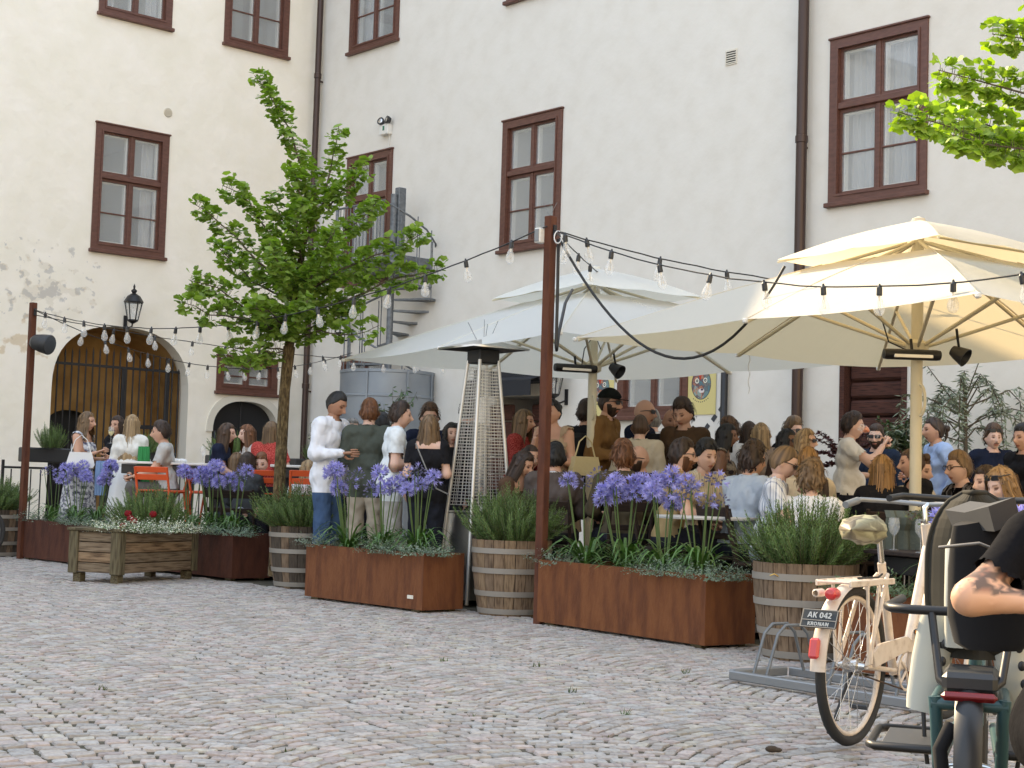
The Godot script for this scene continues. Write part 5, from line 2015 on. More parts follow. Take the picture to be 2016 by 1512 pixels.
# ---------------------------------------------------------------- plants
func needle_bush(seed_: int, stems: int, radius: float, height: float) -> Array:
	var r := RandomNumberGenerator.new()
	r.seed = seed_
	var b := MB.new()
	b.colored = true
	var wood := MB.new()
	for k in stems:
		var a := r.randf() * TAU
		var q := sqrt(r.randf())
		var p := Vector3(sin(a) * q * radius * 0.60, 0, cos(a) * q * radius * 0.60)
		var out := Vector3(sin(a), 0, cos(a)) * radius * q * r.randf_range(0.30, 0.95)
		var h := height * r.randf_range(0.55, 1.05) * (1.10 - 0.48 * q * q)
		var tip := p + out + Vector3(r.randf_range(-0.05, 0.05), h, r.randf_range(-0.05, 0.05))
		var mid := p.lerp(tip, 0.5) + out * 0.16 - Vector3(0, h * 0.04, 0)
		var path := []
		for i in 6:
			var t := i / 5.0
			path.append(p * (1 - t) * (1 - t) + mid * 2 * t * (1 - t) + tip * t * t)
		wood.tube(path, [0.003, 0.0028, 0.0025, 0.002, 0.0016, 0.001], 3, false)
		var tone := r.randf_range(0.75, 1.25)
		var n := int(26 + 60 * height)
		for i in n:
			var t := 0.12 + 0.88 * i / n
			var c: Vector3 = p * (1 - t) * (1 - t) + mid * 2 * t * (1 - t) + tip * t * t
			var dir: Vector3 = ((tip - mid) * t + (mid - p) * (1 - t)).normalized()
			var side := dir.cross(Vector3(sin(i * 2.4), cos(i * 1.7), cos(i * 2.4))).normalized()
			var l := 0.037 * (1.0 - 0.45 * smoothstep(0.8, 1.0, t)) * r.randf_range(0.8, 1.2)
			var end := c + (side * 0.72 + dir * 0.69) * l
			var w := dir.cross(side) * 0.0042
			var g := tone * 1.5
			b.c = Color(0.085, 0.140, 0.036) * g if r.randf() < 0.8 else Color(0.115, 0.165, 0.060) * g
			b.tri(c - w, c + w, end)
	return [b.mesh(), wood.mesh()]

func tuft(seed_: int, sprigs: int, rx: float, rz: float, height: float, cs: Array, leaf := 0.014) -> ArrayMesh:
	# low cushions of small leaves
	var r := RandomNumberGenerator.new()
	r.seed = seed_
	var b := MB.new()
	b.colored = true
	for k in sprigs:
		var a := r.randf() * TAU
		var q := sqrt(r.randf())
		var p := Vector3(sin(a) * q * rx, 0, cos(a) * q * rz)
		var d := Vector3(sin(a) * q * 0.9 + r.randf_range(-0.4, 0.4), r.randf_range(0.25, 1.0), cos(a) * q * 0.9 + r.randf_range(-0.4, 0.4)).normalized()
		var l := height * r.randf_range(0.6, 1.4)
		var tone := r.randf_range(0.7, 1.3)
		for i in 12:
			var t := (i + 1) / 12.0
			var c := p + d * l * t - Vector3(0, 0.25 * l * t * t, 0)
			var o := Vector3(r.randf_range(-1, 1), r.randf_range(-0.2, 1), r.randf_range(-1, 1)).normalized()
			var w := o.cross(d).normalized() * leaf * 0.35
			var e := c + o * leaf * r.randf_range(0.8, 1.5)
			b.c = cs[r.randi() % cs.size()] * tone
			b.tri(c, c.lerp(e, 0.55) + w, e)
			b.tri(c, e, c.lerp(e, 0.55) - w)
	return b.mesh()

func umbel(seed_: int, open: float) -> ArrayMesh:
	# a globe of small trumpet flowers on short stalks
	var r := RandomNumberGenerator.new()
	r.seed = seed_
	var b := MB.new()
	b.colored = true
	var n := int(17 + 11 * open)
	for k in n:
		var y := 1.0 - 1.55 * (k + 0.5) / n
		var a := k * 2.39996
		var d := Vector3(sqrt(maxf(0, 1 - y * y)) * sin(a), y, sqrt(maxf(0, 1 - y * y)) * cos(a))
		d = (d + Vector3(r.randf_range(-0.15, 0.15), r.randf_range(-0.15, 0.15), r.randf_range(-0.15, 0.15))).normalized()
		var l := 0.048 * r.randf_range(0.8, 1.25)
		b.c = Color(0.13, 0.15, 0.10)
		var s := d.cross(Vector3(0.3, 1, 0.2)).normalized()
		var u := d.cross(s)
		b.tri(-s * 0.0015, s * 0.0015, d * l)
		var full := r.randf() < open
		var base := d * l
		var len := 0.050 if full else 0.028
		var wide := 0.032 if full else 0.006
		var tone := r.randf_range(0.75, 1.25)
		for i in 6:
			var q := TAU * i / 6
			var v := s * cos(q) + u * sin(q)
			var w := (s * -sin(q) + u * cos(q)) * 0.0075
			var m := base + d * len * 0.6 + v * wide * 0.4
			var tip := base + d * len + v * wide
			b.c = Color(0.40, 0.39, 0.70) * tone if full else Color(0.28, 0.275, 0.40) * tone
			b.tri(base, m + w, m - w)
			b.tri(m - w, m + w, tip)
	return b.mesh()

var umbels := []
var straps := []
var bushes := []

func strap_leaves(seed_: int, n: int, length: float) -> ArrayMesh:
	var r := RandomNumberGenerator.new()
	r.seed = seed_
	var b := MB.new()
	b.colored = true
	for k in n:
		var a := r.randf() * TAU
		var d := Vector3(sin(a), 0, cos(a))
		var w := Vector3(cos(a), 0, -sin(a))
		var l := length * r.randf_range(0.65, 1.2)
		var lift := r.randf_range(0.5, 1.35)
		var base := d * r.randf_range(0.0, 0.06)
		var tone := r.randf_range(0.7, 1.35)
		var prev := base
		var pw := 0.009
		for i in 7:
			var t := (i + 1) / 7.0
			var p := base + d * l * (0.25 * t + 0.6 * t * t) + Vector3(0, l * (lift * t - (lift + 0.1) * 0.72 * t * t * t), 0)
			var nw := 0.012 * (1.0 - pow(t, 3.0)) + 0.001
			b.c = Color(0.075, 0.155, 0.034) * tone
			b.quad(prev - w * pw, prev + w * pw, p + w * nw, p - w * nw)
			prev = p
			pw = nw
	return b.mesh()

func agapanthus(label: String, at: Vector3, heads: int, seed_: int, open: float, height := 0.62) -> void:
	var o := thing("agapanthus", label, "flower", at, seed_ * 1.3, "agapanthus in the steel planters")
	var r := RandomNumberGenerator.new()
	r.seed = seed_
	put(straps[seed_ % straps.size()], "leaves", M.leaf_strap, o)
	for k in heads:
		var a := r.randf() * TAU
		var q := r.randf_range(0.02, 0.10)
		var p := Vector3(sin(a) * q * 0.5, 0, cos(a) * q * 0.5)
		var h := height * r.randf_range(0.78, 1.12)
		var tip := Vector3(sin(a) * (q * 1.3 + 0.11 * r.randf()), h, cos(a) * (q * 1.3 + 0.11 * r.randf()))
		var b := MB.new()
		b.colored = true
		b.c = Color(0.10, 0.16, 0.045)
		b.tube([p, p.lerp(tip, 0.5) + Vector3(r.randf_range(-0.01, 0.01), 0, 0), tip], [0.0062, 0.0055, 0.0045], 5)
		put(b, "stem", M.leaf_strap, o)
		var kind := 0 if r.randf() < open else 1
		put(umbels[kind * 3 + r.randi() % 3], "flower_head", M.petal, o, tip, Basis(Vector3.UP, r.randf() * TAU).scaled(Vector3.ONE * r.randf_range(0.75, 1.0)))

func bush(label: String, at: Vector3, k: int, sc: Vector3, turn: float) -> void:
	var o := thing("rosemary_bush", label, "shrub", at, turn, "rosemary bushes")
	put(bushes[k][0], "foliage", M.leaf_needle, o, Vector3.ZERO, Basis.from_scale(sc))
	put(bushes[k][1], "stems", M.bark_plain, o, Vector3.ZERO, Basis.from_scale(sc))

# one fan shaped leaf on its stalk
func fan_leaf(b: MB, p: Vector3, d: Vector3, up: Vector3, size: float) -> void:
	var s := d.cross(up).normalized()
	var u := s.cross(d).normalized()
	var base := p + d * size * 0.55
	b.tri(p - s * 0.0012, p + s * 0.0012, base)
	var prev := Vector3.ZERO
	for i in 5:
		var a := -1.0 + 0.5 * i
		var rad := size * (0.82 if i == 2 else (1.0 if i == 1 or i == 3 else 0.92))
		var q := base + (d * cos(a) + s * sin(a)) * rad - u * size * 0.16 * absf(a) + u * size * 0.05
		if i > 0:
			b.tri(base, prev, q)
		prev = q

func grow(wood: MB, leaf: MB, path: Array, r0: float, r: RandomNumberGenerator, density: float, tone: Color, size := 0.050, bare := 0.1) -> void:
	var c := Curve3D.new()
	for p in path:
		c.add_point(p)
	var l := c.get_baked_length()
	var pts := []
	var rad := []
	for i in 9:
		var t := i / 8.0
		pts.append(c.sample_baked(l * t) + Vector3(r.randf_range(-1, 1), r.randf_range(-1, 1), r.randf_range(-1, 1)) * 0.018 * (1 if i > 0 else 0))
		rad.append(lerpf(r0, 0.003, pow(t, 0.8)))
	wood.tube(pts, rad, 6, false)
	var n := int(l * density)
	for k in n:
		var t := bare + (1.0 - bare) * (k + r.randf()) / n
		var f := t * 8.0
		var i := mini(int(f), 7)
		var p: Vector3 = pts[i].lerp(pts[i + 1], f - i)
		var along: Vector3 = (pts[i + 1] - pts[i]).normalized()
		# a short side shoot carrying a bunch of leaves
		var a := r.randf() * TAU
		var s := along.cross(Vector3(sin(a), 0.3, cos(a))).normalized()
		var shoot := p + s * r.randf_range(0.02, 0.12) * (1.0 - 0.5 * t) + Vector3(0, r.randf_range(-0.02, 0.04), 0)
		wood.tube([p, shoot], [0.003, 0.002], 3, false)
		var m := r.randi_range(4, 7)
		for q in m:
			var d := (s * 0.6 + Vector3(r.randf_range(-1, 1), r.randf_range(-0.75, 0.55), r.randf_range(-1, 1))).normalized()
			var up := (Vector3.UP + Vector3(r.randf_range(-0.7, 0.7), r.randf_range(-0.2, 0.5), r.randf_range(-0.7, 0.7))).normalized()
			leaf.c = tone * r.randf_range(0.72, 1.3)
			fan_leaf(leaf, shoot, d, up, size * r.randf_range(0.75, 1.15))

func plants() -> void:
	var r := RandomNumberGenerator.new()
	r.seed = 12
	for k in 3: umbels.append(umbel(k + 1, 0.9))
	for k in 3: umbels.append(umbel(k + 10, 0.12))
	for k in 4: straps.append(strap_leaves(k + 3, 64, 0.40))
	bushes = [needle_bush(5, 430, 0.37, 0.47), needle_bush(6, 380, 0.35, 0.45), needle_bush(7, 150, 0.36, 0.32)]
	bush("bright green rosemary filling the light oak barrel", Vector3(1.97, 0.58, -10.25), 0, Vector3(1.0, 1.0, 1.0), 0.0)
	bush("green rosemary in the barrel beside the tall rusty post", Vector3(0.04, 0.58, -13.1), 1, Vector3(1.0, 1.08, 1.0), 1.2)
	bush("wide rosemary in the weathered barrel", Vector3(-2.08, 0.57, -15.75), 0, Vector3(1.12, 1.0, 1.1), 2.4)
	bush("rosemary growing at the back of the wooden planter box", Vector3(-3.75, 0.50, -16.25), 1, Vector3(0.95, 1.05, 0.9), 3.3)
	bush("rosemary in the dark barrel beside the parked bicycle wheel", Vector3(-6.6, 0.56, -19.95), 0, Vector3(1.05, 1.0, 1.05), 4.0)
	var a := Vector3(-7.4, 0.15, -20.4)
	var d := Vector3(0.748, 0, -0.664)
	for k in 5:
		bush("rosemary growing in %s railing planter" % ["the end", "the post side", "the gate side", "the man's side", "the cellar side"][k], a + d * (k * 1.45) + Vector3(0, 1.26, 0), 2, Vector3(1.1, 1.15, 0.5) if k % 2 == 1 else Vector3(0.9, 0.95, 0.45), 0.72 + k)
	# agapanthus, clump by clump along each planter
	var sets := [
		[Vector2(-6.07, -19.45), Vector2(0.68, 0.733), 0.25, [[0.35, 4, 0.2], [0.95, 7, 1.0], [1.45, 6, 0.8]], "in the dark planter of the far light post"],
		[Vector2(-4.08, -17.72), ROW, 0.24, [[0.5, 5, 0.9], [1.0, 7, 1.0], [1.4, 7, 0.9]], "in the dark planter behind the wooden box"],
		[Vector2(-1.83, -14.2), ROW, 0.22, [[0.35, 7, 0.35], [0.85, 8, 0.30], [1.35, 8, 0.35]], "in the badge planter beside the heater"],
		[Vector2(0.25, -12.2), Vector2(0.576, 0.817), 0.23, [[0.3, 5, 0.15], [0.78, 10, 0.95], [1.22, 9, 0.8], [1.62, 7, 0.15]], "in the large orange planter"]]
	var sd := 1
	for s in sets:
		var back := Vector2(s[1].y, -s[1].x)
		var cn := 0
		for e in s[3]:
			var p: Vector2 = s[0] + s[1] * e[0] + back * s[2]
			agapanthus("%s agapanthus %s, %s" % ["blue" if e[2] > 0.5 else "budding", s[4], ["far clump", "middle clump", "near clump", "corner clump"][cn]], Vector3(p.x, 0.46, p.y), e[1], sd, e[2], 0.66)
			sd += 1
			cn += 1
		var t := thing("silver_leaf_plant", "low silvery cushion trailing over the edge " + s[4], "plant", Vector3.ZERO, 0.0, "silvery cushion plants")
		var pp: Vector2 = s[0] + s[1] * (s[3][-1][0] + 0.02) + back * 0.09
		t.position = Vector3(pp.x, 0.47, pp.y)
		t.rotation.y = heading(s[1])
		put(tuft(sd * 5, 330, 0.50, 0.15, 0.17, [Color(0.16, 0.21, 0.15), Color(0.21, 0.26, 0.20), Color(0.11, 0.17, 0.10)]), "foliage", M.leaf_silver, t)
		t = thing("silver_leaf_plant", "small silvery plant at the far end " + s[4], "plant", Vector3.ZERO, 0.0, "silvery cushion plants")
		pp = s[0] + s[1] * 0.12 + back * 0.15
		t.position = Vector3(pp.x, 0.47, pp.y)
		put(tuft(sd * 5 + 2, 130, 0.18, 0.15, 0.18, [Color(0.15, 0.20, 0.14), Color(0.20, 0.24, 0.19)]), "foliage", M.leaf_silver, t)
	# flowers at the front of the wooden planter
	for e in [[Vector3(-3.80, 0.50, -15.62), "white and green spurge cushion at the front corner of the wooden planter", 0.24], [Vector3(-3.52, 0.50, -16.02), "white and green spurge cushion along the long side of the wooden planter", 0.26]]:
		var t := thing("white_spurge", e[1], "flower", e[0], 0.4, "white spurge cushions")
		put(tuft(int(e[2] * 100), 330, e[2] * 1.1, e[2], 0.20, [Color(0.60, 0.62, 0.50), Color(0.50, 0.54, 0.38), Color(0.10, 0.16, 0.05), Color(0.08, 0.14, 0.05), Color(0.65, 0.66, 0.58)], 0.016), "foliage", M.leaf_silver, t)
	var red := MB.new()
	red.colored = true
	for i in 60:
		red.c = Color(0.30, 0.006, 0.012) * r.randf_range(0.6, 1.3)
		var q := Vector3(r.randf_range(-1, 1), r.randf_range(-0.5, 1), r.randf_range(-1, 1)).normalized() * 0.034
		var s := q.cross(Vector3(0.2, 1, 0.5)).normalized() * 0.014
		var u := q.cross(s).normalized() * 0.014
		red.quad(q - s - u, q + s - u * 0.6, q + s * 0.8 + u, q - s * 0.9 + u * 0.9)
	var head := red.mesh()
	for e in [[Vector3(-3.86, 0.52, -15.80), "dark red geranium with two flower heads in the wooden planter", [Vector3(0, 0.17, 0), Vector3(0.04, 0.12, 0.05)]], [Vector3(-3.62, 0.52, -15.86), "dark red geranium with one round flower head in the wooden planter", [Vector3(0, 0.17, 0)]], [Vector3(-3.74, 0.52, -15.56), "small faded red geranium among the white spurge", [Vector3(0, 0.10, 0), Vector3(-0.1, 0.05, 0.02)]]]:
		var t := thing("red_geranium", e[1], "flower", e[0], 0.0, "red geraniums")
		put(tuft(77, 26, 0.09, 0.09, 0.10, [Color(0.06, 0.11, 0.03), Color(0.09, 0.13, 0.04)], 0.026), "leaves", M.leaf_silver, t)
		for p in e[2]:
			var b := MB.new()
			b.tube([Vector3(p.x * 0.3, 0, p.z * 0.3), p], 0.003, 4)
			put(b, "stem", M.bark_plain, t)
			put(head, "flower_head", M.petal, t, p)
	var t := thing("green_cushion_plant", "low leafy green plants in the planter behind the pink bicycle", "plant", Vector3(2.6, 0.47, -9.2), heading(Vector2(0.9, 0.436)))
	put(tuft(91, 260, 0.68, 0.15, 0.17, [Color(0.08, 0.13, 0.05), Color(0.12, 0.17, 0.08), Color(0.15, 0.19, 0.12)], 0.018), "foliage", M.leaf_silver, t)
	ginkgos(r)
	back_plants(r)

func ginkgos(r: RandomNumberGenerator) -> void:
	# the young ginkgo on the terrace; places are metres from its foot
	var o := thing("ginkgo_tree", "young ginkgo tree with fan shaped green leaves on the terrace", "tree", Vector3(-2.345, 0.0, -15.9), 0.0, "ginkgo trees")
	var trunk := MB.new()
	trunk.tube([Vector3(-0.01, 0.1, 0), Vector3(-0.01, 0.7, 0), Vector3(0.0, 1.4, 0), Vector3(0.01, 2.0, 0.0), Vector3(0.04, 2.45, 0)], [0.075, 0.065, 0.060, 0.056, 0.062], 12)
	trunk.tube([Vector3(0.03, 2.38, 0), Vector3(0.09, 2.9, 0.02), Vector3(0.13, 3.4, 0.0), Vector3(0.17, 3.9, 0.0)], [0.052, 0.042, 0.034, 0.022], 10)
	put(trunk, "trunk", M.bark, o)
	var wood := MB.new()
	var leaf := MB.new()
	leaf.colored = true
	var tone := Color(0.25, 0.365, 0.075)
	# [points], thickness, shoots per metre
	var limbs := [
		[[Vector3(0.14, 3.55, 0), Vector3(0.16, 4.1, 0.05), Vector3(0.02, 4.6, 0.05), Vector3(-0.16, 4.95, 0.08), Vector3(-0.42, 5.25, 0.10)], 0.022, 30],
		[[Vector3(0.15, 3.5, 0), Vector3(0.32, 4.0, -0.05), Vector3(0.42, 4.45, -0.05), Vector3(0.46, 4.78, -0.05)], 0.022, 22],
		[[Vector3(0.36, 3.9, 0), Vector3(0.55, 4.08, 0.12), Vector3(0.78, 4.30, 0.15)], 0.012, 38],
		[[Vector3(0.15, 3.7, 0), Vector3(0.12, 4.0, 0.2), Vector3(0.02, 4.3, 0.25)], 0.012, 32],
		[[Vector3(0.16, 3.3, 0), Vector3(0.5, 3.55, 0.2), Vector3(0.95, 3.95, 0.3)], 0.018, 34],
		[[Vector3(0.14, 3.0, 0), Vector3(0.6, 3.25, 0.25), Vector3(1.05, 3.4, 0.35), Vector3(1.42, 3.60, 0.4)], 0.020, 32],
		[[Vector3(0.10, 2.8, 0), Vector3(0.6, 2.9, 0.2), Vector3(1.1, 3.15, 0.3), Vector3(1.62, 3.27, 0.32)], 0.022, 30],
		[[Vector3(0.05, 2.5, 0), Vector3(0.35, 2.62, 0.2), Vector3(0.72, 2.55, 0.3), Vector3(0.98, 2.66, 0.3)], 0.014, 16],
		[[Vector3(0.12, 3.1, 0), Vector3(-0.2, 3.6, 0.2), Vector3(-0.45, 3.95, 0.3), Vector3(-0.66, 4.05, 0.3)], 0.018, 32],
		[[Vector3(0.10, 3.0, 0), Vector3(-0.3, 3.3, 0.1), Vector3(-0.7, 3.7, 0.15), Vector3(-0.98, 3.88, 0.15)], 0.020, 28],
		[[Vector3(0.10, 2.9, 0), Vector3(-0.35, 3.1, -0.2), Vector3(-0.85, 3.55, -0.3)], 0.016, 30],
		[[Vector3(0.06, 2.65, 0), Vector3(-0.4, 2.8, 0.2), Vector3(-0.75, 3.05, 0.3), Vector3(-0.95, 3.08, 0.3)], 0.018, 36],
		[[Vector3(0.05, 2.5, 0), Vector3(-0.3, 2.7, 0.3), Vector3(-0.7, 2.72, 0.45), Vector3(-1.0, 2.82, 0.5)], 0.016, 30],
		[[Vector3(0.03, 2.4, 0), Vector3(-0.25, 2.42, 0.2), Vector3(-0.45, 2.40, 0.28), Vector3(-0.62, 2.25, 0.3)], 0.012, 26],
		[[Vector3(0.02, 2.38, 0), Vector3(-0.2, 2.36, 0.3), Vector3(-0.4, 2.15, 0.4)], 0.009, 22],
		[[Vector3(0.10, 2.85, 0), Vector3(0.05, 3.1, 0.45), Vector3(-0.1, 3.4, 0.75)], 0.016, 36],
		[[Vector3(0.12, 3.0, 0), Vector3(0.35, 3.2, 0.5), Vector3(0.55, 3.55, 0.75)], 0.016, 36],
		[[Vector3(0.05, 2.6, 0), Vector3(0.2, 2.75, 0.45), Vector3(0.3, 2.85, 0.75)], 0.014, 36],
		[[Vector3(0.06, 2.6, 0), Vector3(-0.1, 2.75, 0.5), Vector3(-0.2, 2.75, 0.8)], 0.014, 34],
		[[Vector3(0.12, 3.1, 0), Vector3(0.3, 3.3, -0.5), Vector3(0.5, 3.6, -0.8)], 0.016, 32],
		[[Vector3(0.12, 3.0, 0), Vector3(-0.15, 3.2, -0.5), Vector3(-0.3, 3.5, -0.8)], 0.016, 32],
		[[Vector3(0.14, 3.3, 0), Vector3(0.1, 3.6, 0.35), Vector3(0.2, 3.9, 0.45)], 0.014, 36],
		[[Vector3(0.06, 2.55, 0), Vector3(0.45, 2.75, 0.1), Vector3(0.75, 2.95, 0.1)], 0.014, 34],
		[[Vector3(0.12, 2.9, 0), Vector3(0.45, 3.15, -0.25), Vector3(0.85, 3.45, -0.3)], 0.014, 30],
		[[Vector3(0.16, 3.4, 0), Vector3(-0.05, 3.7, 0.05), Vector3(-0.2, 4.05, 0.1)], 0.012, 32]]
	for l in limbs:
		grow(wood, leaf, l[0], l[1], r, l[2] * 1.75, tone, 0.064)
	put(wood, "limbs", M.bark_plain, o)
	put(leaf, "crown", M.leaf_ginkgo, o)
	# the second ginkgo stands beside the bicycles, outside the picture; its sunlit boughs reach in
	o = thing("ginkgo_tree", "sunlit ginkgo tree with bright yellow green boughs before the curtained window", "tree", Vector3(5.1, 0.0, -10.1), 0.0, "ginkgo trees")
	trunk = MB.new()
	trunk.tube([Vector3(0, 0, 0), Vector3(0.02, 1.5, 0), Vector3(0, 2.8, 0), Vector3(-0.05, 4.2, 0), Vector3(0, 5.6, 0)], [0.10, 0.08, 0.07, 0.05, 0.02], 12)
	put(trunk, "trunk", M.bark, o)
	wood = MB.new()
	leaf = MB.new()
	leaf.colored = true
	tone = Color(0.32, 0.44, 0.07)  # leaf colour lightened to look sunlit
	for l in [
		[[Vector3(0, 3.2, 0), Vector3(-0.7, 3.05, 0.1), Vector3(-1.5, 3.30, 0.1), Vector3(-2.62, 3.58, 0.1)], 0.026, 36],
		[[Vector3(-0.6, 3.1, 0.1), Vector3(-1.2, 3.08, 0.3), Vector3(-1.8, 3.28, 0.4), Vector3(-2.35, 3.38, 0.4)], 0.016, 34],
		[[Vector3(0, 3.4, 0), Vector3(-0.6, 3.5, -0.1), Vector3(-1.4, 3.72, -0.1), Vector3(-2.30, 3.93, -0.1)], 0.024, 36],
		[[Vector3(-0.5, 3.45, -0.1), Vector3(-1.1, 3.45, -0.3), Vector3(-2.2, 3.70, -0.4)], 0.016, 34],
		[[Vector3(0, 3.6, 0), Vector3(-0.6, 3.9, 0), Vector3(-1.2, 4.10, 0), Vector3(-2.0, 4.16, 0)], 0.020, 30],
		[[Vector3(0, 4.0, 0), Vector3(-0.7, 4.3, 0.1), Vector3(-1.25, 4.36, 0.1), Vector3(-1.75, 4.40, 0.1)], 0.020, 26],
		[[Vector3(-0.9, 3.1, 0.1), Vector3(-1.15, 2.98, 0.3), Vector3(-1.45, 2.92, 0.4)], 0.010, 32],
		[[Vector3(0, 3.1, 0), Vector3(0.7, 3.4, 0.2), Vector3(1.4, 3.8, 0.3)], 0.022, 20],
		[[Vector3(0, 3.6, 0), Vector3(0.5, 4.1, -0.4), Vector3(0.9, 4.6, -0.7)], 0.020, 20],
		[[Vector3(0, 4.3, 0), Vector3(-0.3, 4.9, 0.3), Vector3(-0.6, 5.3, 0.5)], 0.018, 22],
		[[Vector3(0, 4.5, 0), Vector3(0.3, 5.1, 0.0), Vector3(0.4, 5.8, 0.1)], 0.018, 22],
		[[Vector3(0, 3.3, 0), Vector3(0.1, 3.6, 0.8), Vector3(0.1, 4.0, 1.3)], 0.020, 20]]:
		grow(wood, leaf, l[0], l[1], r, l[2] * 1.7, tone, 0.062, 0.25)
	put(wood, "limbs", M.bark_plain, o)
	put(leaf, "crown", M.leaf_ginkgo, o)

func leafy(b: MB, wood: MB, path: Array, r0: float, r: RandomNumberGenerator, n: int, l: float, w: float, c: Color, droop: float) -> void:
	var cu := Curve3D.new()
	for p in path:
		cu.add_point(p)
	var len := cu.get_baked_length()
	var pts := []
	var rad := []
	for i in 7:
		pts.append(cu.sample_baked(len * i / 6.0))
		rad.append(lerpf(r0, 0.002, i / 6.0))
	wood.tube(pts, rad, 5, false)
	for k in n:
		var p := cu.sample_baked(len * (0.15 + 0.85 * (k + r.randf()) / n))
		var d := Vector3(r.randf_range(-1, 1), r.randf_range(-0.4, 0.6) - droop, r.randf_range(-1, 1)).normalized()
		var s := d.cross(Vector3(r.randf_range(-1, 1), 1, r.randf_range(-1, 1))).normalized() * w * 0.5
		var q := l * r.randf_range(0.7, 1.2)
		b.c = c * r.randf_range(0.65, 1.35)
		b.tri(p, p + d * q * 0.45 + s, p + d * q)
		b.tri(p, p + d * q, p + d * q * 0.45 - s)

func back_plants(r: RandomNumberGenerator) -> void:
	# weeping silvery tree in front of the side building
	var o := thing("weeping_tree", "slender weeping tree with narrow grey green leaves by the beige wall", "tree", Vector3(5.25, 0.15, -17.9))
	var b := MB.new()
	b.tube([Vector3(0, 0, 0), Vector3(0.02, 1.2, 0), Vector3(0.0, 2.2, 0)], [0.035, 0.028, 0.02], 8)
	put(b, "trunk", M.bark_plain, o)
	var wood := MB.new()
	var leaf := MB.new()
	leaf.colored = true
	for k in 20:
		var a := r.randf() * TAU
		var h := r.randf_range(1.75, 2.35)
		var q := r.randf_range(0.30, 0.95)
		var d := Vector3(sin(a), 0, cos(a) * 0.7)
		var top := Vector3(0, h - 0.2, 0)
		leafy(leaf, wood, [top, top + d * q * 0.55 + Vector3(0, r.randf_range(0.1, 0.5), 0), top + d * q + Vector3(0, r.randf_range(-0.1, 0.3), 0), top + d * (q + 0.1) + Vector3(0, -r.randf_range(0.3, 1.0), 0)], 0.010, r, 120, 0.105, 0.023, Color(0.22, 0.255, 0.18), 0.5)
	for e in [[Vector3(0, 1.9, 0), Vector3(-0.5, 2.55, 0.0), Vector3(-0.75, 2.9, 0.0)], [Vector3(0, 2.1, 0), Vector3(0.25, 2.8, 0.0), Vector3(0.4, 3.1, 0.0)], [Vector3(0, 1.6, 0), Vector3(-0.6, 1.75, 0.1), Vector3(-0.95, 1.7, 0.1)]]:
		leafy(leaf, wood, e, 0.010, r, 60, 0.09, 0.019, Color(0.19, 0.225, 0.16), 0.4)
	put(wood, "limbs", M.bark_plain, o)
	put(leaf, "crown", M.leaf_silver, o)
	# tall shrub in front of the staircase drum
	o = thing("tall_shrub", "tall dark leafed shrub in front of the grey stair drum", "shrub", Vector3(-1.72, 0.15, -22.5))
	wood = MB.new()
	leaf = MB.new()
	leaf.colored = true
	for k in 26:
		var a := r.randf() * TAU
		var h := r.randf_range(0.8, 2.45)
		var q := r.randf_range(0.15, 0.5) * (1.15 - 0.3 * h / 2.4)
		leafy(leaf, wood, [Vector3(0, h * 0.35, 0), Vector3(sin(a) * q * 0.4, h * 0.8, cos(a) * q * 0.4), Vector3(sin(a) * q, h, cos(a) * q)], 0.010, r, 42, 0.11, 0.04, Color(0.055, 0.095, 0.04), 0.35)
	put(wood, "limbs", M.bark_plain, o)
	put(leaf, "crown", M.leaf_strap, o)
	o = thing("bushy_shrub", "light olive shrub between the standing men and the wall", "shrub", Vector3(-2.55, 0.15, -21.5))
	wood = MB.new()
	leaf = MB.new()
	leaf.colored = true
	for k in 24:
		var a := r.randf() * TAU
		var h := r.randf_range(0.5, 1.75)
		var q := r.randf_range(0.15, 0.5)
		leafy(leaf, wood, [Vector3(0, 0.1, 0), Vector3(sin(a) * q * 0.6, h * 0.7, cos(a) * q * 0.6), Vector3(sin(a) * q, h, cos(a) * q)], 0.008, r, 60, 0.05, 0.022, Color(0.15, 0.18, 0.075), 0.1)
	put(wood, "limbs", M.bark_plain, o)
	put(leaf, "crown", M.leaf_strap, o)
	# clipped small-leafed trees and a purple bush by the panelled door
	for e in [[Vector3(3.95, 0.15, -18.3), "purple leafed bush before the panelled brown door", 1.55, Color(0.075, 0.018, 0.022), 0.42], [Vector3(4.55, 0.15, -18.2), "small round headed tree between the door and the weeping tree", 1.75, Color(0.085, 0.125, 0.06), 0.32]]:
		o = thing("small_tree", e[1], "tree", e[0])
		wood = MB.new()
		leaf = MB.new()
		leaf.colored = true
		b = MB.new()
		b.tube([Vector3.ZERO, Vector3(0, e[2] - 0.25, 0)], 0.016, 6)
		put(b, "trunk", M.bark_plain, o)
		for k in 26:
			var a := r.randf() * TAU
			var y := r.randf_range(-0.8, 0.9)
			var d: Vector3 = Vector3(sin(a) * sqrt(1 - y * y), y, cos(a) * sqrt(1 - y * y)) * e[4]
			var m: Vector3 = Vector3(0, e[2] - 0.1, 0)
			leafy(leaf, wood, [m - Vector3(0, 0.1, 0), m + d * 0.6, m + d], 0.006, r, 80, 0.055, 0.03, e[3], 0.0)
		put(wood, "limbs", M.bark_plain, o)
		put(leaf, "crown", M.leaf_strap, o)

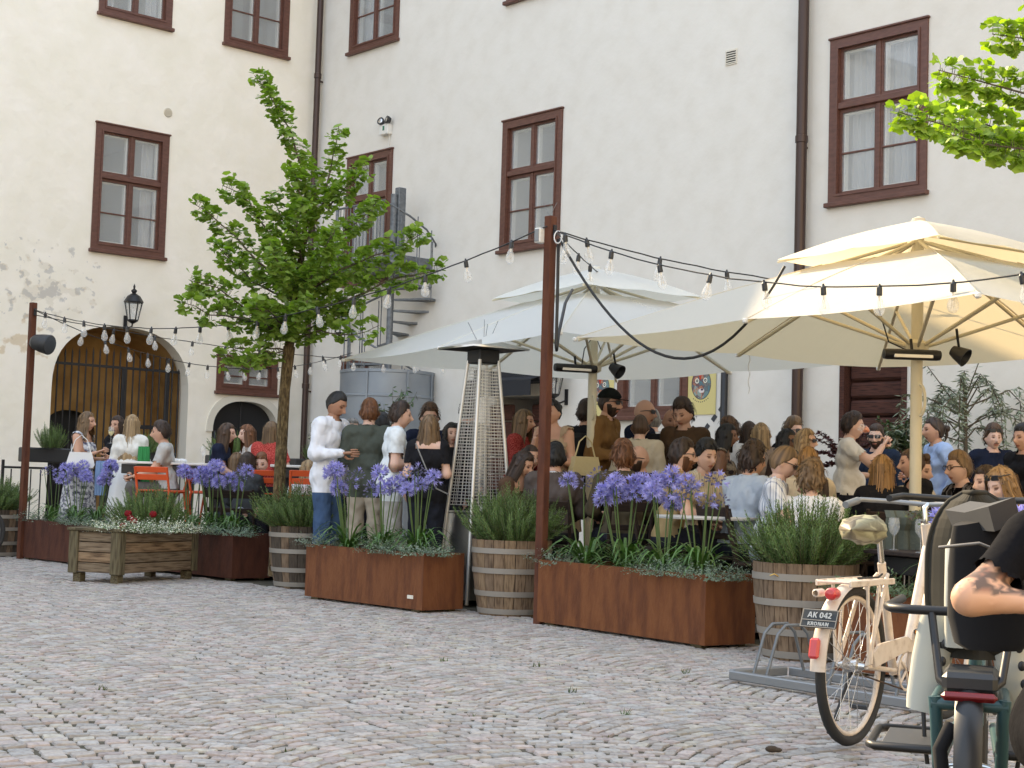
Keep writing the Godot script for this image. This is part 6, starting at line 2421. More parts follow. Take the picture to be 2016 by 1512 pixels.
# ---------------------------------------------------------------- parasols
# half sizes a and b along local x and z; edge and apex are heights
func parasol(label: String, at: Vector3, turn: float, a: float, c: float, edge: float, apex: float, m: Material, sag: float) -> Node3D:
	var o := thing("parasol", label, "parasol", at, turn, "large parasols over the terrace")
	var b := MB.new()
	b.tube([Vector3(0, 0.1, 0), Vector3(0, apex - 0.05, 0)], 0.045, 16)
	var pole := put(b, "pole", M.pole_cream, o)
	b = MB.new()
	b.box(Vector3(0, 0.05, 0), Vector3(0.8, 0.1, 0.8), 0.02)
	put(b, "base", M.black_metal, o)
	var ends := [Vector2(-a, -c), Vector2(0, -c), Vector2(a, -c), Vector2(a, 0), Vector2(a, c), Vector2(0, c), Vector2(-a, c), Vector2(-a, 0)]
	# height of the cloth at a share t of the way from the pole to the rim
	var tier := apex - edge
	var y_low := func(t: float) -> float: return edge + (1.0 - t) * tier * 0.86 - sag * sin(PI * clampf((t - 0.3) / 0.7, 0, 1))
	var sheet_ := func(bb: MB, t0: float, t1: float, f: Callable, rows: int, sink: float) -> void:
		for k in 8:
			var e0: Vector2 = ends[k]
			var e1: Vector2 = ends[(k + 1) % 8]
			var cols := 8
			var g := func(i: int, j: int) -> Vector3:
				var t := lerpf(t0, t1, float(i) / rows)
				var s := float(j) / cols
				var p := e0.lerp(e1, s) * t
				# cloth sinks a little between the ribs and is cut in at the rim
				var dip := sin(PI * s) * sink * (t - t0) / (t1 - t0)
				p *= 1.0 - dip * 0.25
				return Vector3(p.x, f.call(t) - dip, p.y)
			for i in rows:
				for j in cols:
					var q := [g.call(i, j), g.call(i, j + 1), g.call(i + 1, j + 1), g.call(i + 1, j)]
					var n := []
					for w in [[i, j], [i, j + 1], [i + 1, j + 1], [i + 1, j]]:
						var du: Vector3 = g.call(w[0], mini(w[1] + 1, cols)) - g.call(w[0], maxi(w[1] - 1, 0))
						var dv: Vector3 = g.call(mini(w[0] + 1, rows), w[1]) - g.call(maxi(w[0] - 1, 0), w[1])
						var nn := dv.cross(du)
						if nn.y < 0: nn = -nn
						n.append(nn.normalized())
					bb.smooth_quad(q[3], q[2], q[1], q[0], n[3], n[2], n[1], n[0])
	b = MB.new()
	sheet_.call(b, 0.26, 1.0, y_low, 10, 0.025)
	put(b, "canopy", m, o)
	b = MB.new()
	var y_top := func(t: float) -> float: return apex - tier * 0.80 * t + 0.03 * sin(PI * t / 0.4)
	sheet_.call(b, 0.015, 0.40, y_top, 6, 0.015)
	put(b, "top_tier", m, o)
	b = MB.new()
	b.lathe([Vector2(0.0, apex + 0.03), Vector2(0.05, apex + 0.01), Vector2(0.06, apex - 0.03)], 12)
	put(b, "finial", m, o)
	var hub := edge - 0.06
	for k in 8:
		var e: Vector2 = ends[k]
		b = MB.new()
		b.tube([Vector3(e.x * 0.27, y_low.call(0.27) + 0.003, e.y * 0.27), Vector3(e.x * 0.6, y_low.call(0.6) + 0.003, e.y * 0.6), Vector3(e.x, edge + 0.003, e.y)], 0.006, 6)
		put(b, "seam", m, o)
	for k in 8:
		var e: Vector2 = ends[k]
		b = MB.new()
		b.tube([Vector3(e.x * 0.03, y_low.call(0.04) - 0.02, e.y * 0.03), Vector3(e.x * 0.5, y_low.call(0.5) - 0.028, e.y * 0.5), Vector3(e.x * 0.995, edge - 0.018, e.y * 0.995)], 0.014, 6)
		var rib := put(b, "rib", M.pole_cream, o)
		b = MB.new()
		b.box(Vector3(e.x * 1.005, edge - 0.012, e.y * 1.005), Vector3(0.035, 0.035, 0.035), 0.008)
		put(b, "end_cap", M.white_paint, rib)
		b = MB.new()
		b.tube([Vector3(e.x * 0.03, hub, e.y * 0.03), Vector3(e.x * 0.50, y_low.call(0.5) - 0.045, e.y * 0.50)], 0.015, 6)
		put(b, "strut", M.pole_cream, o)
		if k % 2 == 0:
			b = MB.new()
			b.tube([Vector3(e.x * 0.02, apex - 0.12, e.y * 0.02), Vector3(e.x * 0.4, y_top.call(0.4) - 0.02, e.y * 0.4)], 0.010, 6)
			put(b, "top_rib", M.pole_cream, o)
	b = MB.new()
	b.lathe([Vector2(0.046, hub - 0.07), Vector2(0.085, hub - 0.05), Vector2(0.09, hub + 0.02), Vector2(0.046, hub + 0.05)], 14)
	put(b, "hub", M.pole_cream, o)
	b = MB.new()
	var hk := []
	for i in 9:
		var q := PI * i / 8.0
		hk.append(Vector3(0.05 + 0.05 * sin(q) + 0.03, hub - 0.42 + 0.12 * cos(q), 0.05))
	b.tube(hk, 0.012, 6)
	put(b, "crank", M.pole_cream, o)
	return o

func heater_bar(label: String, at: Vector3, turn: float) -> void:
	var o := thing("infrared_heater", label, "heater", at, turn, "heaters below the parasols")
	var b := MB.new()
	b.xf = Transform3D(Basis(Vector3.BACK, PI / 2), Vector3.ZERO)
	b.lathe([Vector2(0.0, -0.22), Vector2(0.05, -0.215), Vector2(0.055, -0.19), Vector2(0.055, 0.19), Vector2(0.05, 0.215), Vector2(0.0, 0.22)], 12)
	put(b, "housing", M.black_metal, o, Vector3.ZERO, Basis.from_scale(Vector3(1, 0.75, 1)))
	b = MB.new()
	b.box(Vector3(0, -0.012, 0.048), Vector3(0.30, 0.035, 0.012), 0.004)
	put(b, "reflector", M.stainless, o)
	b = MB.new()
	b.tube([Vector3(0, 0.03, 0), Vector3(0, 0.12, -0.03)], 0.012, 6)
	put(b, "bracket", M.black_metal, o)

func spotlight(label: String, at: Vector3, turn: float) -> void:
	var o := thing("spotlight", label, "spotlight", at, turn, "spotlights below the parasols")
	var b := MB.new()
	b.xf = Transform3D(Basis(Vector3.RIGHT, 2.1), Vector3.ZERO)
	b.lathe([Vector2(0.0, -0.07), Vector2(0.04, -0.065), Vector2(0.055, -0.02), Vector2(0.075, 0.06), Vector2(0.07, 0.06), Vector2(0.05, 0.0), Vector2(0.0, 0.0)], 14)
	put(b, "head", M.black_plastic, o)
	b = MB.new()
	b.tube([Vector3(0, 0.03, 0), Vector3(-0.03, 0.10, 0), Vector3(-0.06, 0.19, 0)], 0.011, 6)
	put(b, "arm", M.black_metal, o)

func parasols() -> void:
	var t1 := atan2(-0.836, 0.551)
	parasol("cream parasol with a sunlit top over the tables by the bicycles", Vector3(3.10, 0.0, -11.84), t1, 2.04, 1.75, 2.30, 3.22, M.canvas_cream, -0.02)
	parasol("white parasol in shade over the standing guests at the terrace middle", Vector3(0.80, 0.0, -15.35), deg_to_rad(-11.2 - 40.6 + 90.0) * -1.0 - 0.35, 2.04, 1.75, 2.36, 3.28, M.canvas_white, -0.01)
	heater_bar("black infrared heater bar on the cream parasol's pole", Vector3(3.02, 2.16, -11.68), 0.05)
	heater_bar("black infrared heater bar on the white parasol's pole", Vector3(0.62, 2.26, -15.2), 0.3)
	spotlight("black spotlight below the cream parasol", Vector3(3.40, 2.18, -11.75), 0.9)
	spotlight("black spotlight below the white parasol", Vector3(1.02, 2.26, -15.2), 0.9)
	# loose cables and a hanging tape
	var b := MB.new()
	b.tube([Vector3(3.0, 2.2, -11.75), Vector3(2.86, 2.26, -11.75), Vector3(2.80, 2.45, -11.75), Vector3(2.76, 2.62, -11.8)], 0.006, 6)
	single(b, "heater_cable", M.cord_black, "short black cable looping from the heater into the cream parasol", "cable")
	b = MB.new()
	b.tube([Vector3(0.68, 2.28, -15.2), Vector3(0.70, 2.45, -15.15), Vector3(0.80, 2.6, -15.15), Vector3(0.86, 2.45, -15.15)], 0.006, 6)
	single(b, "heater_cable", M.cord_black, "short black cable looping from the heater into the white parasol", "cable")
	b = MB.new()
	var pts := []
	for i in 9:
		pts.append(Vector3(2.06 + 0.01 * sin(i * 2.0), 2.28 - i * 0.042, -13.45))
	b.tube(pts, 0.011, 6, true, 0.3)
	single(b, "tie_strap", M.napkin, "crumpled white strap hanging from the cream parasol's rim", "strap")

# ---------------------------------------------------------------- string lights
func strand(label: String, a: Vector3, c: Vector3, sag: float, n: int, first: float, last: float, seed_: int) -> void:
	var o := thing("string_light", label, "string light", Vector3.ZERO, 0.0, "strings of bulbs over the terrace")
	var r := RandomNumberGenerator.new()
	r.seed = seed_
	var f := func(t: float) -> Vector3: return a.lerp(c, t) - Vector3(0, sag * 4.0 * t * (1.0 - t), 0)
	var pts := []
	for i in 49:
		pts.append(f.call(i / 48.0) + Vector3(0, r.randf_range(-0.004, 0.004), 0))
	var b := MB.new()
	b.tube(pts, 0.0058, 6)
	put(b, "cord", M.cord_black, o)
	for k in n:
		var t := lerpf(first, last, (k + r.randf_range(-0.06, 0.06)) / maxf(1.0, n - 1.0))
		var p: Vector3 = f.call(t)
		var swing := Basis(Vector3.BACK, r.randf_range(-0.22, 0.22)) * Basis(Vector3.RIGHT, r.randf_range(-0.15, 0.15))
		var s := put(socket_mesh, "socket", M.black_plastic, o, p, swing)
		put(bulb_mesh, "bulb", M.bulb_glass, s)
		put(filament_mesh, "filament", M.filament, s)

var socket_mesh: ArrayMesh
var bulb_mesh: ArrayMesh
var filament_mesh: ArrayMesh

func lights() -> void:
	var b := MB.new()
	b.lathe([Vector2(0.0, -0.058), Vector2(0.018, -0.058), Vector2(0.0195, -0.05), Vector2(0.0185, -0.006), Vector2(0.010, 0.004), Vector2(0.006, 0.018), Vector2(0.0, 0.02)], 12)
	socket_mesh = b.mesh()
	b = MB.new()
	b.lathe([Vector2(0.0, -0.188), Vector2(0.017, -0.184), Vector2(0.030, -0.170), Vector2(0.037, -0.148), Vector2(0.036, -0.130), Vector2(0.027, -0.098), Vector2(0.016, -0.070), Vector2(0.014, -0.056)], 14)
	bulb_mesh = b.mesh()
	b = MB.new()
	b.tube([Vector3(0, -0.055, 0), Vector3(0, -0.09, 0)], [0.008, 0.004], 6)
	var w := []
	for i in 11:
		var a := TAU * i / 5.0 * 1.01
		w.append(Vector3(sin(a) * 0.010, -0.085 - 0.065 * (i % 2), cos(a) * 0.010))
	b.tube(w, 0.0011, 4)
	filament_mesh = b.mesh()
	var pc := Vector3(0.30, 3.12, -12.22)
	var pl := Vector3(-6.02, 3.12, -19.36)
	strand("long string of clear bulbs between the two rusty posts", pc + Vector3(-0.06, 0.03, 0), pl, 0.48, 17, 0.045, 0.97, 3)
	strand("string of large clear bulbs running over the cream parasol", pc, Vector3(5.12, 3.12, -6.44), 0.73, 15, 0.02, 0.96, 4)
	strand("string of clear bulbs ending behind the cream parasol", pc, Vector3(6.0, 3.30, -14.0), 0.36, 9, 0.05, 0.85, 5)
	strand("short string of bulbs running from the tall post to the rear wall", pc, Vector3(2.2, 3.9, -22.75), 0.17, 13, 0.06, 0.95, 6)
	strand("low string of bulbs sagging between the far post and the staircase", pl, Vector3(-2.72, 3.28, -26.1), 0.48, 15, 0.12, 0.95, 7)
	strand("string of bulbs from the far post to the wall above the awning", pl - Vector3(0, 0.06, 0), Vector3(-0.15, 3.14, -25.2), 0.20, 13, 0.14, 0.97, 8)
	# power cable from the tall post to the cream parasol, and the leads down the post
	b = MB.new()
	var pts := []
	for i in 25:
		var t := i / 24.0
		pts.append(Vector3(0.34, 3.05, -12.2).lerp(Vector3(1.98, 2.75, -11.3), t) - Vector3(0, 0.80 * 4.0 * t * (1.0 - t) * (0.85 + 0.3 * t), 0))
	b.tube(pts, 0.011, 8)
	single(b, "power_cable", M.cord_black, "thick black cable hanging in a deep loop from the tall post", "cable")
	b = MB.new()
	b.tube([Vector3(0.335, 3.05, -12.22), Vector3(0.34, 2.6, -12.22), Vector3(0.34, 2.2, -12.2), Vector3(0.345, 2.16, -12.2), Vector3(0.36, 2.3, -12.3), Vector3(0.42, 2.6, -12.7), Vector3(0.50, 2.80, -13.4)], 0.013, 8)
	single(b, "lead_bundle", M.cord_black, "bundle of black leads running down the tall post and up to the white parasol", "cable")
	b = MB.new()
	for k in 3:
		var q := []
		for i in 10:
			var a := TAU * i / 9.0
			q.append(Vector3(0.33 + 0.03 * cos(a + k), 3.06 + 0.05 * sin(a + k), -12.21 + 0.012 * k))
		b.tube(q, 0.005, 6)
	single(b, "coiled_lead", M.napkin, "coil of white lead tied to the top of the tall post", "cable")

# ---------------------------------------------------------------- tables, chairs, glasses
var chair0: Node3D
var bar0: Node3D
var glass0: Node3D

func wood_chair(label: String, at: Vector3, yaw: float) -> void:
	if chair0 != null:
		copy(chair0, "bistro_chair", label, at, yaw)
		return
	var o := thing("bistro_chair", label, "chair", at, yaw, "dark wooden chairs at the tables")
	chair0 = o
	var b := MB.new()
	b.box(Vector3(0, 0.45, 0), Vector3(0.40, 0.03, 0.40), 0.01)
	put(b, "seat", M.chair_wood, o)
	for sx: float in [-1.0, 1.0]:
		b = MB.new()
		b.tube([Vector3(sx * 0.17, 0, 0.18), Vector3(sx * 0.17, 0.44, 0.16)], 0.016, 6)
		put(b, "leg", M.chair_wood, o)
		b = MB.new()
		b.tube([Vector3(sx * 0.17, 0, -0.22), Vector3(sx * 0.18, 0.45, -0.18), Vector3(sx * 0.18, 0.86, -0.27)], 0.016, 6)
		put(b, "leg", M.chair_wood, o)
	for e in [[0.80, 0.09, -0.255], [0.62, 0.05, -0.215]]:
		b = MB.new()
		b.box(Vector3(0, e[0], e[2]), Vector3(0.36, e[1], 0.018), 0.006, Basis(Vector3.RIGHT, -0.2))
		put(b, "back_slat", M.chair_wood, o)

func bar_chair(label: String, at: Vector3, yaw: float) -> void:
	if bar0 != null:
		copy(bar0, "bar_chair", label, at, yaw)
		return
	var o := thing("bar_chair", label, "chair", at, yaw, "orange metal bar chairs")
	bar0 = o
	var b: MB
	for k in 4:
		b = MB.new()
		b.box(Vector3(0, 0.77, -0.15 + k * 0.10), Vector3(0.42, 0.014, 0.085), 0.004)
		put(b, "seat_slat", M.orange_paint, o)
	for k in 2:
		b = MB.new()
		b.box(Vector3(0, 0.92 + k * 0.085, -0.225 - k * 0.02), Vector3(0.44, 0.065, 0.014), 0.004, Basis(Vector3.RIGHT, -0.2))
		put(b, "back_slat", M.orange_paint, o)
	for sx: float in [-1.0, 1.0]:
		b = MB.new()
		b.tube([Vector3(sx * 0.22, 0, 0.24), Vector3(sx * 0.215, 0.70, 0.19), Vector3(sx * 0.213, 0.75, 0.16), Vector3(sx * 0.212, 0.757, 0.10), Vector3(sx * 0.21, 0.757, -0.19)], 0.014, 8)
		put(b, "leg", M.orange_paint, o)
		b = MB.new()
		b.tube([Vector3(sx * 0.23, 0, -0.30), Vector3(sx * 0.215, 0.76, -0.19), Vector3(sx * 0.215, 1.03, -0.255)], 0.014, 8)
		put(b, "leg", M.orange_paint, o)
	b = MB.new()
	b.tube([Vector3(-0.22, 0.30, 0.225), Vector3(0.22, 0.30, 0.225)], 0.011, 6)
	put(b, "footrest", M.orange_paint, o)

func table(label: String, at: Vector3, w: float, d: float, h: float, turn: float, top: Material, round := false) -> void:
	var o := thing("table", label, "table", at, turn, "tables on the terrace")
	var b := MB.new()
	if round:
		b.lathe([Vector2(0.0, h - 0.025), Vector2(w / 2, h - 0.025), Vector2(w / 2 + 0.004, h - 0.012), Vector2(w / 2, h), Vector2(0.0, h)], 28)
	else:
		b.box(Vector3(0, h - 0.014, 0), Vector3(w, 0.028, d), 0.005)
	put(b, "tabletop", top, o)
	b = MB.new()
	if round:
		b.tube([Vector3(0, 0.02, 0), Vector3(0, h - 0.03, 0)], 0.03, 10)
	else:
		b.box(Vector3(0, h - 0.09, 0), Vector3(w - 0.1, 0.11, d - 0.1), 0.005)
	put(b, "pedestal" if round else "apron", M.black_metal, o)
	if round:
		b = MB.new()
		b.lathe([Vector2(0.0, 0.03), Vector2(0.2, 0.02), Vector2(0.22, 0.0)], 20)
		put(b, "foot", M.black_metal, o)
	else:
		for s: float in [-1.0, 1.0]:
			b = MB.new()
			b.box(Vector3(s * (w / 2 - 0.2), h / 2 - 0.05, 0), Vector3(0.09, h - 0.12, 0.09), 0.006)
			put(b, "leg", M.black_metal, o)

func wine_glass(label: String, at: Vector3, wine: Material = null, tilt := Basis()) -> Node3D:
	var o := thing("wine_glass", label, "glass", at, 0.0, "wine glasses")
	o.basis = tilt
	var b := MB.new()
	b.lathe([Vector2(0.034, 0.0), Vector2(0.032, 0.003), Vector2(0.006, 0.008), Vector2(0.004, 0.02), Vector2(0.004, 0.085), Vector2(0.012, 0.095), Vector2(0.033, 0.125), Vector2(0.038, 0.15), Vector2(0.035, 0.18), Vector2(0.030, 0.205)], 16)
	put(b, "bowl", M.glassware, o)
	if wine != null:
		b = MB.new()
		b.lathe([Vector2(0.0, 0.098), Vector2(0.011, 0.097), Vector2(0.031, 0.124), Vector2(0.036, 0.148), Vector2(0.0, 0.148)], 16)
		put(b, "wine", wine, o)
	return o

func furniture() -> void:
	var b: MB
	# high tables and orange chairs on the gateway side
	table("long high table with pale top and black base before the gateway", Vector3(-3.75, 0.15, -18.5), 1.75, 0.62, 1.10, 0.12, M.marble)
	table("high table with pale top behind the ginkgo trunk", Vector3(-2.25, 0.15, -17.6), 0.9, 0.6, 1.10, 0.12, M.marble)
	bar_chair("orange metal bar chair with its back to the rosemary", Vector3(-3.95, 0.15, -17.75), 2.75)
	bar_chair("orange bar chair under the man in the grey tee", Vector3(-4.02, 0.15, -18.42), deg_to_rad(-85.0))
	bar_chair("orange bar chair under the woman in navy", Vector3(-3.47, 0.15, -18.25), deg_to_rad(80.0))
	bar_chair("orange bar chair under the woman in coral", Vector3(-2.79, 0.15, -17.85), deg_to_rad(170.0))
	bar_chair("orange bar chair beside the ginkgo trunk", Vector3(-2.13, 0.15, -16.75), deg_to_rad(185.0))
	bar_chair("orange bar chair under the woman half hidden by the trunk", Vector3(-3.18, 0.15, -19.35), deg_to_rad(20.0))
	b = MB.new()
	for k in 3:
		b.ball(Vector3(-0.05 + 0.06 * k, 0.02, 0.02 * (k % 2)), Vector3(0.07, 0.03, 0.06), 10, 6)
	single(b, "napkin", M.napkin, "crumpled white napkin on the long high table", "napkin", Vector3(-3.95, 1.25, -18.35))
	wine_glass("empty wine glass on the long high table before the man in grey", Vector3(-4.05, 1.25, -18.3))
	wine_glass("empty wine glass beside the water bottle on the high table", Vector3(-3.62, 1.25, -18.3))
	wine_glass("wine glass on the table end nearest the woman in navy", Vector3(-3.15, 1.25, -18.45))
	b = MB.new()
	b.lathe([Vector2(0.0, 0.0), Vector2(0.034, 0.0), Vector2(0.036, 0.01), Vector2(0.036, 0.15), Vector2(0.015, 0.2), Vector2(0.014, 0.25), Vector2(0.0, 0.25)], 14)
	var bt := b.mesh()
	single(bt, "water_bottle", M.bottle_glass, "green water bottle on the long high table", "bottle", Vector3(-3.53, 1.25, -18.4))
	wine_glass("wine glass on the high table just behind the ginkgo trunk", Vector3(-2.13, 1.25, -17.5))
	wine_glass("glass of white wine in front of the ginkgo trunk", Vector3(-2.03, 0.90, -16.35), M.white_wine)
	table("small round table between ginkgo trunk and the weathered barrel", Vector3(-2.15, 0.15, -16.4), 0.6, 0.6, 0.74, 0.0, M.marble, true)
	# low tables under the parasols
	table("round marble table of the laughing men", Vector3(1.55, 0.15, -12.15), 0.78, 0.7, 0.74, 0.0, M.marble, true)
	table("round table of the two women leaning together", Vector3(0.22, 0.15, -14.1), 0.7, 0.7, 0.74, 0.0, M.marble, true)
	table("round table in the crowd under the cream parasol", Vector3(2.45, 0.15, -11.55), 0.7, 0.7, 0.74, 0.0, M.chair_wood, true)
	table("square table with glasses and a potted plant, behind the child seat", Vector3(2.72, 0.0, -9.75), 0.7, 0.7, 0.74, 0.3, M.chair_wood)
	table("square table of the women by the cream parasol pole", Vector3(3.35, 0.15, -11.2), 0.7, 0.7, 0.74, 0.1, M.chair_wood)
	wine_glass("empty wine glass on the table behind the bicycle saddle", Vector3(2.53, 0.74, -9.52))
	wine_glass("second wine glass standing farther back behind the bicycle saddle", Vector3(2.46, 0.74, -9.9))
	wine_glass("wine glass before the two women leaning together", Vector3(0.16, 0.89, -13.95), M.white_wine)
	single(bt, "water_bottle", M.bottle_glass, "dark bottle on the table of the two women leaning together", "bottle", Vector3(0.27, 0.89, -13.95))
	var pot := thing("potted_plant", "small plant in a zinc bucket on the table behind the bicycle saddle", "potted plant", Vector3(2.66, 0.74, -9.62))
	b = MB.new()
	b.lathe([Vector2(0.0, 0.0), Vector2(0.055, 0.0), Vector2(0.075, 0.15), Vector2(0.079, 0.155), Vector2(0.07, 0.15), Vector2(0.0, 0.14)], 20)
	put(b, "bucket", M.galvanised, pot)
	put(tuft(303, 60, 0.09, 0.09, 0.16, [Color(0.07, 0.10, 0.03), Color(0.12, 0.13, 0.05), Color(0.10, 0.06, 0.05)], 0.02), "foliage", M.leaf_silver, pot, Vector3(0, 0.15, 0))
	# white and violet agapanthus in the sun behind the child seat
	for e in [[Vector3(2.62, 0.46, -8.95), "sunlit pale agapanthus beside the bicycle handlebar", 8], [Vector3(3.0, 0.46, -8.75), "sunlit pale agapanthus behind the child seat", 8]]:
		agapanthus(e[1], e[0], e[2], 31 + int(e[0].x * 10), 1.0, 0.50)
	# a coat hung over a chair, a wicker chair, bags on the floor
	wood_chair("dark chair with a grey green jacket over its back", Vector3(2.55, 0.0, -10.35), deg_to_rad(190.0))
	var coat := MB.new()
	var n := 14
	for i in n:
		for j in 8:
			var g := func(p: int, q: int) -> Vector3:
				var t := -0.17 + 0.34 * p / n
				var s := q / 8.0
				return Vector3(t * (1.0 + 0.25 * s), 0.93 - 0.34 * s - 0.05 * absf(t) * s, -0.30 - 0.03 * s + 0.018 * sin(p * 1.9 + s * 2.0) - 0.04 * sin(PI * minf(s * 3.0, 1.0)))
			coat.quad(g.call(i + 1, j), g.call(i, j), g.call(i, j + 1), g.call(i + 1, j + 1))
	single(coat, "jacket", cloth(Color(0.10, 0.11, 0.09)), "grey green jacket hung over a chair beside the bicycle", "jacket", Vector3(2.55, 0.06, -10.35), deg_to_rad(190.0))
	b = MB.new()
	b.ball(Vector3(0, 0.13, 0), Vector3(0.07, 0.12, 0.07), 12, 8)
	b.tube([Vector3(-0.05, 0.24, 0), Vector3(-0.03, 0.33, 0), Vector3(0.03, 0.33, 0), Vector3(0.05, 0.24, 0)], 0.008, 5)
	single(b, "white_bag", M.napkin, "white carrier bag on the floor between planter and oak barrel", "bag", Vector3(1.90, 0.0, -10.95))

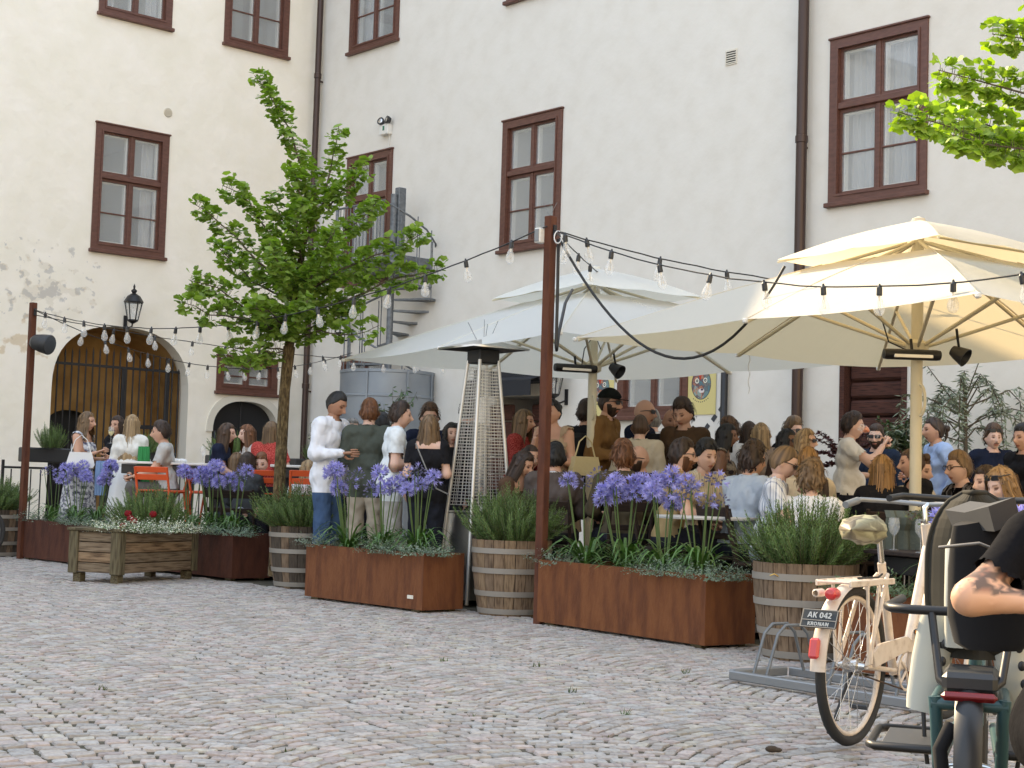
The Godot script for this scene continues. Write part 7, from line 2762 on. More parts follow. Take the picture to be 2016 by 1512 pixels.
func guest_list() -> Array:
	return [
		{"at": Vector3(-5.34, 0.15, -19.30), "h": 1.72, "pose": "stand", "f": true, "yaw": 78.0, "skin": Color(0.56, 0.32, 0.22), "hair": "wavy", "hair_c": Color(0.20, 0.125, 0.062), "top": Color(0.72, 0.73, 0.76), "pattern": "floral", "sleeve": "none", "low_neck": true, "skirt": Color(0.62, 0.62, 0.64), "skirt_end": 0.25, "bare": true, "arms": ["hold", "bent"], "label": "woman in a sleeveless white floral dress with a white shoulder bag"},
		{"at": Vector3(-4.66, 0.15, -19.00), "h": 1.69, "pose": "stand", "f": true, "yaw": 178.0, "skin": Color(0.66, 0.42, 0.32), "hair": "verylong", "hair_c": Color(0.44, 0.31, 0.17), "top": Color(0.70, 0.68, 0.63), "sleeve": "long", "skirt": Color(0.76, 0.75, 0.73), "skirt_end": 0.3, "bare": true, "arms": ["bent", "bent"], "label": "woman with very long blonde hair in white blouse and skirt"},
		{"at": Vector3(-5.11, 0.15, -20.30), "h": 1.72, "pose": "stand", "f": true, "yaw": -25.0, "skin": Color(0.56, 0.32, 0.22), "hair": "bob", "hair_c": Color(0.045, 0.024, 0.014), "top": Color(0.016, 0.016, 0.019), "sleeve": "long", "arms": ["down", "bent"], "label": "dark haired woman in black behind the long haired blonde"},
		{"at": Vector3(-4.01, 0.15, -18.30), "h": 1.77, "pose": "bar", "sink": 0.074, "yaw": -82.0, "skin": Color(0.56, 0.32, 0.22), "hair": "short", "hair_c": Color(0.045, 0.024, 0.014), "top": Color(0.46, 0.45, 0.43), "sleeve": "short", "legs": Color(0.12, 0.11, 0.10), "arms": ["table", "table"], "label": "man in a light grey tee sitting high, facing the women"},
		{"at": Vector3(-3.43, 0.15, -18.20), "h": 1.68, "pose": "bar", "sink": -0.010, "f": true, "yaw": 82.0, "skin": Color(0.66, 0.42, 0.32), "hair": "long", "hair_c": Color(0.095, 0.052, 0.028), "top": Color(0.016, 0.02, 0.04), "sleeve": "short", "arms": ["table", "table"], "label": "long brown haired woman in navy sitting at the long high table"},
		{"at": Vector3(-3.18, 0.15, -19.30), "h": 1.68, "pose": "bar", "sink": -0.041, "f": true, "yaw": -60.0, "skin": Color(0.66, 0.42, 0.32), "hair": "long", "hair_c": Color(0.19, 0.078, 0.03), "top": Color(0.5, 0.45, 0.42), "sleeve": "short", "arms": ["table", "table"], "label": "auburn haired woman peeping out behind the woman in coral"},
		{"at": Vector3(-2.79, 0.15, -17.80), "h": 1.68, "pose": "bar", "sink": -0.037, "f": true, "yaw": 165.0, "skin": Color(0.66, 0.42, 0.32), "hair": "long", "hair_c": Color(0.20, 0.125, 0.062), "top": Color(0.66, 0.26, 0.24), "pattern": "ditsy", "sleeve": "short", "arms": ["table", "table"], "label": "woman in a coral patterned blouse seen from behind"},
		{"at": Vector3(-3.22, 0.15, -18.00), "h": 1.68, "pose": "sit", "sink": 0.048, "f": true, "yaw": 160.0, "skin": Color(0.66, 0.42, 0.32), "hair": "long", "hair_c": Color(0.20, 0.125, 0.062), "top": Color(0.05, 0.055, 0.06), "arms": ["table", "table"], "label": "blonde woman in dark jacket sitting behind the blue flowers"},
		{"at": Vector3(-3.00, 0.15, -17.60), "h": 1.68, "pose": "sit", "sink": 0.045, "f": true, "yaw": 175.0, "skin": Color(0.66, 0.42, 0.32), "hair": "long", "hair_c": Color(0.045, 0.024, 0.014), "top": Color(0.06, 0.065, 0.07), "shades": 2, "arms": ["table", "table"], "label": "brunette with sunglasses in her hair sitting behind the blue flowers"},
		{"at": Vector3(-2.82, 0.15, -17.90), "h": 1.77, "pose": "sit", "sink": 0.122, "yaw": -8.0, "skin": Color(0.66, 0.42, 0.32), "hair": "short", "hair_c": Color(0.19, 0.078, 0.03), "top": Color(0.42, 0.45, 0.52), "pattern": "floral", "arms": ["table", "table"], "label": "smiling ginger man in patterned blue shirt beside the ginkgo trunk"},
		{"at": Vector3(-2.17, 0.15, -16.90), "h": 1.68, "pose": "sit", "sink": 0.130, "f": true, "yaw": 200.0, "skin": Color(0.66, 0.42, 0.32), "hair": "long", "hair_c": Color(0.44, 0.31, 0.17), "top": Color(0.72, 0.73, 0.76), "sleeve": "short", "arms": ["table", "table"], "label": "woman in white tee sitting beside the man in the white linen shirt"},
		{"at": Vector3(-1.79, 0.15, -15.30), "h": 1.83, "pose": "stand", "yaw": 62.0, "nod": 22.0, "skin": Color(0.37, 0.19, 0.115), "hair": "crop", "hair_c": Color(0.012, 0.010, 0.010), "top": Color(0.74, 0.76, 0.82), "collar": true, "hem": 0.16, "legs": Color(0.055, 0.095, 0.18), "arms": ["bent", "down"], "label": "dark haired man in white linen shirt and jeans looking down"},
		{"at": Vector3(-1.40, 0.15, -15.20), "h": 1.75, "pose": "stand", "yaw": 176.0, "skin": Color(0.66, 0.42, 0.32), "hair": "short", "hair_c": Color(0.19, 0.078, 0.03), "top": Color(0.075, 0.085, 0.07), "collar": true, "hem": 0.16, "legs": Color(0.38, 0.33, 0.26), "arms": ["bent", "bent"], "label": "ginger haired man in olive shirt seen from behind"},
		{"at": Vector3(-1.11, 0.15, -14.60), "h": 1.70, "pose": "stand", "yaw": 100.0, "skin": Color(0.66, 0.42, 0.32), "hair": "short", "hair_c": Color(0.045, 0.024, 0.014), "top": Color(0.70, 0.74, 0.76), "collar": true, "sleeve": "short", "hem": 0.16, "loose": 0.02, "legs": Color(0.42, 0.40, 0.37), "arms": ["bent", "bent"], "label": "man in loose white short sleeved shirt talking beside the heater"},
		{"at": Vector3(-0.75, 0.15, -14.10), "h": 1.57, "pose": "stand", "f": true, "yaw": 172.0, "skin": Color(0.66, 0.42, 0.32), "hair": "bob", "hair_c": Color(0.20, 0.125, 0.062), "top": Color(0.016, 0.016, 0.019), "sleeve": "short", "low_neck": true, "hem": 0.1, "legs": Color(0.02, 0.022, 0.03), "arms": ["bent", "bent"], "label": "woman with shoulder length blonde hair in black puff sleeved top"},
		{"at": Vector3(-1.80, 0.15, -17.30), "h": 1.65, "pose": "stand", "f": true, "yaw": 30.0, "skin": Color(0.66, 0.42, 0.32), "hair": "bob", "hair_c": Color(0.26, 0.25, 0.24), "top": Color(0.3, 0.3, 0.3), "shades": 3, "label": "grey haired woman with glasses behind the man in olive"},
		{"at": Vector3(-1.48, 0.15, -17.60), "h": 1.73, "pose": "stand", "yaw": 170.0, "skin": Color(0.56, 0.32, 0.22), "hair": "short", "hair_c": Color(0.012, 0.010, 0.010), "top": Color(0.016, 0.016, 0.019), "label": "black haired man glimpsed between two standing men"},
		{"at": Vector3(-0.87, 0.15, -16.40), "h": 1.77, "pose": "stand", "yaw": 10.0, "skin": Color(0.66, 0.42, 0.32), "hair": "thick", "hair_c": Color(0.095, 0.052, 0.028), "top": Color(0.018, 0.024, 0.05), "shades": 3, "label": "man with tousled brown hair behind the woman in black"},
		{"at": Vector3(-0.63, 0.15, -16.00), "h": 1.58, "pose": "stand", "f": true, "yaw": 20.0, "skin": Color(0.66, 0.42, 0.32), "hair": "long", "hair_c": Color(0.012, 0.010, 0.010), "top": Color(0.016, 0.016, 0.019), "label": "woman in black standing behind the patio heater"},
		{"at": Vector3(-0.50, 0.15, -17.00), "h": 1.90, "pose": "stand", "yaw": 150.0, "skin": Color(0.56, 0.32, 0.22), "hair": "short", "hair_c": Color(0.012, 0.010, 0.010), "top": Color(0.016, 0.016, 0.019), "label": "tall man in black seen through the wires of the heater"},
		{"at": Vector3(0.07, 0.15, -15.60), "h": 1.72, "pose": "stand", "f": true, "yaw": 70.0, "skin": Color(0.56, 0.32, 0.22), "hair": "long", "hair_c": Color(0.20, 0.125, 0.062), "top": Color(0.42, 0.17, 0.16), "pattern": "ditsy", "arms": ["hold", "bent"], "skirt": Color(0.42, 0.17, 0.16), "skirt_end": 0.4, "bare": true, "label": "woman with long fair hair in a dusky pink patterned dress"},
		{"at": Vector3(-0.03, 0.15, -14.00), "h": 1.68, "pose": "sit", "sink": 0.011, "f": true, "yaw": 55.0, "nod": 18.0, "skin": Color(0.56, 0.32, 0.22), "hair": "long", "hair_c": Color(0.045, 0.024, 0.014), "top": Color(0.10, 0.06, 0.04), "sleeve": "short", "low_neck": true, "lean": 16.0, "arms": ["table", "table"], "label": "brunette looking down with a smile, leaning on her friend"},
		{"at": Vector3(0.11, 0.15, -14.60), "h": 1.68, "pose": "sit", "sink": -0.060, "f": true, "yaw": 30.0, "skin": Color(0.56, 0.32, 0.22), "hair": "up", "hair_c": Color(0.045, 0.024, 0.014), "top": Color(0.60, 0.56, 0.50), "sleeve": "none", "low_neck": true, "lean": 14.0, "arms": ["hold", "table"], "label": "dark haired woman with an open mouth holding a glass"},
		{"at": Vector3(0.43, 0.15, -15.00), "h": 1.80, "pose": "stand", "f": true, "yaw": -32.0, "skin": Color(0.56, 0.32, 0.22), "hair": "up", "hair_c": Color(0.012, 0.010, 0.010), "top": Color(0.40, 0.29, 0.19), "sleeve": "none", "low_neck": true, "skirt": Color(0.40, 0.29, 0.19), "skirt_end": 0.5, "bare": true, "shades": 2, "arms": ["chin", "bent"], "label": "woman in a tan dress covering her mouth with her hand"},
		{"at": Vector3(0.39, 0.15, -13.70), "h": 1.77, "pose": "sit", "sink": 0.030, "yaw": 172.0, "skin": Color(0.56, 0.32, 0.22), "hair": "short", "hair_c": Color(0.012, 0.010, 0.010), "top": Color(0.095, 0.078, 0.072), "collar": true, "collar_c": Color(0.72, 0.73, 0.76), "arms": ["table", "table"], "fat": 1.08, "label": "dark haired man in taupe blazer seen from behind, beside the tall post"},
		{"at": Vector3(0.92, 0.15, -15.60), "h": 1.95, "pose": "stand", "yaw": 62.0, "skin": Color(0.56, 0.32, 0.22), "hair": "crop", "hair_c": Color(0.045, 0.024, 0.014), "beard": 0.004, "top": Color(0.21, 0.115, 0.045), "cap": Color(0.012, 0.014, 0.013), "shades": 1, "legs": Color(0.016, 0.016, 0.019), "arms": ["bent", "bent"], "label": "bearded man in black cap and sunglasses with tan jacket"},
		{"at": Vector3(0.78, 0.15, -16.40), "h": 1.88, "pose": "stand", "yaw": 165.0, "skin": Color(0.56, 0.32, 0.22), "hair": "short", "hair_c": Color(0.045, 0.024, 0.014), "top": Color(0.016, 0.016, 0.019), "label": "brown haired man in black behind the parasol pole"},
		{"at": Vector3(1.34, 0.15, -16.30), "h": 1.90, "pose": "stand", "yaw": 62.0, "skin": Color(0.56, 0.32, 0.22), "hair": "bald", "top": Color(0.012, 0.016, 0.035), "collar": true, "collar_c": Color(0.72, 0.73, 0.76), "shades": 1, "arms": ["bent", "down"], "fat": 1.1, "label": "bald man in navy jacket with wraparound sunglasses"},
		{"at": Vector3(1.26, 0.15, -15.20), "h": 1.68, "pose": "stand", "yaw": 165.0, "skin": Color(0.66, 0.42, 0.32), "hair": "crop", "hair_c": Color(0.095, 0.052, 0.028), "top": Color(0.52, 0.45, 0.34), "collar": true, "arms": ["bent", "bent"], "label": "short haired man in a cream shirt seen from behind"},
		{"at": Vector3(1.59, 0.15, -17.20), "h": 1.86, "pose": "stand", "yaw": 190.0, "skin": Color(0.66, 0.42, 0.32), "hair": "crop", "hair_c": Color(0.26, 0.25, 0.24), "top": Color(0.72, 0.73, 0.76), "collar": true, "label": "grey haired man in white shirt seen from behind"},
		{"at": Vector3(1.66, 0.15, -16.20), "h": 1.80, "pose": "stand", "yaw": 8.0, "skin": Color(0.37, 0.19, 0.115), "hair": "bald", "top": Color(0.016, 0.016, 0.019), "collar": true, "collar_c": Color(0.35, 0.38, 0.42), "label": "tanned bald man in black blazer facing the courtyard"},
		{"at": Vector3(1.77, 0.15, -15.60), "h": 1.86, "pose": "stand", "yaw": -35.0, "nod": 18.0, "skin": Color(0.56, 0.32, 0.22), "hair": "thick", "hair_c": Color(0.045, 0.024, 0.014), "top": Color(0.085, 0.052, 0.03), "collar": true, "arms": ["bent", "bent"], "label": "brown haired man in brown jacket bending his head"},
		{"at": Vector3(1.00, 0.15, -13.40), "h": 1.77, "pose": "sit", "sink": 0.012, "yaw": 188.0, "skin": Color(0.66, 0.42, 0.32), "hair": "thick", "hair_c": Color(0.19, 0.078, 0.03), "top": Color(0.085, 0.070, 0.045), "collar": true, "arms": ["table", "table"], "label": "ginger man in brown green jacket seen from behind at the flowers"},
		{"at": Vector3(1.27, 0.15, -14.20), "h": 1.77, "pose": "sit", "sink": 0.012, "yaw": -62.0, "skin": Color(0.56, 0.32, 0.22), "hair": "bald", "beard": 0.006, "beard_c": Color(0.045, 0.024, 0.014), "top": Color(0.016, 0.016, 0.019), "collar": true, "collar_c": Color(0.72, 0.73, 0.76), "shades": 3, "arms": ["table", "table"], "label": "bald man with beard and round glasses in black jacket"},
		{"at": Vector3(1.30, 0.15, -12.70), "h": 1.77, "pose": "sit", "yaw": 84.0, "skin": Color(0.66, 0.42, 0.32), "hair": "short", "hair_c": Color(0.045, 0.024, 0.014), "beard": 0.014, "beard_c": Color(0.19, 0.078, 0.03), "shades": 3, "top": Color(0.40, 0.29, 0.145), "sleeve": "short", "collar": true, "arms": ["table", "table"], "label": "man with full ginger beard in tan polo shirt"},
		{"at": Vector3(1.62, 0.15, -13.50), "h": 1.77, "pose": "sit", "sink": -0.018, "yaw": 28.0, "skin": Color(0.66, 0.42, 0.32), "hair": "thick", "hair_c": Color(0.012, 0.010, 0.010), "top": Color(0.62, 0.56, 0.45), "pattern": "pinstripe", "sleeve": "roll", "collar": true, "lean": 12.0, "arms": ["table", "table"], "label": "laughing dark haired man in cream striped shirt"},
		{"at": Vector3(1.98, 0.15, -14.60), "h": 1.59, "pose": "stand", "f": true, "yaw": 75.0, "skin": Color(0.22, 0.11, 0.065), "hair": "bob", "hair_c": Color(0.012, 0.010, 0.010), "top": Color(0.30, 0.25, 0.19), "pattern": "floral", "sleeve": "none", "low_neck": true, "arms": ["bent", "bent"], "label": "woman with black bob in a sleeveless patterned top"},
		{"at": Vector3(2.20, 0.15, -15.20), "h": 1.66, "pose": "stand", "yaw": -72.0, "skin": Color(0.66, 0.42, 0.32), "hair": "thick", "hair_c": Color(0.095, 0.052, 0.028), "top": Color(0.72, 0.73, 0.76), "collar": true, "sleeve": "short", "label": "man in white shirt in profile, facing the woman with black bob"},
		{"at": Vector3(2.43, 0.15, -15.80), "h": 1.68, "pose": "stand", "f": true, "yaw": 170.0, "skin": Color(0.66, 0.42, 0.32), "hair": "long", "hair_c": Color(0.045, 0.024, 0.014), "top": Color(0.66, 0.60, 0.48), "label": "brown haired woman seen from behind near the drain pipe"},
		{"at": Vector3(1.83, 0.15, -12.20), "h": 1.77, "pose": "sit", "sink": 0.031, "yaw": 122.0, "skin": Color(0.56, 0.32, 0.22), "hair": "thick", "hair_c": Color(0.045, 0.024, 0.014), "top": Color(0.42, 0.48, 0.56), "sleeve": "short", "collar": true, "legs": Color(0.02, 0.024, 0.035), "fat": 1.1, "arms": ["table", "table"], "label": "dark haired man in pale blue knitted polo at the planter"},
		{"at": Vector3(1.95, 0.15, -11.70), "h": 1.77, "pose": "sit", "sink": 0.058, "yaw": 78.0, "nod": 20.0, "skin": Color(0.66, 0.42, 0.32), "hair": "crop", "hair_c": Color(0.20, 0.125, 0.062), "top": Color(0.70, 0.72, 0.76), "pattern": "stripe", "collar": true, "sleeve": "short", "shades": 1, "legs": Color(0.25, 0.28, 0.33), "arms": ["table", "table"], "label": "man in blue striped white shirt and sunglasses looking down"},
		{"at": Vector3(2.40, 0.15, -14.80), "h": 1.62, "pose": "stand", "f": true, "yaw": 178.0, "skin": Color(0.66, 0.42, 0.32), "hair": "long", "hair_c": Color(0.44, 0.31, 0.17), "top": Color(0.25, 0.2, 0.17), "shades": 2, "label": "straight haired blonde woman seen from behind"},
		{"at": Vector3(2.45, 0.15, -14.00), "h": 1.53, "pose": "stand", "f": true, "yaw": 50.0, "skin": Color(0.22, 0.11, 0.065), "hair": "long", "hair_c": Color(0.012, 0.010, 0.010), "top": Color(0.04, 0.025, 0.02), "shades": 1, "label": "woman with long black hair and sunglasses beside the blonde"},
		{"at": Vector3(2.84, 0.15, -15.80), "h": 1.71, "pose": "stand", "yaw": 35.0, "skin": Color(0.66, 0.42, 0.32), "hair": "thick", "hair_c": Color(0.20, 0.125, 0.062), "top": Color(0.016, 0.016, 0.019), "shades": 1, "label": "fair man with swept hair and dark glasses near the wall"},
		{"at": Vector3(2.54, 0.15, -13.60), "h": 1.52, "pose": "stand", "f": true, "yaw": 60.0, "skin": Color(0.66, 0.42, 0.32), "hair": "bob", "hair_c": Color(0.44, 0.31, 0.17), "top": Color(0.45, 0.42, 0.38), "shades": 1, "label": "ash blonde woman with a bob and black sunglasses"},
		{"at": Vector3(2.34, 0.15, -12.20), "h": 1.68, "pose": "sit", "sink": -0.030, "f": true, "yaw": 165.0, "skin": Color(0.56, 0.32, 0.22), "hair": "long", "hair_c": Color(0.33, 0.18, 0.06), "top": Color(0.62, 0.54, 0.42), "shades": 2, "arms": ["table", "table"], "label": "golden haired woman in cream seen from behind"},
		{"at": Vector3(2.34, 0.15, -12.80), "h": 1.68, "pose": "sit", "sink": -0.060, "f": true, "yaw": -50.0, "skin": Color(0.56, 0.32, 0.22), "hair": "up", "hair_c": Color(0.012, 0.010, 0.010), "top": Color(0.55, 0.5, 0.42), "sleeve": "short", "shades": 2, "arms": ["table", "table"], "label": "dark haired woman between the striped shirt and the golden hair"},
		{"at": Vector3(2.19, 0.15, -11.40), "h": 1.77, "pose": "sit", "sink": 0.181, "yaw": 152.0, "skin": Color(0.66, 0.42, 0.32), "hair": "thick", "hair_c": Color(0.20, 0.125, 0.062), "top": Color(0.72, 0.73, 0.76), "sleeve": "short", "arms": ["table", "table"], "label": "fair haired man in white tee behind the oak barrel"},
		{"at": Vector3(2.37, 0.15, -11.60), "h": 1.68, "pose": "sit", "sink": 0.173, "f": true, "yaw": -120.0, "skin": Color(0.56, 0.32, 0.22), "hair": "long", "hair_c": Color(0.045, 0.024, 0.014), "top": Color(0.12, 0.075, 0.05), "sleeve": "none", "low_neck": true, "arms": ["table", "table"], "label": "bare shouldered woman beside the man in white tee"},
		{"at": Vector3(3.20, 0.15, -14.80), "h": 1.74, "pose": "stand", "yaw": 80.0, "skin": Color(0.66, 0.42, 0.32), "hair": "short", "hair_c": Color(0.045, 0.024, 0.014), "top": Color(0.66, 0.63, 0.58), "collar": true, "sleeve": "short", "legs": Color(0.018, 0.02, 0.03), "fat": 1.06, "arms": ["drink", "bent"], "label": "man in white short sleeved shirt drinking from a glass"},
		{"at": Vector3(3.84, 0.15, -16.20), "h": 1.69, "pose": "stand", "yaw": -25.0, "skin": Color(0.66, 0.42, 0.32), "hair": "short", "hair_c": Color(0.045, 0.024, 0.014), "beard": 0.005, "top": Color(0.02, 0.03, 0.055), "collar": true, "collar_c": Color(0.25, 0.3, 0.4), "shades": 1, "fat": 1.1, "label": "bearded man in navy blazer and sunglasses before the brown door"},
		{"at": Vector3(2.88, 0.15, -11.90), "h": 1.68, "pose": "sit", "sink": 0.027, "f": true, "yaw": 178.0, "skin": Color(0.66, 0.42, 0.32), "hair": "verylong", "hair_c": Color(0.33, 0.18, 0.06), "top": Color(0.016, 0.016, 0.019), "shades": 2, "arms": ["table", "table"], "label": "woman with long streaked golden hair and black top"},
		{"at": Vector3(3.32, 0.15, -12.40), "h": 1.68, "pose": "sit", "sink": -0.049, "f": true, "yaw": -88.0, "skin": Color(0.56, 0.32, 0.22), "hair": "up", "hair_c": Color(0.095, 0.052, 0.028), "top": Color(0.016, 0.016, 0.019), "sleeve": "long", "low_neck": true, "arms": ["table", "table"], "label": "woman in black with pinned up hair beside the parasol pole"},
		{"at": Vector3(3.40, 0.15, -13.20), "h": 1.77, "pose": "sit", "sink": 0.066, "yaw": 40.0, "skin": Color(0.66, 0.42, 0.32), "hair": "short", "hair_c": Color(0.095, 0.052, 0.028), "top": Color(0.55, 0.50, 0.42), "pattern": "pinstripe", "arms": ["table", "table"], "label": "man in beige striped shirt hidden by the parasol pole"},
		{"at": Vector3(4.22, 0.15, -15.20), "h": 1.74, "pose": "stand", "yaw": -84.0, "skin": Color(0.56, 0.32, 0.22), "hair": "bun", "hair_c": Color(0.045, 0.024, 0.014), "top": Color(0.36, 0.48, 0.74), "collar": true, "legs": Color(0.02, 0.022, 0.03), "arms": ["bent", "hip"], "label": "man with hair in a bun and light blue shirt"},
		{"at": Vector3(5.28, 0.15, -17.00), "h": 1.76, "pose": "stand", "yaw": 2.0, "skin": Color(0.66, 0.42, 0.32), "hair": "thick", "hair_c": Color(0.095, 0.052, 0.028), "moustache": 1.0, "top": Color(0.012, 0.016, 0.032), "collar": true, "shades": 2, "label": "man with moustache in navy shirt under the weeping tree"},
		{"at": Vector3(3.75, 0.15, -12.60), "h": 1.77, "pose": "sit", "sink": 0.040, "yaw": -74.0, "skin": Color(0.66, 0.42, 0.32), "hair": "short", "hair_c": Color(0.20, 0.125, 0.062), "top": Color(0.30, 0.28, 0.29), "pattern": "argyle", "shades": 3, "arms": ["table", "table"], "label": "fair man with glasses in dark and white patterned cardigan"},
		{"at": Vector3(3.47, 0.15, -11.00), "h": 1.68, "pose": "sit", "sink": 0.113, "f": true, "yaw": -68.0, "skin": Color(0.66, 0.42, 0.32), "hair": "long", "hair_c": Color(0.045, 0.024, 0.014), "top": Color(0.03, 0.02, 0.02), "arms": ["table", "table"], "label": "woman with long dark hair behind the child seat"},
		{"at": Vector3(3.19, 0.15, -9.80), "h": 1.68, "pose": "sit", "sink": 0.148, "f": true, "yaw": -62.0, "nod": 15.0, "skin": Color(0.66, 0.42, 0.32), "hair": "wavy", "hair_c": Color(0.33, 0.18, 0.06), "top": Color(0.5, 0.48, 0.46), "shades": 2, "arms": ["table", "table"], "label": "golden curly haired woman looking down behind the child seat"},
		{"at": Vector3(4.68, 0.15, -14.00), "h": 1.63, "pose": "stand", "yaw": -60.0, "skin": Color(0.56, 0.32, 0.22), "hair": "short", "hair_c": Color(0.012, 0.010, 0.010), "top": Color(0.016, 0.016, 0.019), "label": "man in black at the edge of the terrace by the weeping tree"},
	]

func shoulder_bag(label: String, at: Vector3, turn: float, c: Color, s: float) -> void:
	var o := thing("shoulder_bag", label, "bag", at, turn, "bags carried by guests")
	var b := MB.new()
	b.slab(PackedVector2Array([Vector2(-0.15, -0.10), Vector2(0.15, -0.10), Vector2(0.17, -0.06), Vector2(0.13, 0.09), Vector2(-0.13, 0.09), Vector2(-0.17, -0.06)]), -0.045, 0.045)
	put(b, "pouch", cloth(c), o, Vector3.ZERO, Basis.from_scale(Vector3.ONE * s))
	b = MB.new()
	b.tube([Vector3(-0.12, 0.08, 0), Vector3(-0.07, 0.24, 0.0), Vector3(0, 0.30, 0), Vector3(0.07, 0.24, 0), Vector3(0.12, 0.08, 0)], 0.012, 6, true, 0.5)
	put(b, "strap", cloth(c), o, Vector3.ZERO, Basis.from_scale(Vector3.ONE * s))

func guests() -> void:
	var seats := 0
	for s in guest_list():
		person(s)
		if s.pose == "sit":
			var sink: float = s.get("sink", 0.0)
			wood_chair("dark wooden chair under the " + " ".join(String(s.label).split(" ").slice(0, 10)), s.at + Vector3(0, -sink * 0.98, 0) - Vector3(sin(deg_to_rad(s.yaw)), 0, cos(deg_to_rad(s.yaw))) * 0.03, deg_to_rad(s.yaw))
			seats += 1
	shoulder_bag("white leather bag on the shoulder of the woman in floral dress", Vector3(-5.26, 1.26, -19.02), 0.25, Color(0.78, 0.78, 0.76), 1.0)
	shoulder_bag("pale yellow leather bag on the arm of the woman in tan", Vector3(0.72, 1.30, -14.85), 0.5, Color(0.60, 0.50, 0.28), 0.95)
	# a green cardigan over the arm of the long haired blonde
	var b := MB.new()
	for k in 5:
		b.tube([Vector3(-0.05 + 0.025 * k, 0.24, 0.0), Vector3(-0.05 + 0.027 * k, 0.0, 0.02 * (k % 2)), Vector3(-0.055 + 0.03 * k, -0.26, 0.01)], [0.02, 0.026, 0.02], 8)
	single(b, "cardigan", cloth(Color(0.05, 0.25, 0.08)), "green cardigan hanging beside the long haired blonde", "cardigan", Vector3(-4.46, 1.20, -18.9))
	b = MB.new()
	for k in 4:
		b.tube([Vector3(-0.05 + 0.03 * k, 0.2, 0.0), Vector3(-0.05 + 0.03 * k, 0.0, 0.02 * (k % 2)), Vector3(-0.05 + 0.032 * k, -0.22, 0.01)], [0.02, 0.028, 0.02], 8)
	single(b, "denim_jacket", cloth(Color(0.20, 0.30, 0.48)), "light blue denim jacket held between the two blonde women", "jacket", Vector3(-4.98, 1.05, -18.95))
	# chain strap of the woman in black, backpack of the man with the cap
	b = MB.new()
	b.tube([Vector3(-0.85, 1.44, -13.93), Vector3(-0.75, 1.22, -13.92), Vector3(-0.65, 1.04, -13.91), Vector3(-0.54, 0.99, -13.93)], 0.007, 5)
	single(b, "chain_strap", M.steel_grey, "thin chain strap across the back of the woman in black", "strap")
	b = MB.new()
	b.box(Vector3(0, 0, 0), Vector3(0.30, 0.44, 0.17), 0.05)
	single(b, "backpack", M.black_cloth, "black backpack worn by the man in the tan jacket", "backpack", Vector3(0.73, 1.42, -15.62), deg_to_rad(62.0))
	wine_glass("tilted glass of orange drink at the lips of the man in white", Vector3(3.47, 1.66, -14.60), M.aperitif, Basis(Vector3.BACK, 1.15))
	wine_glass("wine glass raised by the woman in floral dress", Vector3(-4.92, 1.47, -19.1), M.white_wine)
	wine_glass("wine glass held by the woman in the pink patterned dress", Vector3(0.36, 1.30, -15.35))

# ---------------------------------------------------------------- bicycles
# local x runs forward, y up, z to the bicycle's right
func torus(b: MB, m: Vector3, r: float, t: float, from := 0.0, to := TAU, n := 48, sides := 8, flat := 1.0) -> void:
	var pts := []
	for i in n + 1:
		var a := lerpf(from, to, float(i) / n)
		pts.append(m + Vector3(cos(a) * r, sin(a) * r, 0))
	b.tube(pts, t, sides, to - from < TAU - 0.01, flat)

func wheel(parent: Node3D, m: Vector3, r: float, tyre: float, paint: Material) -> void:
	var b := MB.new()
	torus(b, m, r - tyre, tyre)
	var w := put(b, "wheel", mat("tyre", Color(0.022, 0.021, 0.020), 0.8), parent)
	b = MB.new()
	torus(b, m, r - tyre * 2.0 - 0.006, 0.012, 0.0, TAU, 48, 6, 1.0)
	put(b, "rim", paint, w)
	for k in 28:
		b = MB.new()
		var a := TAU * k / 28
		var s := 1.0 if k % 2 == 0 else -1.0
		var t := 0.9 if k % 4 < 2 else -0.9
		b.tube([m + Vector3(cos(a + t) * 0.022, sin(a + t) * 0.022, s * 0.03), m + Vector3(cos(a) * (r - tyre * 2), sin(a) * (r - tyre * 2), 0)], 0.0016, 4, false)
		put(b, "spoke", M.chrome, w)
	b = MB.new()
	b.xf = Transform3D(Basis(Vector3.RIGHT, PI / 2), m)
	b.lathe([Vector2(0.0, -0.06), Vector2(0.012, -0.06), Vector2(0.02, -0.035), Vector2(0.034, -0.03), Vector2(0.026, 0.0), Vector2(0.034, 0.03), Vector2(0.02, 0.035), Vector2(0.012, 0.06), Vector2(0.0, 0.06)], 14)
	put(b, "hub", M.chrome, w)

# an arched strip over a wheel
func mudguard(b: MB, m: Vector3, r: float, w: float, from: float, to: float) -> void:
	var n := 26
	for i in n:
		for j in 6:
			var g := func(p: int, q: int) -> Array:
				var a := lerpf(from, to, float(p) / n)
				var s := lerpf(-1.0, 1.0, q / 6.0)
				var rad := r - 0.018 * s * s
				return [m + Vector3(cos(a) * rad, sin(a) * rad, s * w), Vector3(cos(a), sin(a), s * 0.7).normalized()]
			var q := [g.call(i, j), g.call(i + 1, j), g.call(i + 1, j + 1), g.call(i, j + 1)]
			b.smooth_quad(q[0][0], q[1][0], q[2][0], q[3][0], q[0][1], q[1][1], q[2][1], q[3][1])

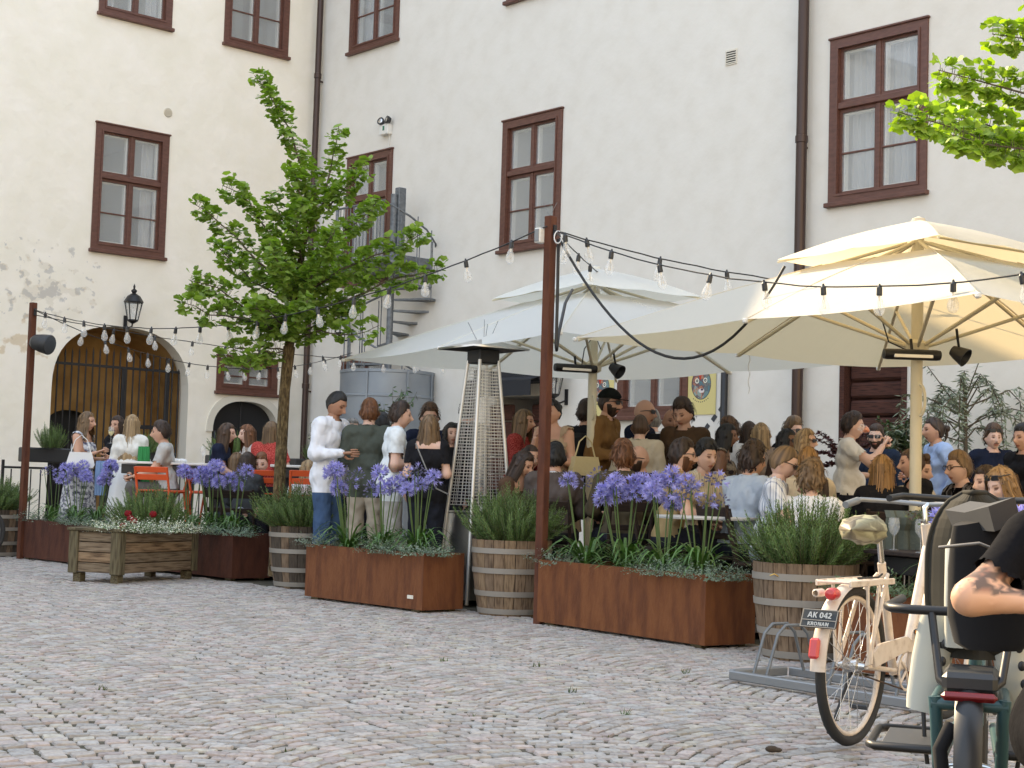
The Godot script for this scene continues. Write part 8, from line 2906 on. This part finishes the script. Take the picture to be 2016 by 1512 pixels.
func town_bicycle(label: String, at: Vector3, h: Vector2, paint: Material, full: bool) -> void:
	var o := thing("bicycle", label, "bicycle", at, heading(h), "parked bicycles")
	var b: MB
	var R := 0.335
	var rh := Vector3(0, R, 0)
	var fh := Vector3(1.10, R, 0)
	wheel(o, rh, R, 0.022, paint)
	wheel(o, fh, R, 0.022, paint)
	var bb := Vector3(0.45, 0.285, 0)
	b = MB.new()
	b.tube([bb + Vector3(0, -0.02, 0), Vector3(0.30, 0.76, 0)], 0.019, 10)
	var fr := put(b, "frame", paint, o)
	b = MB.new()
	b.tube([bb, Vector3(0.54, 0.30, 0), Vector3(0.63, 0.40, 0), Vector3(0.72, 0.58, 0), Vector3(0.84, 0.82, 0)], 0.024, 12)
	put(b, "down_tube", paint, fr)
	b = MB.new()
	b.tube([Vector3(0.86, 0.76, 0), Vector3(0.815, 0.93, 0)], 0.023, 10)
	put(b, "head_tube", paint, fr)
	for s: float in [-1.0, 1.0]:
		b = MB.new()
		b.tube([rh + Vector3(0, 0, s * 0.065), bb + Vector3(-0.05, 0.0, s * 0.04)], 0.011, 8)
		put(b, "chain_stay", paint, fr)
		b = MB.new()
		b.tube([rh + Vector3(0, 0, s * 0.065), Vector3(0.17, 0.60, s * 0.058), Vector3(0.315, 0.71, s * 0.022)], 0.010, 8)
		put(b, "seat_stay", paint, fr)
		b = MB.new()
		b.tube([Vector3(0.885, 0.70, s * 0.01), Vector3(0.90, 0.66, s * 0.05), Vector3(1.02, 0.46, s * 0.055), fh + Vector3(0, 0, s * 0.055)], 0.012, 8)
		put(b, "fork_blade", paint, fr)
	for e in [[rh, -0.55 + PI, 1.25], [fh, 2.95, 0.9]]:
		b = MB.new()
		mudguard(b, e[0], R + 0.022, 0.034, e[2], e[1] + (0.55 if e[0] == rh else 0.2))
		put(b, "mudguard", paint, o)
	# crank, chain ring, pedals, chain guard on the right side
	b = MB.new()
	torus(b, bb + Vector3(0, 0, 0.06), 0.085, 0.006, 0, TAU, 30, 6)
	for k in 5:
		var a := TAU * k / 5
		b.tube([bb + Vector3(0, 0, 0.06), bb + Vector3(cos(a) * 0.082, sin(a) * 0.082, 0.06)], 0.006, 5)
	put(b, "chain_ring", paint, o)
	b = MB.new()
	b.tube([bb + Vector3(0, 0, 0.075), bb + Vector3(0.02, 0.17, 0.085)], 0.010, 6)
	var ck := put(b, "crank", paint, o)
	b = MB.new()
	b.box(bb + Vector3(0.02, 0.175, 0.14), Vector3(0.07, 0.022, 0.09), 0.005)
	put(b, "pedal", M.black_plastic, ck)
	b = MB.new()
	b.box(bb + Vector3(-0.017, 0.175, 0.14), Vector3(0.004, 0.014, 0.07))
	put(b, "pedal_reflector", mat("amber", Color(0.55, 0.20, 0.02), 0.3), ck)
	b = MB.new()
	b.tube([bb + Vector3(0, 0, -0.075), bb + Vector3(-0.02, -0.17, -0.085)], 0.010, 6)
	ck = put(b, "crank", paint, o)
	b = MB.new()
	b.box(bb + Vector3(-0.02, -0.175, -0.14), Vector3(0.07, 0.022, 0.09), 0.005)
	put(b, "pedal", M.black_plastic, ck)
	b = MB.new()
	b.slab(PackedVector2Array([Vector2(0.03, 0.39), Vector2(0.10, 0.425), Vector2(0.40, 0.44), Vector2(0.50, 0.40), Vector2(0.53, 0.33), Vector2(0.50, 0.36), Vector2(0.40, 0.375), Vector2(0.20, 0.35), Vector2(0.05, 0.33)]), 0.072, 0.084)
	put(b, "chain_guard", paint, o)
	b = MB.new()
	b.tube([Vector3(0.0, R + 0.04, 0.06), Vector3(0.44, 0.37, 0.06)], 0.004, 5)
	b.tube([Vector3(0.0, R - 0.04, 0.06), Vector3(0.44, 0.20, 0.06)], 0.004, 5)
	put(b, "chain", mat("rusty_chain", Color(0.07, 0.04, 0.025), 0.7, 0.3), o)
	# seat post, handlebar
	b = MB.new()
	b.tube([Vector3(0.305, 0.74, 0), Vector3(0.275, 0.86, 0)], 0.014, 8)
	put(b, "seat_post", M.chrome, o)
	b = MB.new()
	b.tube([Vector3(0.82, 0.92, 0), Vector3(0.80, 1.0, 0), Vector3(0.84, 1.02, 0)], 0.013, 8)
	put(b, "stem", M.chrome, o)
	b = MB.new()
	b.tube([Vector3(0.60, 1.01, -0.30), Vector3(0.74, 1.035, -0.29), Vector3(0.83, 1.03, -0.17), Vector3(0.85, 1.02, 0), Vector3(0.83, 1.03, 0.17), Vector3(0.74, 1.035, 0.29), Vector3(0.60, 1.01, 0.30)], 0.012, 10)
	var bar := put(b, "handlebar", M.steel_grey, o)
	for s: float in [-1.0, 1.0]:
		b = MB.new()
		b.tube([Vector3(0.585, 1.008, s * 0.30), Vector3(0.71, 1.03, s * 0.293)], 0.017, 10)
		put(b, "grip", M.steel_grey, bar)
	# saddle under its rain cover
	b = MB.new()
	var n := 22
	for i in n:
		for j in 16:
			var g := func(p: int, q: int) -> Array:
				var t := float(p) / n
				var a := TAU * q / 16
				var wd := lerpf(0.115, 0.04, pow(t, 0.8)) * sin(PI * clampf(t * 0.9 + 0.08, 0, 1)) * 1.25 * smoothstep(-0.02, 0.08, t) * smoothstep(1.02, 0.95, t) + 0.001
				var hh := (0.052 * sin(PI * clampf(t * 0.86 + 0.10, 0, 1)) + 0.01) * smoothstep(-0.02, 0.08, t) * smoothstep(1.02, 0.95, t)
				var fold := 1.0 + 0.10 * sin(t * 17.0 + q * 1.7) + 0.07 * sin(q * 3.1 + t * 9.0)
				return [Vector3(-0.03 + 0.34 * t, 0.905 + hh * sin(a) * fold, wd * cos(a) * fold), Vector3(0.3 * (t - 0.5) + 0.35 * cos(t * 17.0 + q * 1.7), sin(a), cos(a)).normalized()]
			var q := [g.call(i, j), g.call(i + 1, j), g.call(i + 1, j + 1), g.call(i, j + 1)]
			b.smooth_quad(q[0][0], q[1][0], q[2][0], q[3][0], q[0][1], q[1][1], q[2][1], q[3][1])
	var cover := mat("saddle_cover", Color(0.42, 0.41, 0.31), 0.45)
	cover.albedo_texture = noise(301, 0.012, [[0.0, Color(0.45, 0.42, 0.42)], [0.40, Color(0.55, 0.52, 0.50)], [0.46, Color(0.95, 0.95, 0.9)], [1.0, Color(1, 1, 0.95)]], 256, 3)
	tri_scale(cover, Vector3(2.2, 2.2, 2.2))
	put(b, "saddle", cover if full else M.black_plastic, o)
	if not full:
		return
	# carrier over the rear wheel
	for s: float in [-1.0, 1.0]:
		b = MB.new()
		b.box(Vector3(0.03, 0.685, s * 0.075), Vector3(0.46, 0.026, 0.012), 0.003)
		put(b, "carrier_rail", paint, o)
		for e in [[-0.03, 0.0], [0.09, 0.02]]:
			b = MB.new()
			b.tube([Vector3(e[0], 0.68, s * 0.078), Vector3(e[1], R + 0.01, s * 0.075)], 0.008, 6)
			put(b, "carrier_stay", paint, o)
	for k in 6:
		b = MB.new()
		b.box(Vector3(-0.195 + k * 0.086, 0.69, 0), Vector3(0.018, 0.010, 0.145), 0.003)
		put(b, "carrier_slat", paint, o)
	b = MB.new()
	b.tube([Vector3(0.05, 0.70, 0), Vector3(0.22, 0.70, 0.02), Vector3(0.24, 0.715, 0.03)], 0.005, 5)
	put(b, "spring_clip", M.black_metal, o)
	# lamps and number plate at the back
	var redm := mat("lamp_red", Color(0.50, 0.010, 0.012), 0.15)
	redm.clearcoat_enabled = true
	b = MB.new()
	b.xf = Transform3D(Basis(Vector3.BACK, PI / 2), Vector3(-0.235, 0.645, 0.0))
	b.lathe([Vector2(0.0, -0.02), Vector2(0.022, -0.02), Vector2(0.026, 0.0), Vector2(0.026, 0.035), Vector2(0.02, 0.045), Vector2(0.0, 0.048)], 14)
	put(b, "tail_lamp", redm, o, Vector3(0, 0, 0.02))
	b = MB.new()
	b.xf = Transform3D(Basis(Vector3.BACK, PI / 2), Vector3(-0.24, 0.645, -0.045))
	b.lathe([Vector2(0.012, -0.03), Vector2(0.017, -0.03), Vector2(0.017, 0.03), Vector2(0.012, 0.034), Vector2(0.010, 0.0), Vector2(0.0, 0.0)], 12)
	put(b, "lamp_housing", paint, o)
	b = MB.new()
	b.box(Vector3(-0.372, 0.43, 0), Vector3(0.022, 0.085, 0.045), 0.009, Basis(Vector3.BACK, -0.22))
	put(b, "reflector", redm, o)
	b = MB.new()
	b.box(Vector3.ZERO, Vector3(0.012, 0.078, 0.155), 0.004)
	var tilt := Basis(Vector3.BACK, -0.45)
	var plate := put(b, "number_plate", mat("plate_black", Color(0.016, 0.019, 0.021), 0.5), o, Vector3(-0.325, 0.545, 0), tilt)
	b = MB.new()
	b.xf = Transform3D(Basis(Vector3.UP, -PI / 2), Vector3(-0.0075, 0, 0))
	ring(b, 0.155, 0.078, 0.003, 0.0, 0.001)
	b.box(Vector3(0, -0.008, 0), Vector3(0.15, 0.003, 0.002))
	put(b, "plate_border", M.hoop, plate)
	for e in [["AK 042", 30, 0.013, 0.00110], ["KRONAN", 20, -0.024, 0.00112]]:
		var t := TextMesh.new()
		var f := SystemFont.new()
		f.font_names = PackedStringArray(["Droid Sans"])
		f.font_weight = 700
		f.font_italic = e[1] == 20
		t.font = f
		t.text = e[0]
		t.font_size = e[1]
		t.pixel_size = e[3]
		t.depth = 0.002
		put(t, "lettering", mat("plate_silver", Color(0.42, 0.43, 0.42), 0.4), plate, Vector3(-0.0075, e[2], 0), Basis(Vector3.UP, -PI / 2))
	b = MB.new()
	b.tube([Vector3(0.16, 0.30, -0.07), Vector3(0.12, 0.05, -0.14), Vector3(0.08, 0.03, -0.14)], 0.008, 6)
	put(b, "kickstand", M.black_metal, o)

func bicycle_rack() -> void:
	var d := Vector2(0.59, 0.807)
	var o := thing("bicycle_rack", "low galvanised bicycle rack with wheel hoops on the cobbles", "bicycle rack", Vector3(1.85, 0.02, -8.42), heading(d))
	for z: float in [-0.24, 0.24]:
		var b := MB.new()
		b.box(Vector3(0, 0.03, z), Vector3(1.27, 0.05, 0.05), 0.006)
		put(b, "base_bar", M.steel_grey, o)
	for x: float in [-0.66, 0.66]:
		var b := MB.new()
		b.box(Vector3(x, 0.03, 0), Vector3(0.05, 0.05, 0.43), 0.006)
		put(b, "end_bar", M.steel_grey, o)
	for x: float in [-0.50, -0.40, 0.05, 0.15, 0.5]:
		var b := MB.new()
		b.tube([Vector3(x, 0.05, -0.2), Vector3(x, 0.27, -0.12), Vector3(x, 0.32, -0.06), Vector3(x, 0.32, 0.06), Vector3(x, 0.27, 0.12), Vector3(x, 0.05, 0.2)], 0.009, 8)
		put(b, "hoop", M.galvanised, o)

func cargo_bicycle() -> void:
	var o := thing("cargo_bicycle", "teal longtail cargo bicycle with foot boards and rear rack", "bicycle", Vector3(1.41, 0, -4.72), heading(Vector2(0.31, -0.951)))
	var teal := mat("teal_paint", Color(0.035, 0.085, 0.095), 0.35)
	var b: MB
	var R := 0.255
	wheel(o, Vector3(0, R, 0), R, 0.030, M.black_metal)
	wheel(o, Vector3(1.35, R, 0), R, 0.030, M.black_metal)
	b = MB.new()
	mudguard(b, Vector3(0, R, 0), R + 0.02, 0.04, 0.6, 3.5)
	put(b, "mudguard", M.black_plastic, o)
	for s: float in [-1.0, 1.0]:
		b = MB.new()
		b.tube([Vector3(-0.02, R, s * 0.09), Vector3(-0.10, 0.42, s * 0.095), Vector3(-0.10, 0.475, s * 0.10)], 0.019, 10)
		var fr := put(b, "dropout_tube", teal, o)
		b = MB.new()
		b.tube([Vector3(-0.10, 0.46, s * 0.10), Vector3(0.5, 0.46, s * 0.09), Vector3(0.75, 0.40, s * 0.03)], 0.017, 10)
		put(b, "rack_tube", teal, o)
		b = MB.new()
		b.tube([Vector3(-0.02, R, s * 0.09), Vector3(0.62, 0.30, s * 0.06)], 0.015, 8)
		put(b, "chain_stay", teal, o)
	b = MB.new()
	b.tube([Vector3(-0.10, 0.455, -0.11), Vector3(-0.10, 0.455, 0.11)], 0.019, 10)
	put(b, "cross_tube", teal, o)
	b = MB.new()
	b.tube([Vector3(0.62, 0.30, 0), Vector3(0.60, 0.80, 0)], 0.022, 10)
	put(b, "seat_tube", teal, o)
	b = MB.new()
	b.tube([Vector3(0.62, 0.30, 0), Vector3(1.1, 0.55, 0), Vector3(1.2, 0.85, 0)], 0.028, 10)
	put(b, "down_tube", teal, o)
	b = MB.new()
	b.tube([Vector3(1.18, 0.95, 0), Vector3(1.25, 0.6, 0), Vector3(1.35, R, 0.06)], 0.02, 8)
	put(b, "fork", M.black_metal, o)
	b = MB.new()
	b.tube([Vector3(0.98, 1.06, -0.32), Vector3(1.1, 1.07, -0.28), Vector3(1.16, 1.06, 0), Vector3(1.1, 1.07, 0.28), Vector3(0.98, 1.06, 0.32)], 0.013, 8)
	put(b, "handlebar", M.black_metal, o)
	b = MB.new()
	b.box(Vector3(0.6, 0.84, 0), Vector3(0.26, 0.06, 0.15), 0.025)
	put(b, "saddle", M.black_plastic, o)
	b = MB.new()
	b.box(Vector3(0.02, 0.52, 0), Vector3(0.28, 0.06, 0.16), 0.015)
	put(b, "rack_pad", M.black_plastic, o)
	b = MB.new()
	b.box(Vector3(-0.155, 0.485, 0.0), Vector3(0.03, 0.026, 0.16), 0.011)
	put(b, "tail_lamp", mat("lamp_dark_red", Color(0.16, 0.008, 0.010), 0.25), o)
	# hoop rail round the seat, with its struts
	b = MB.new()
	b.tube([Vector3(0.55, 0.72, -0.24), Vector3(0.20, 0.715, -0.26), Vector3(0.12, 0.715, -0.24), Vector3(0.09, 0.715, -0.18), Vector3(0.09, 0.715, 0.18), Vector3(0.12, 0.715, 0.24), Vector3(0.55, 0.72, 0.26)], 0.015, 10)
	put(b, "hoop_rail", M.black_metal, o)
	for s: float in [-1.0, 1.0]:
		b = MB.new()
		b.tube([Vector3(0.09, 0.71, s * 0.12), Vector3(-0.02, 0.52, s * 0.09), Vector3(-0.06, 0.49, s * 0.05)], 0.013, 8)
		put(b, "rail_strut", M.black_metal, o)
	# foot boards
	for s: float in [-1.0, 1.0]:
		b = MB.new()
		b.tube([Vector3(0.42, 0.30, s * 0.08), Vector3(0.42, 0.30, s * 0.28), Vector3(0.38, 0.30, s * 0.30), Vector3(0.05, 0.30, s * 0.30), Vector3(0.01, 0.30, s * 0.28), Vector3(0.01, 0.30, s * 0.10)], 0.014, 8)
		var fb := put(b, "foot_board", M.black_metal, o)
		b = MB.new()
		b.box(Vector3(0.215, 0.30, s * 0.18), Vector3(0.36, 0.012, 0.17), 0.003)
		put(b, "plate", M.grille, fb)
	# chain lock hanging at the dropout
	var k := thing("chain_lock", "black fabric chain lock with silver padlock hanging on the cargo bicycle", "lock", Vector3(1.35, 0, -4.60))
	b = MB.new()
	b.tube([Vector3(-0.03, 0.40, 0), Vector3(-0.07, 0.33, 0.02), Vector3(-0.06, 0.22, 0.03), Vector3(0.0, 0.13, 0.02), Vector3(0.06, 0.10, 0.0), Vector3(0.10, 0.14, -0.03)], 0.022, 10)
	put(b, "sleeve", M.black_cloth, k)
	b = MB.new()
	b.box(Vector3(0.02, 0.27, 0.04), Vector3(0.045, 0.08, 0.035), 0.012)
	put(b, "padlock", M.chrome, k)
	child_seat()

func child_seat() -> void:
	# seen from behind: dark rounded shell, pale spine, pale leg guard hanging on the left
	var o := thing("child_seat", "child bicycle seat with dark rounded shell and pale grey spine", "child seat", Vector3(1.41, 0, -4.72), heading(Vector2(0.31, -0.951)))
	var pale := mat("pale_plastic", Color(0.52, 0.52, 0.46), 0.35)
	var dark := mat("seat_dark", Color(0.035, 0.033, 0.028), 0.8)
	dark.metallic_specular = 0.25
	var b := MB.new()
	var n := 18
	var m := 14
	var g := func(p: int, q: int) -> Vector3:
		var t := float(p) / n
		var s := lerpf(-1.0, 1.0, float(q) / m)
		var w := 0.148 * sqrt(maxf(0.02, 1.0 - pow(maxf(0.0, (t - 0.55) / 0.46), 2.2))) * lerpf(0.86, 1.0, smoothstep(0.0, 0.4, t))
		var y := lerpf(0.56, 1.085, t)
		return Vector3(0.20 + 0.11 * s * s + 0.03 * sin(PI * t), y, s * w)
	for p in n:
		for q in m:
			b.quad(g.call(p, q + 1), g.call(p, q), g.call(p + 1, q), g.call(p + 1, q + 1))
			var f := Vector3(0.012, 0, 0)
			b.quad(g.call(p, q) + f, g.call(p, q + 1) + f, g.call(p + 1, q + 1) + f, g.call(p + 1, q) + f)
	put(b, "shell", dark, o)
	b = MB.new()
	var rim := []
	for p in n + 1: rim.append(g.call(p, 0))
	for q in m + 1: rim.append(g.call(n, q))
	for p in n + 1: rim.append(g.call(n - p, m))
	b.tube(rim, 0.009, 6)
	put(b, "shell_rim", dark, o)
	b = MB.new()
	b.tube([Vector3(0.19, 0.60, -0.03), Vector3(0.175, 0.75, -0.035), Vector3(0.18, 0.90, -0.04), Vector3(0.20, 0.96, -0.02), Vector3(0.215, 0.995, 0.02)], [0.055, 0.052, 0.046, 0.036, 0.02], 12, true, 0.5)
	put(b, "spine", pale, o)
	b = MB.new()
	b.tube([Vector3(0.155, 0.845, -0.045), Vector3(0.152, 0.855, -0.035), Vector3(0.155, 0.845, -0.02)], 0.011, 8)
	put(b, "slot", dark, o)
	b = MB.new()
	b.box(Vector3(0.215, 0.93, 0.0), Vector3(0.02, 0.02, 0.05), 0.004)
	put(b, "catch", M.chrome, o)
	b = MB.new()
	b.box(Vector3(0.33, 0.60, 0), Vector3(0.24, 0.06, 0.26), 0.025)
	put(b, "seat_pan", dark, o)
	for s: float in [-1.0, 1.0]:
		b = MB.new()
		var q := []
		for i in 9:
			var t := i / 8.0
			q.append(Vector3(0.24 + 0.02 * t, lerpf(0.70, 0.385, t), s * lerpf(0.10, 0.155, t)))
		b.tube(q, [0.05, 0.06, 0.062, 0.062, 0.062, 0.06, 0.058, 0.056, 0.05], 12, true, 0.55)
		var lg := put(b, "leg_guard", pale, o)
		for k in 4:
			b = MB.new()
			b.ball(Vector3(0.195, 0.44 + k * 0.055, s * (0.135 - k * 0.008) + 0.028), Vector3(0.008, 0.016, 0.012), 10, 6)
			put(b, "hole_shade_bead", M.black_plastic, lg)  # black beads stand in for the shade inside the cutouts
		b = MB.new()
		b.tube([Vector3(0.24, 0.40, s * 0.15), Vector3(0.235, 0.30, s * 0.145), Vector3(0.24, 0.22, s * 0.135)], 0.007, 6, true, 0.4)
		put(b, "foot_strap", M.black_plastic, lg)

func bicycles() -> void:
	var pink := mat("pink_paint", Color(0.68, 0.59, 0.50), 0.42)
	pink.albedo_texture = noise(311, 0.02, [[0.0, Color(0.84, 0.80, 0.76)], [0.35, Color(0.96, 0.95, 0.94)], [1.0, Color(1, 1, 1)]], 256, 5)
	tri_scale(pink, Vector3(3, 3, 3))
	town_bicycle("pale pink town bicycle with number plate and covered saddle", Vector3(1.47, 0.018, -6.60), Vector2(0.59, -0.807), pink, true)
	town_bicycle("dark bicycle of which only the front wheel shows beside the dark barrel", Vector3(-7.52, 0.015, -18.75), Vector2(0.995, -0.1), M.black_metal, false)
	bicycle_rack()
	cargo_bicycle()
	# the person sitting in front, arms folded, with a bag behind the elbow
	var s := {"label": "person in black tee with tattooed arm and backpack beside the cargo bicycle", "at": Vector3(1.50, 0.03, -3.98), "arm": 0.8, "yaw": 6.0, "pose": "sit", "h": 1.80, "sink": 0.10, "spread": 0.24, "top": Color(0.007, 0.007, 0.009), "sleeve": "short", "legs": Color(0.006, 0.006, 0.007), "arms": ["crossed", "fold"], "hair": "wavy", "hair_c": Color(0.42, 0.25, 0.08), "skin": Color(0.60, 0.34, 0.22), "cell": 0.013, "tattoo": true, "wrinkle": 0.003, "lean": 6.0, "turn": -20.0}
	person(s)
	var st := thing("stool", "black stool under the person with the tattooed arm", "stool", Vector3(1.47, 0.0, -3.98))
	var sb := MB.new()
	sb.lathe([Vector2(0.0, 0.42), Vector2(0.16, 0.42), Vector2(0.17, 0.44), Vector2(0.16, 0.47), Vector2(0.0, 0.475)], 20)
	put(sb, "seat", M.black_plastic, st)
	for k in 4:
		var an := PI / 4 + k * PI / 2
		sb = MB.new()
		sb.tube([Vector3(cos(an) * 0.15, 0.02, sin(an) * 0.15), Vector3(cos(an) * 0.10, 0.43, sin(an) * 0.10)], 0.012, 6)
		put(sb, "leg", M.black_metal, st)
	var o := thing("roll_top_backpack", "large black roll top backpack with grey straps behind the tattooed arm", "backpack", Vector3(1.33, 0.0, -4.25), deg_to_rad(100.0))
	var b := MB.new()
	b.tube([Vector3(0, 0.655, 0), Vector3(0, 0.675, 0), Vector3(0, 0.75, -0.005), Vector3(0, 0.88, -0.01), Vector3(0, 0.97, -0.02), Vector3(0, 1.01, -0.03)], [0.08, 0.11, 0.125, 0.12, 0.105, 0.09], 18, true, 0.6)
	put(b, "sack", M.black_cloth, o)
	b = MB.new()
	b.slab(PackedVector2Array([Vector2(-0.12, -0.02), Vector2(0.12, -0.02), Vector2(0.135, 0.035), Vector2(0.02, 0.03), Vector2(-0.13, 0.05)]), -0.04, 0.04)
	put(b, "rolled_top", mat("grey_canvas", Color(0.055, 0.057, 0.062), 0.9), o, Vector3(0, 1.01, -0.03), Basis(Vector3.RIGHT, -0.35))
	b = MB.new()
	b.tube([Vector3(-0.10, 0.98, 0.03), Vector3(-0.10, 1.08, 0.10), Vector3(-0.11, 1.10, 0.18), Vector3(-0.12, 0.98, 0.26)], 0.024, 8, true, 0.25)
	put(b, "shoulder_strap", mat("strap_grey", Color(0.17, 0.16, 0.15), 0.8), o)
	b = MB.new()
	b.tube([Vector3(-0.12, 0.92, -0.03), Vector3(-0.11, 0.945, -0.10), Vector3(-0.06, 0.93, -0.19)], 0.018, 8, true, 0.25)
	put(b, "loose_strap", M.strap_grey, o)
	b = MB.new()
	b.tube([Vector3(-0.14, 0.66, 0.06), Vector3(-0.20, 0.70, 0.14), Vector3(-0.22, 0.76, 0.26)], 0.024, 8, true, 0.25)
	put(b, "hip_strap", mat("strap_beige", Color(0.26, 0.21, 0.15), 0.8), o)
	b = MB.new()
	b.box(Vector3(-0.205, 0.70, 0.13), Vector3(0.014, 0.05, 0.04), 0.004)
	put(b, "buckle", M.black_plastic, o)
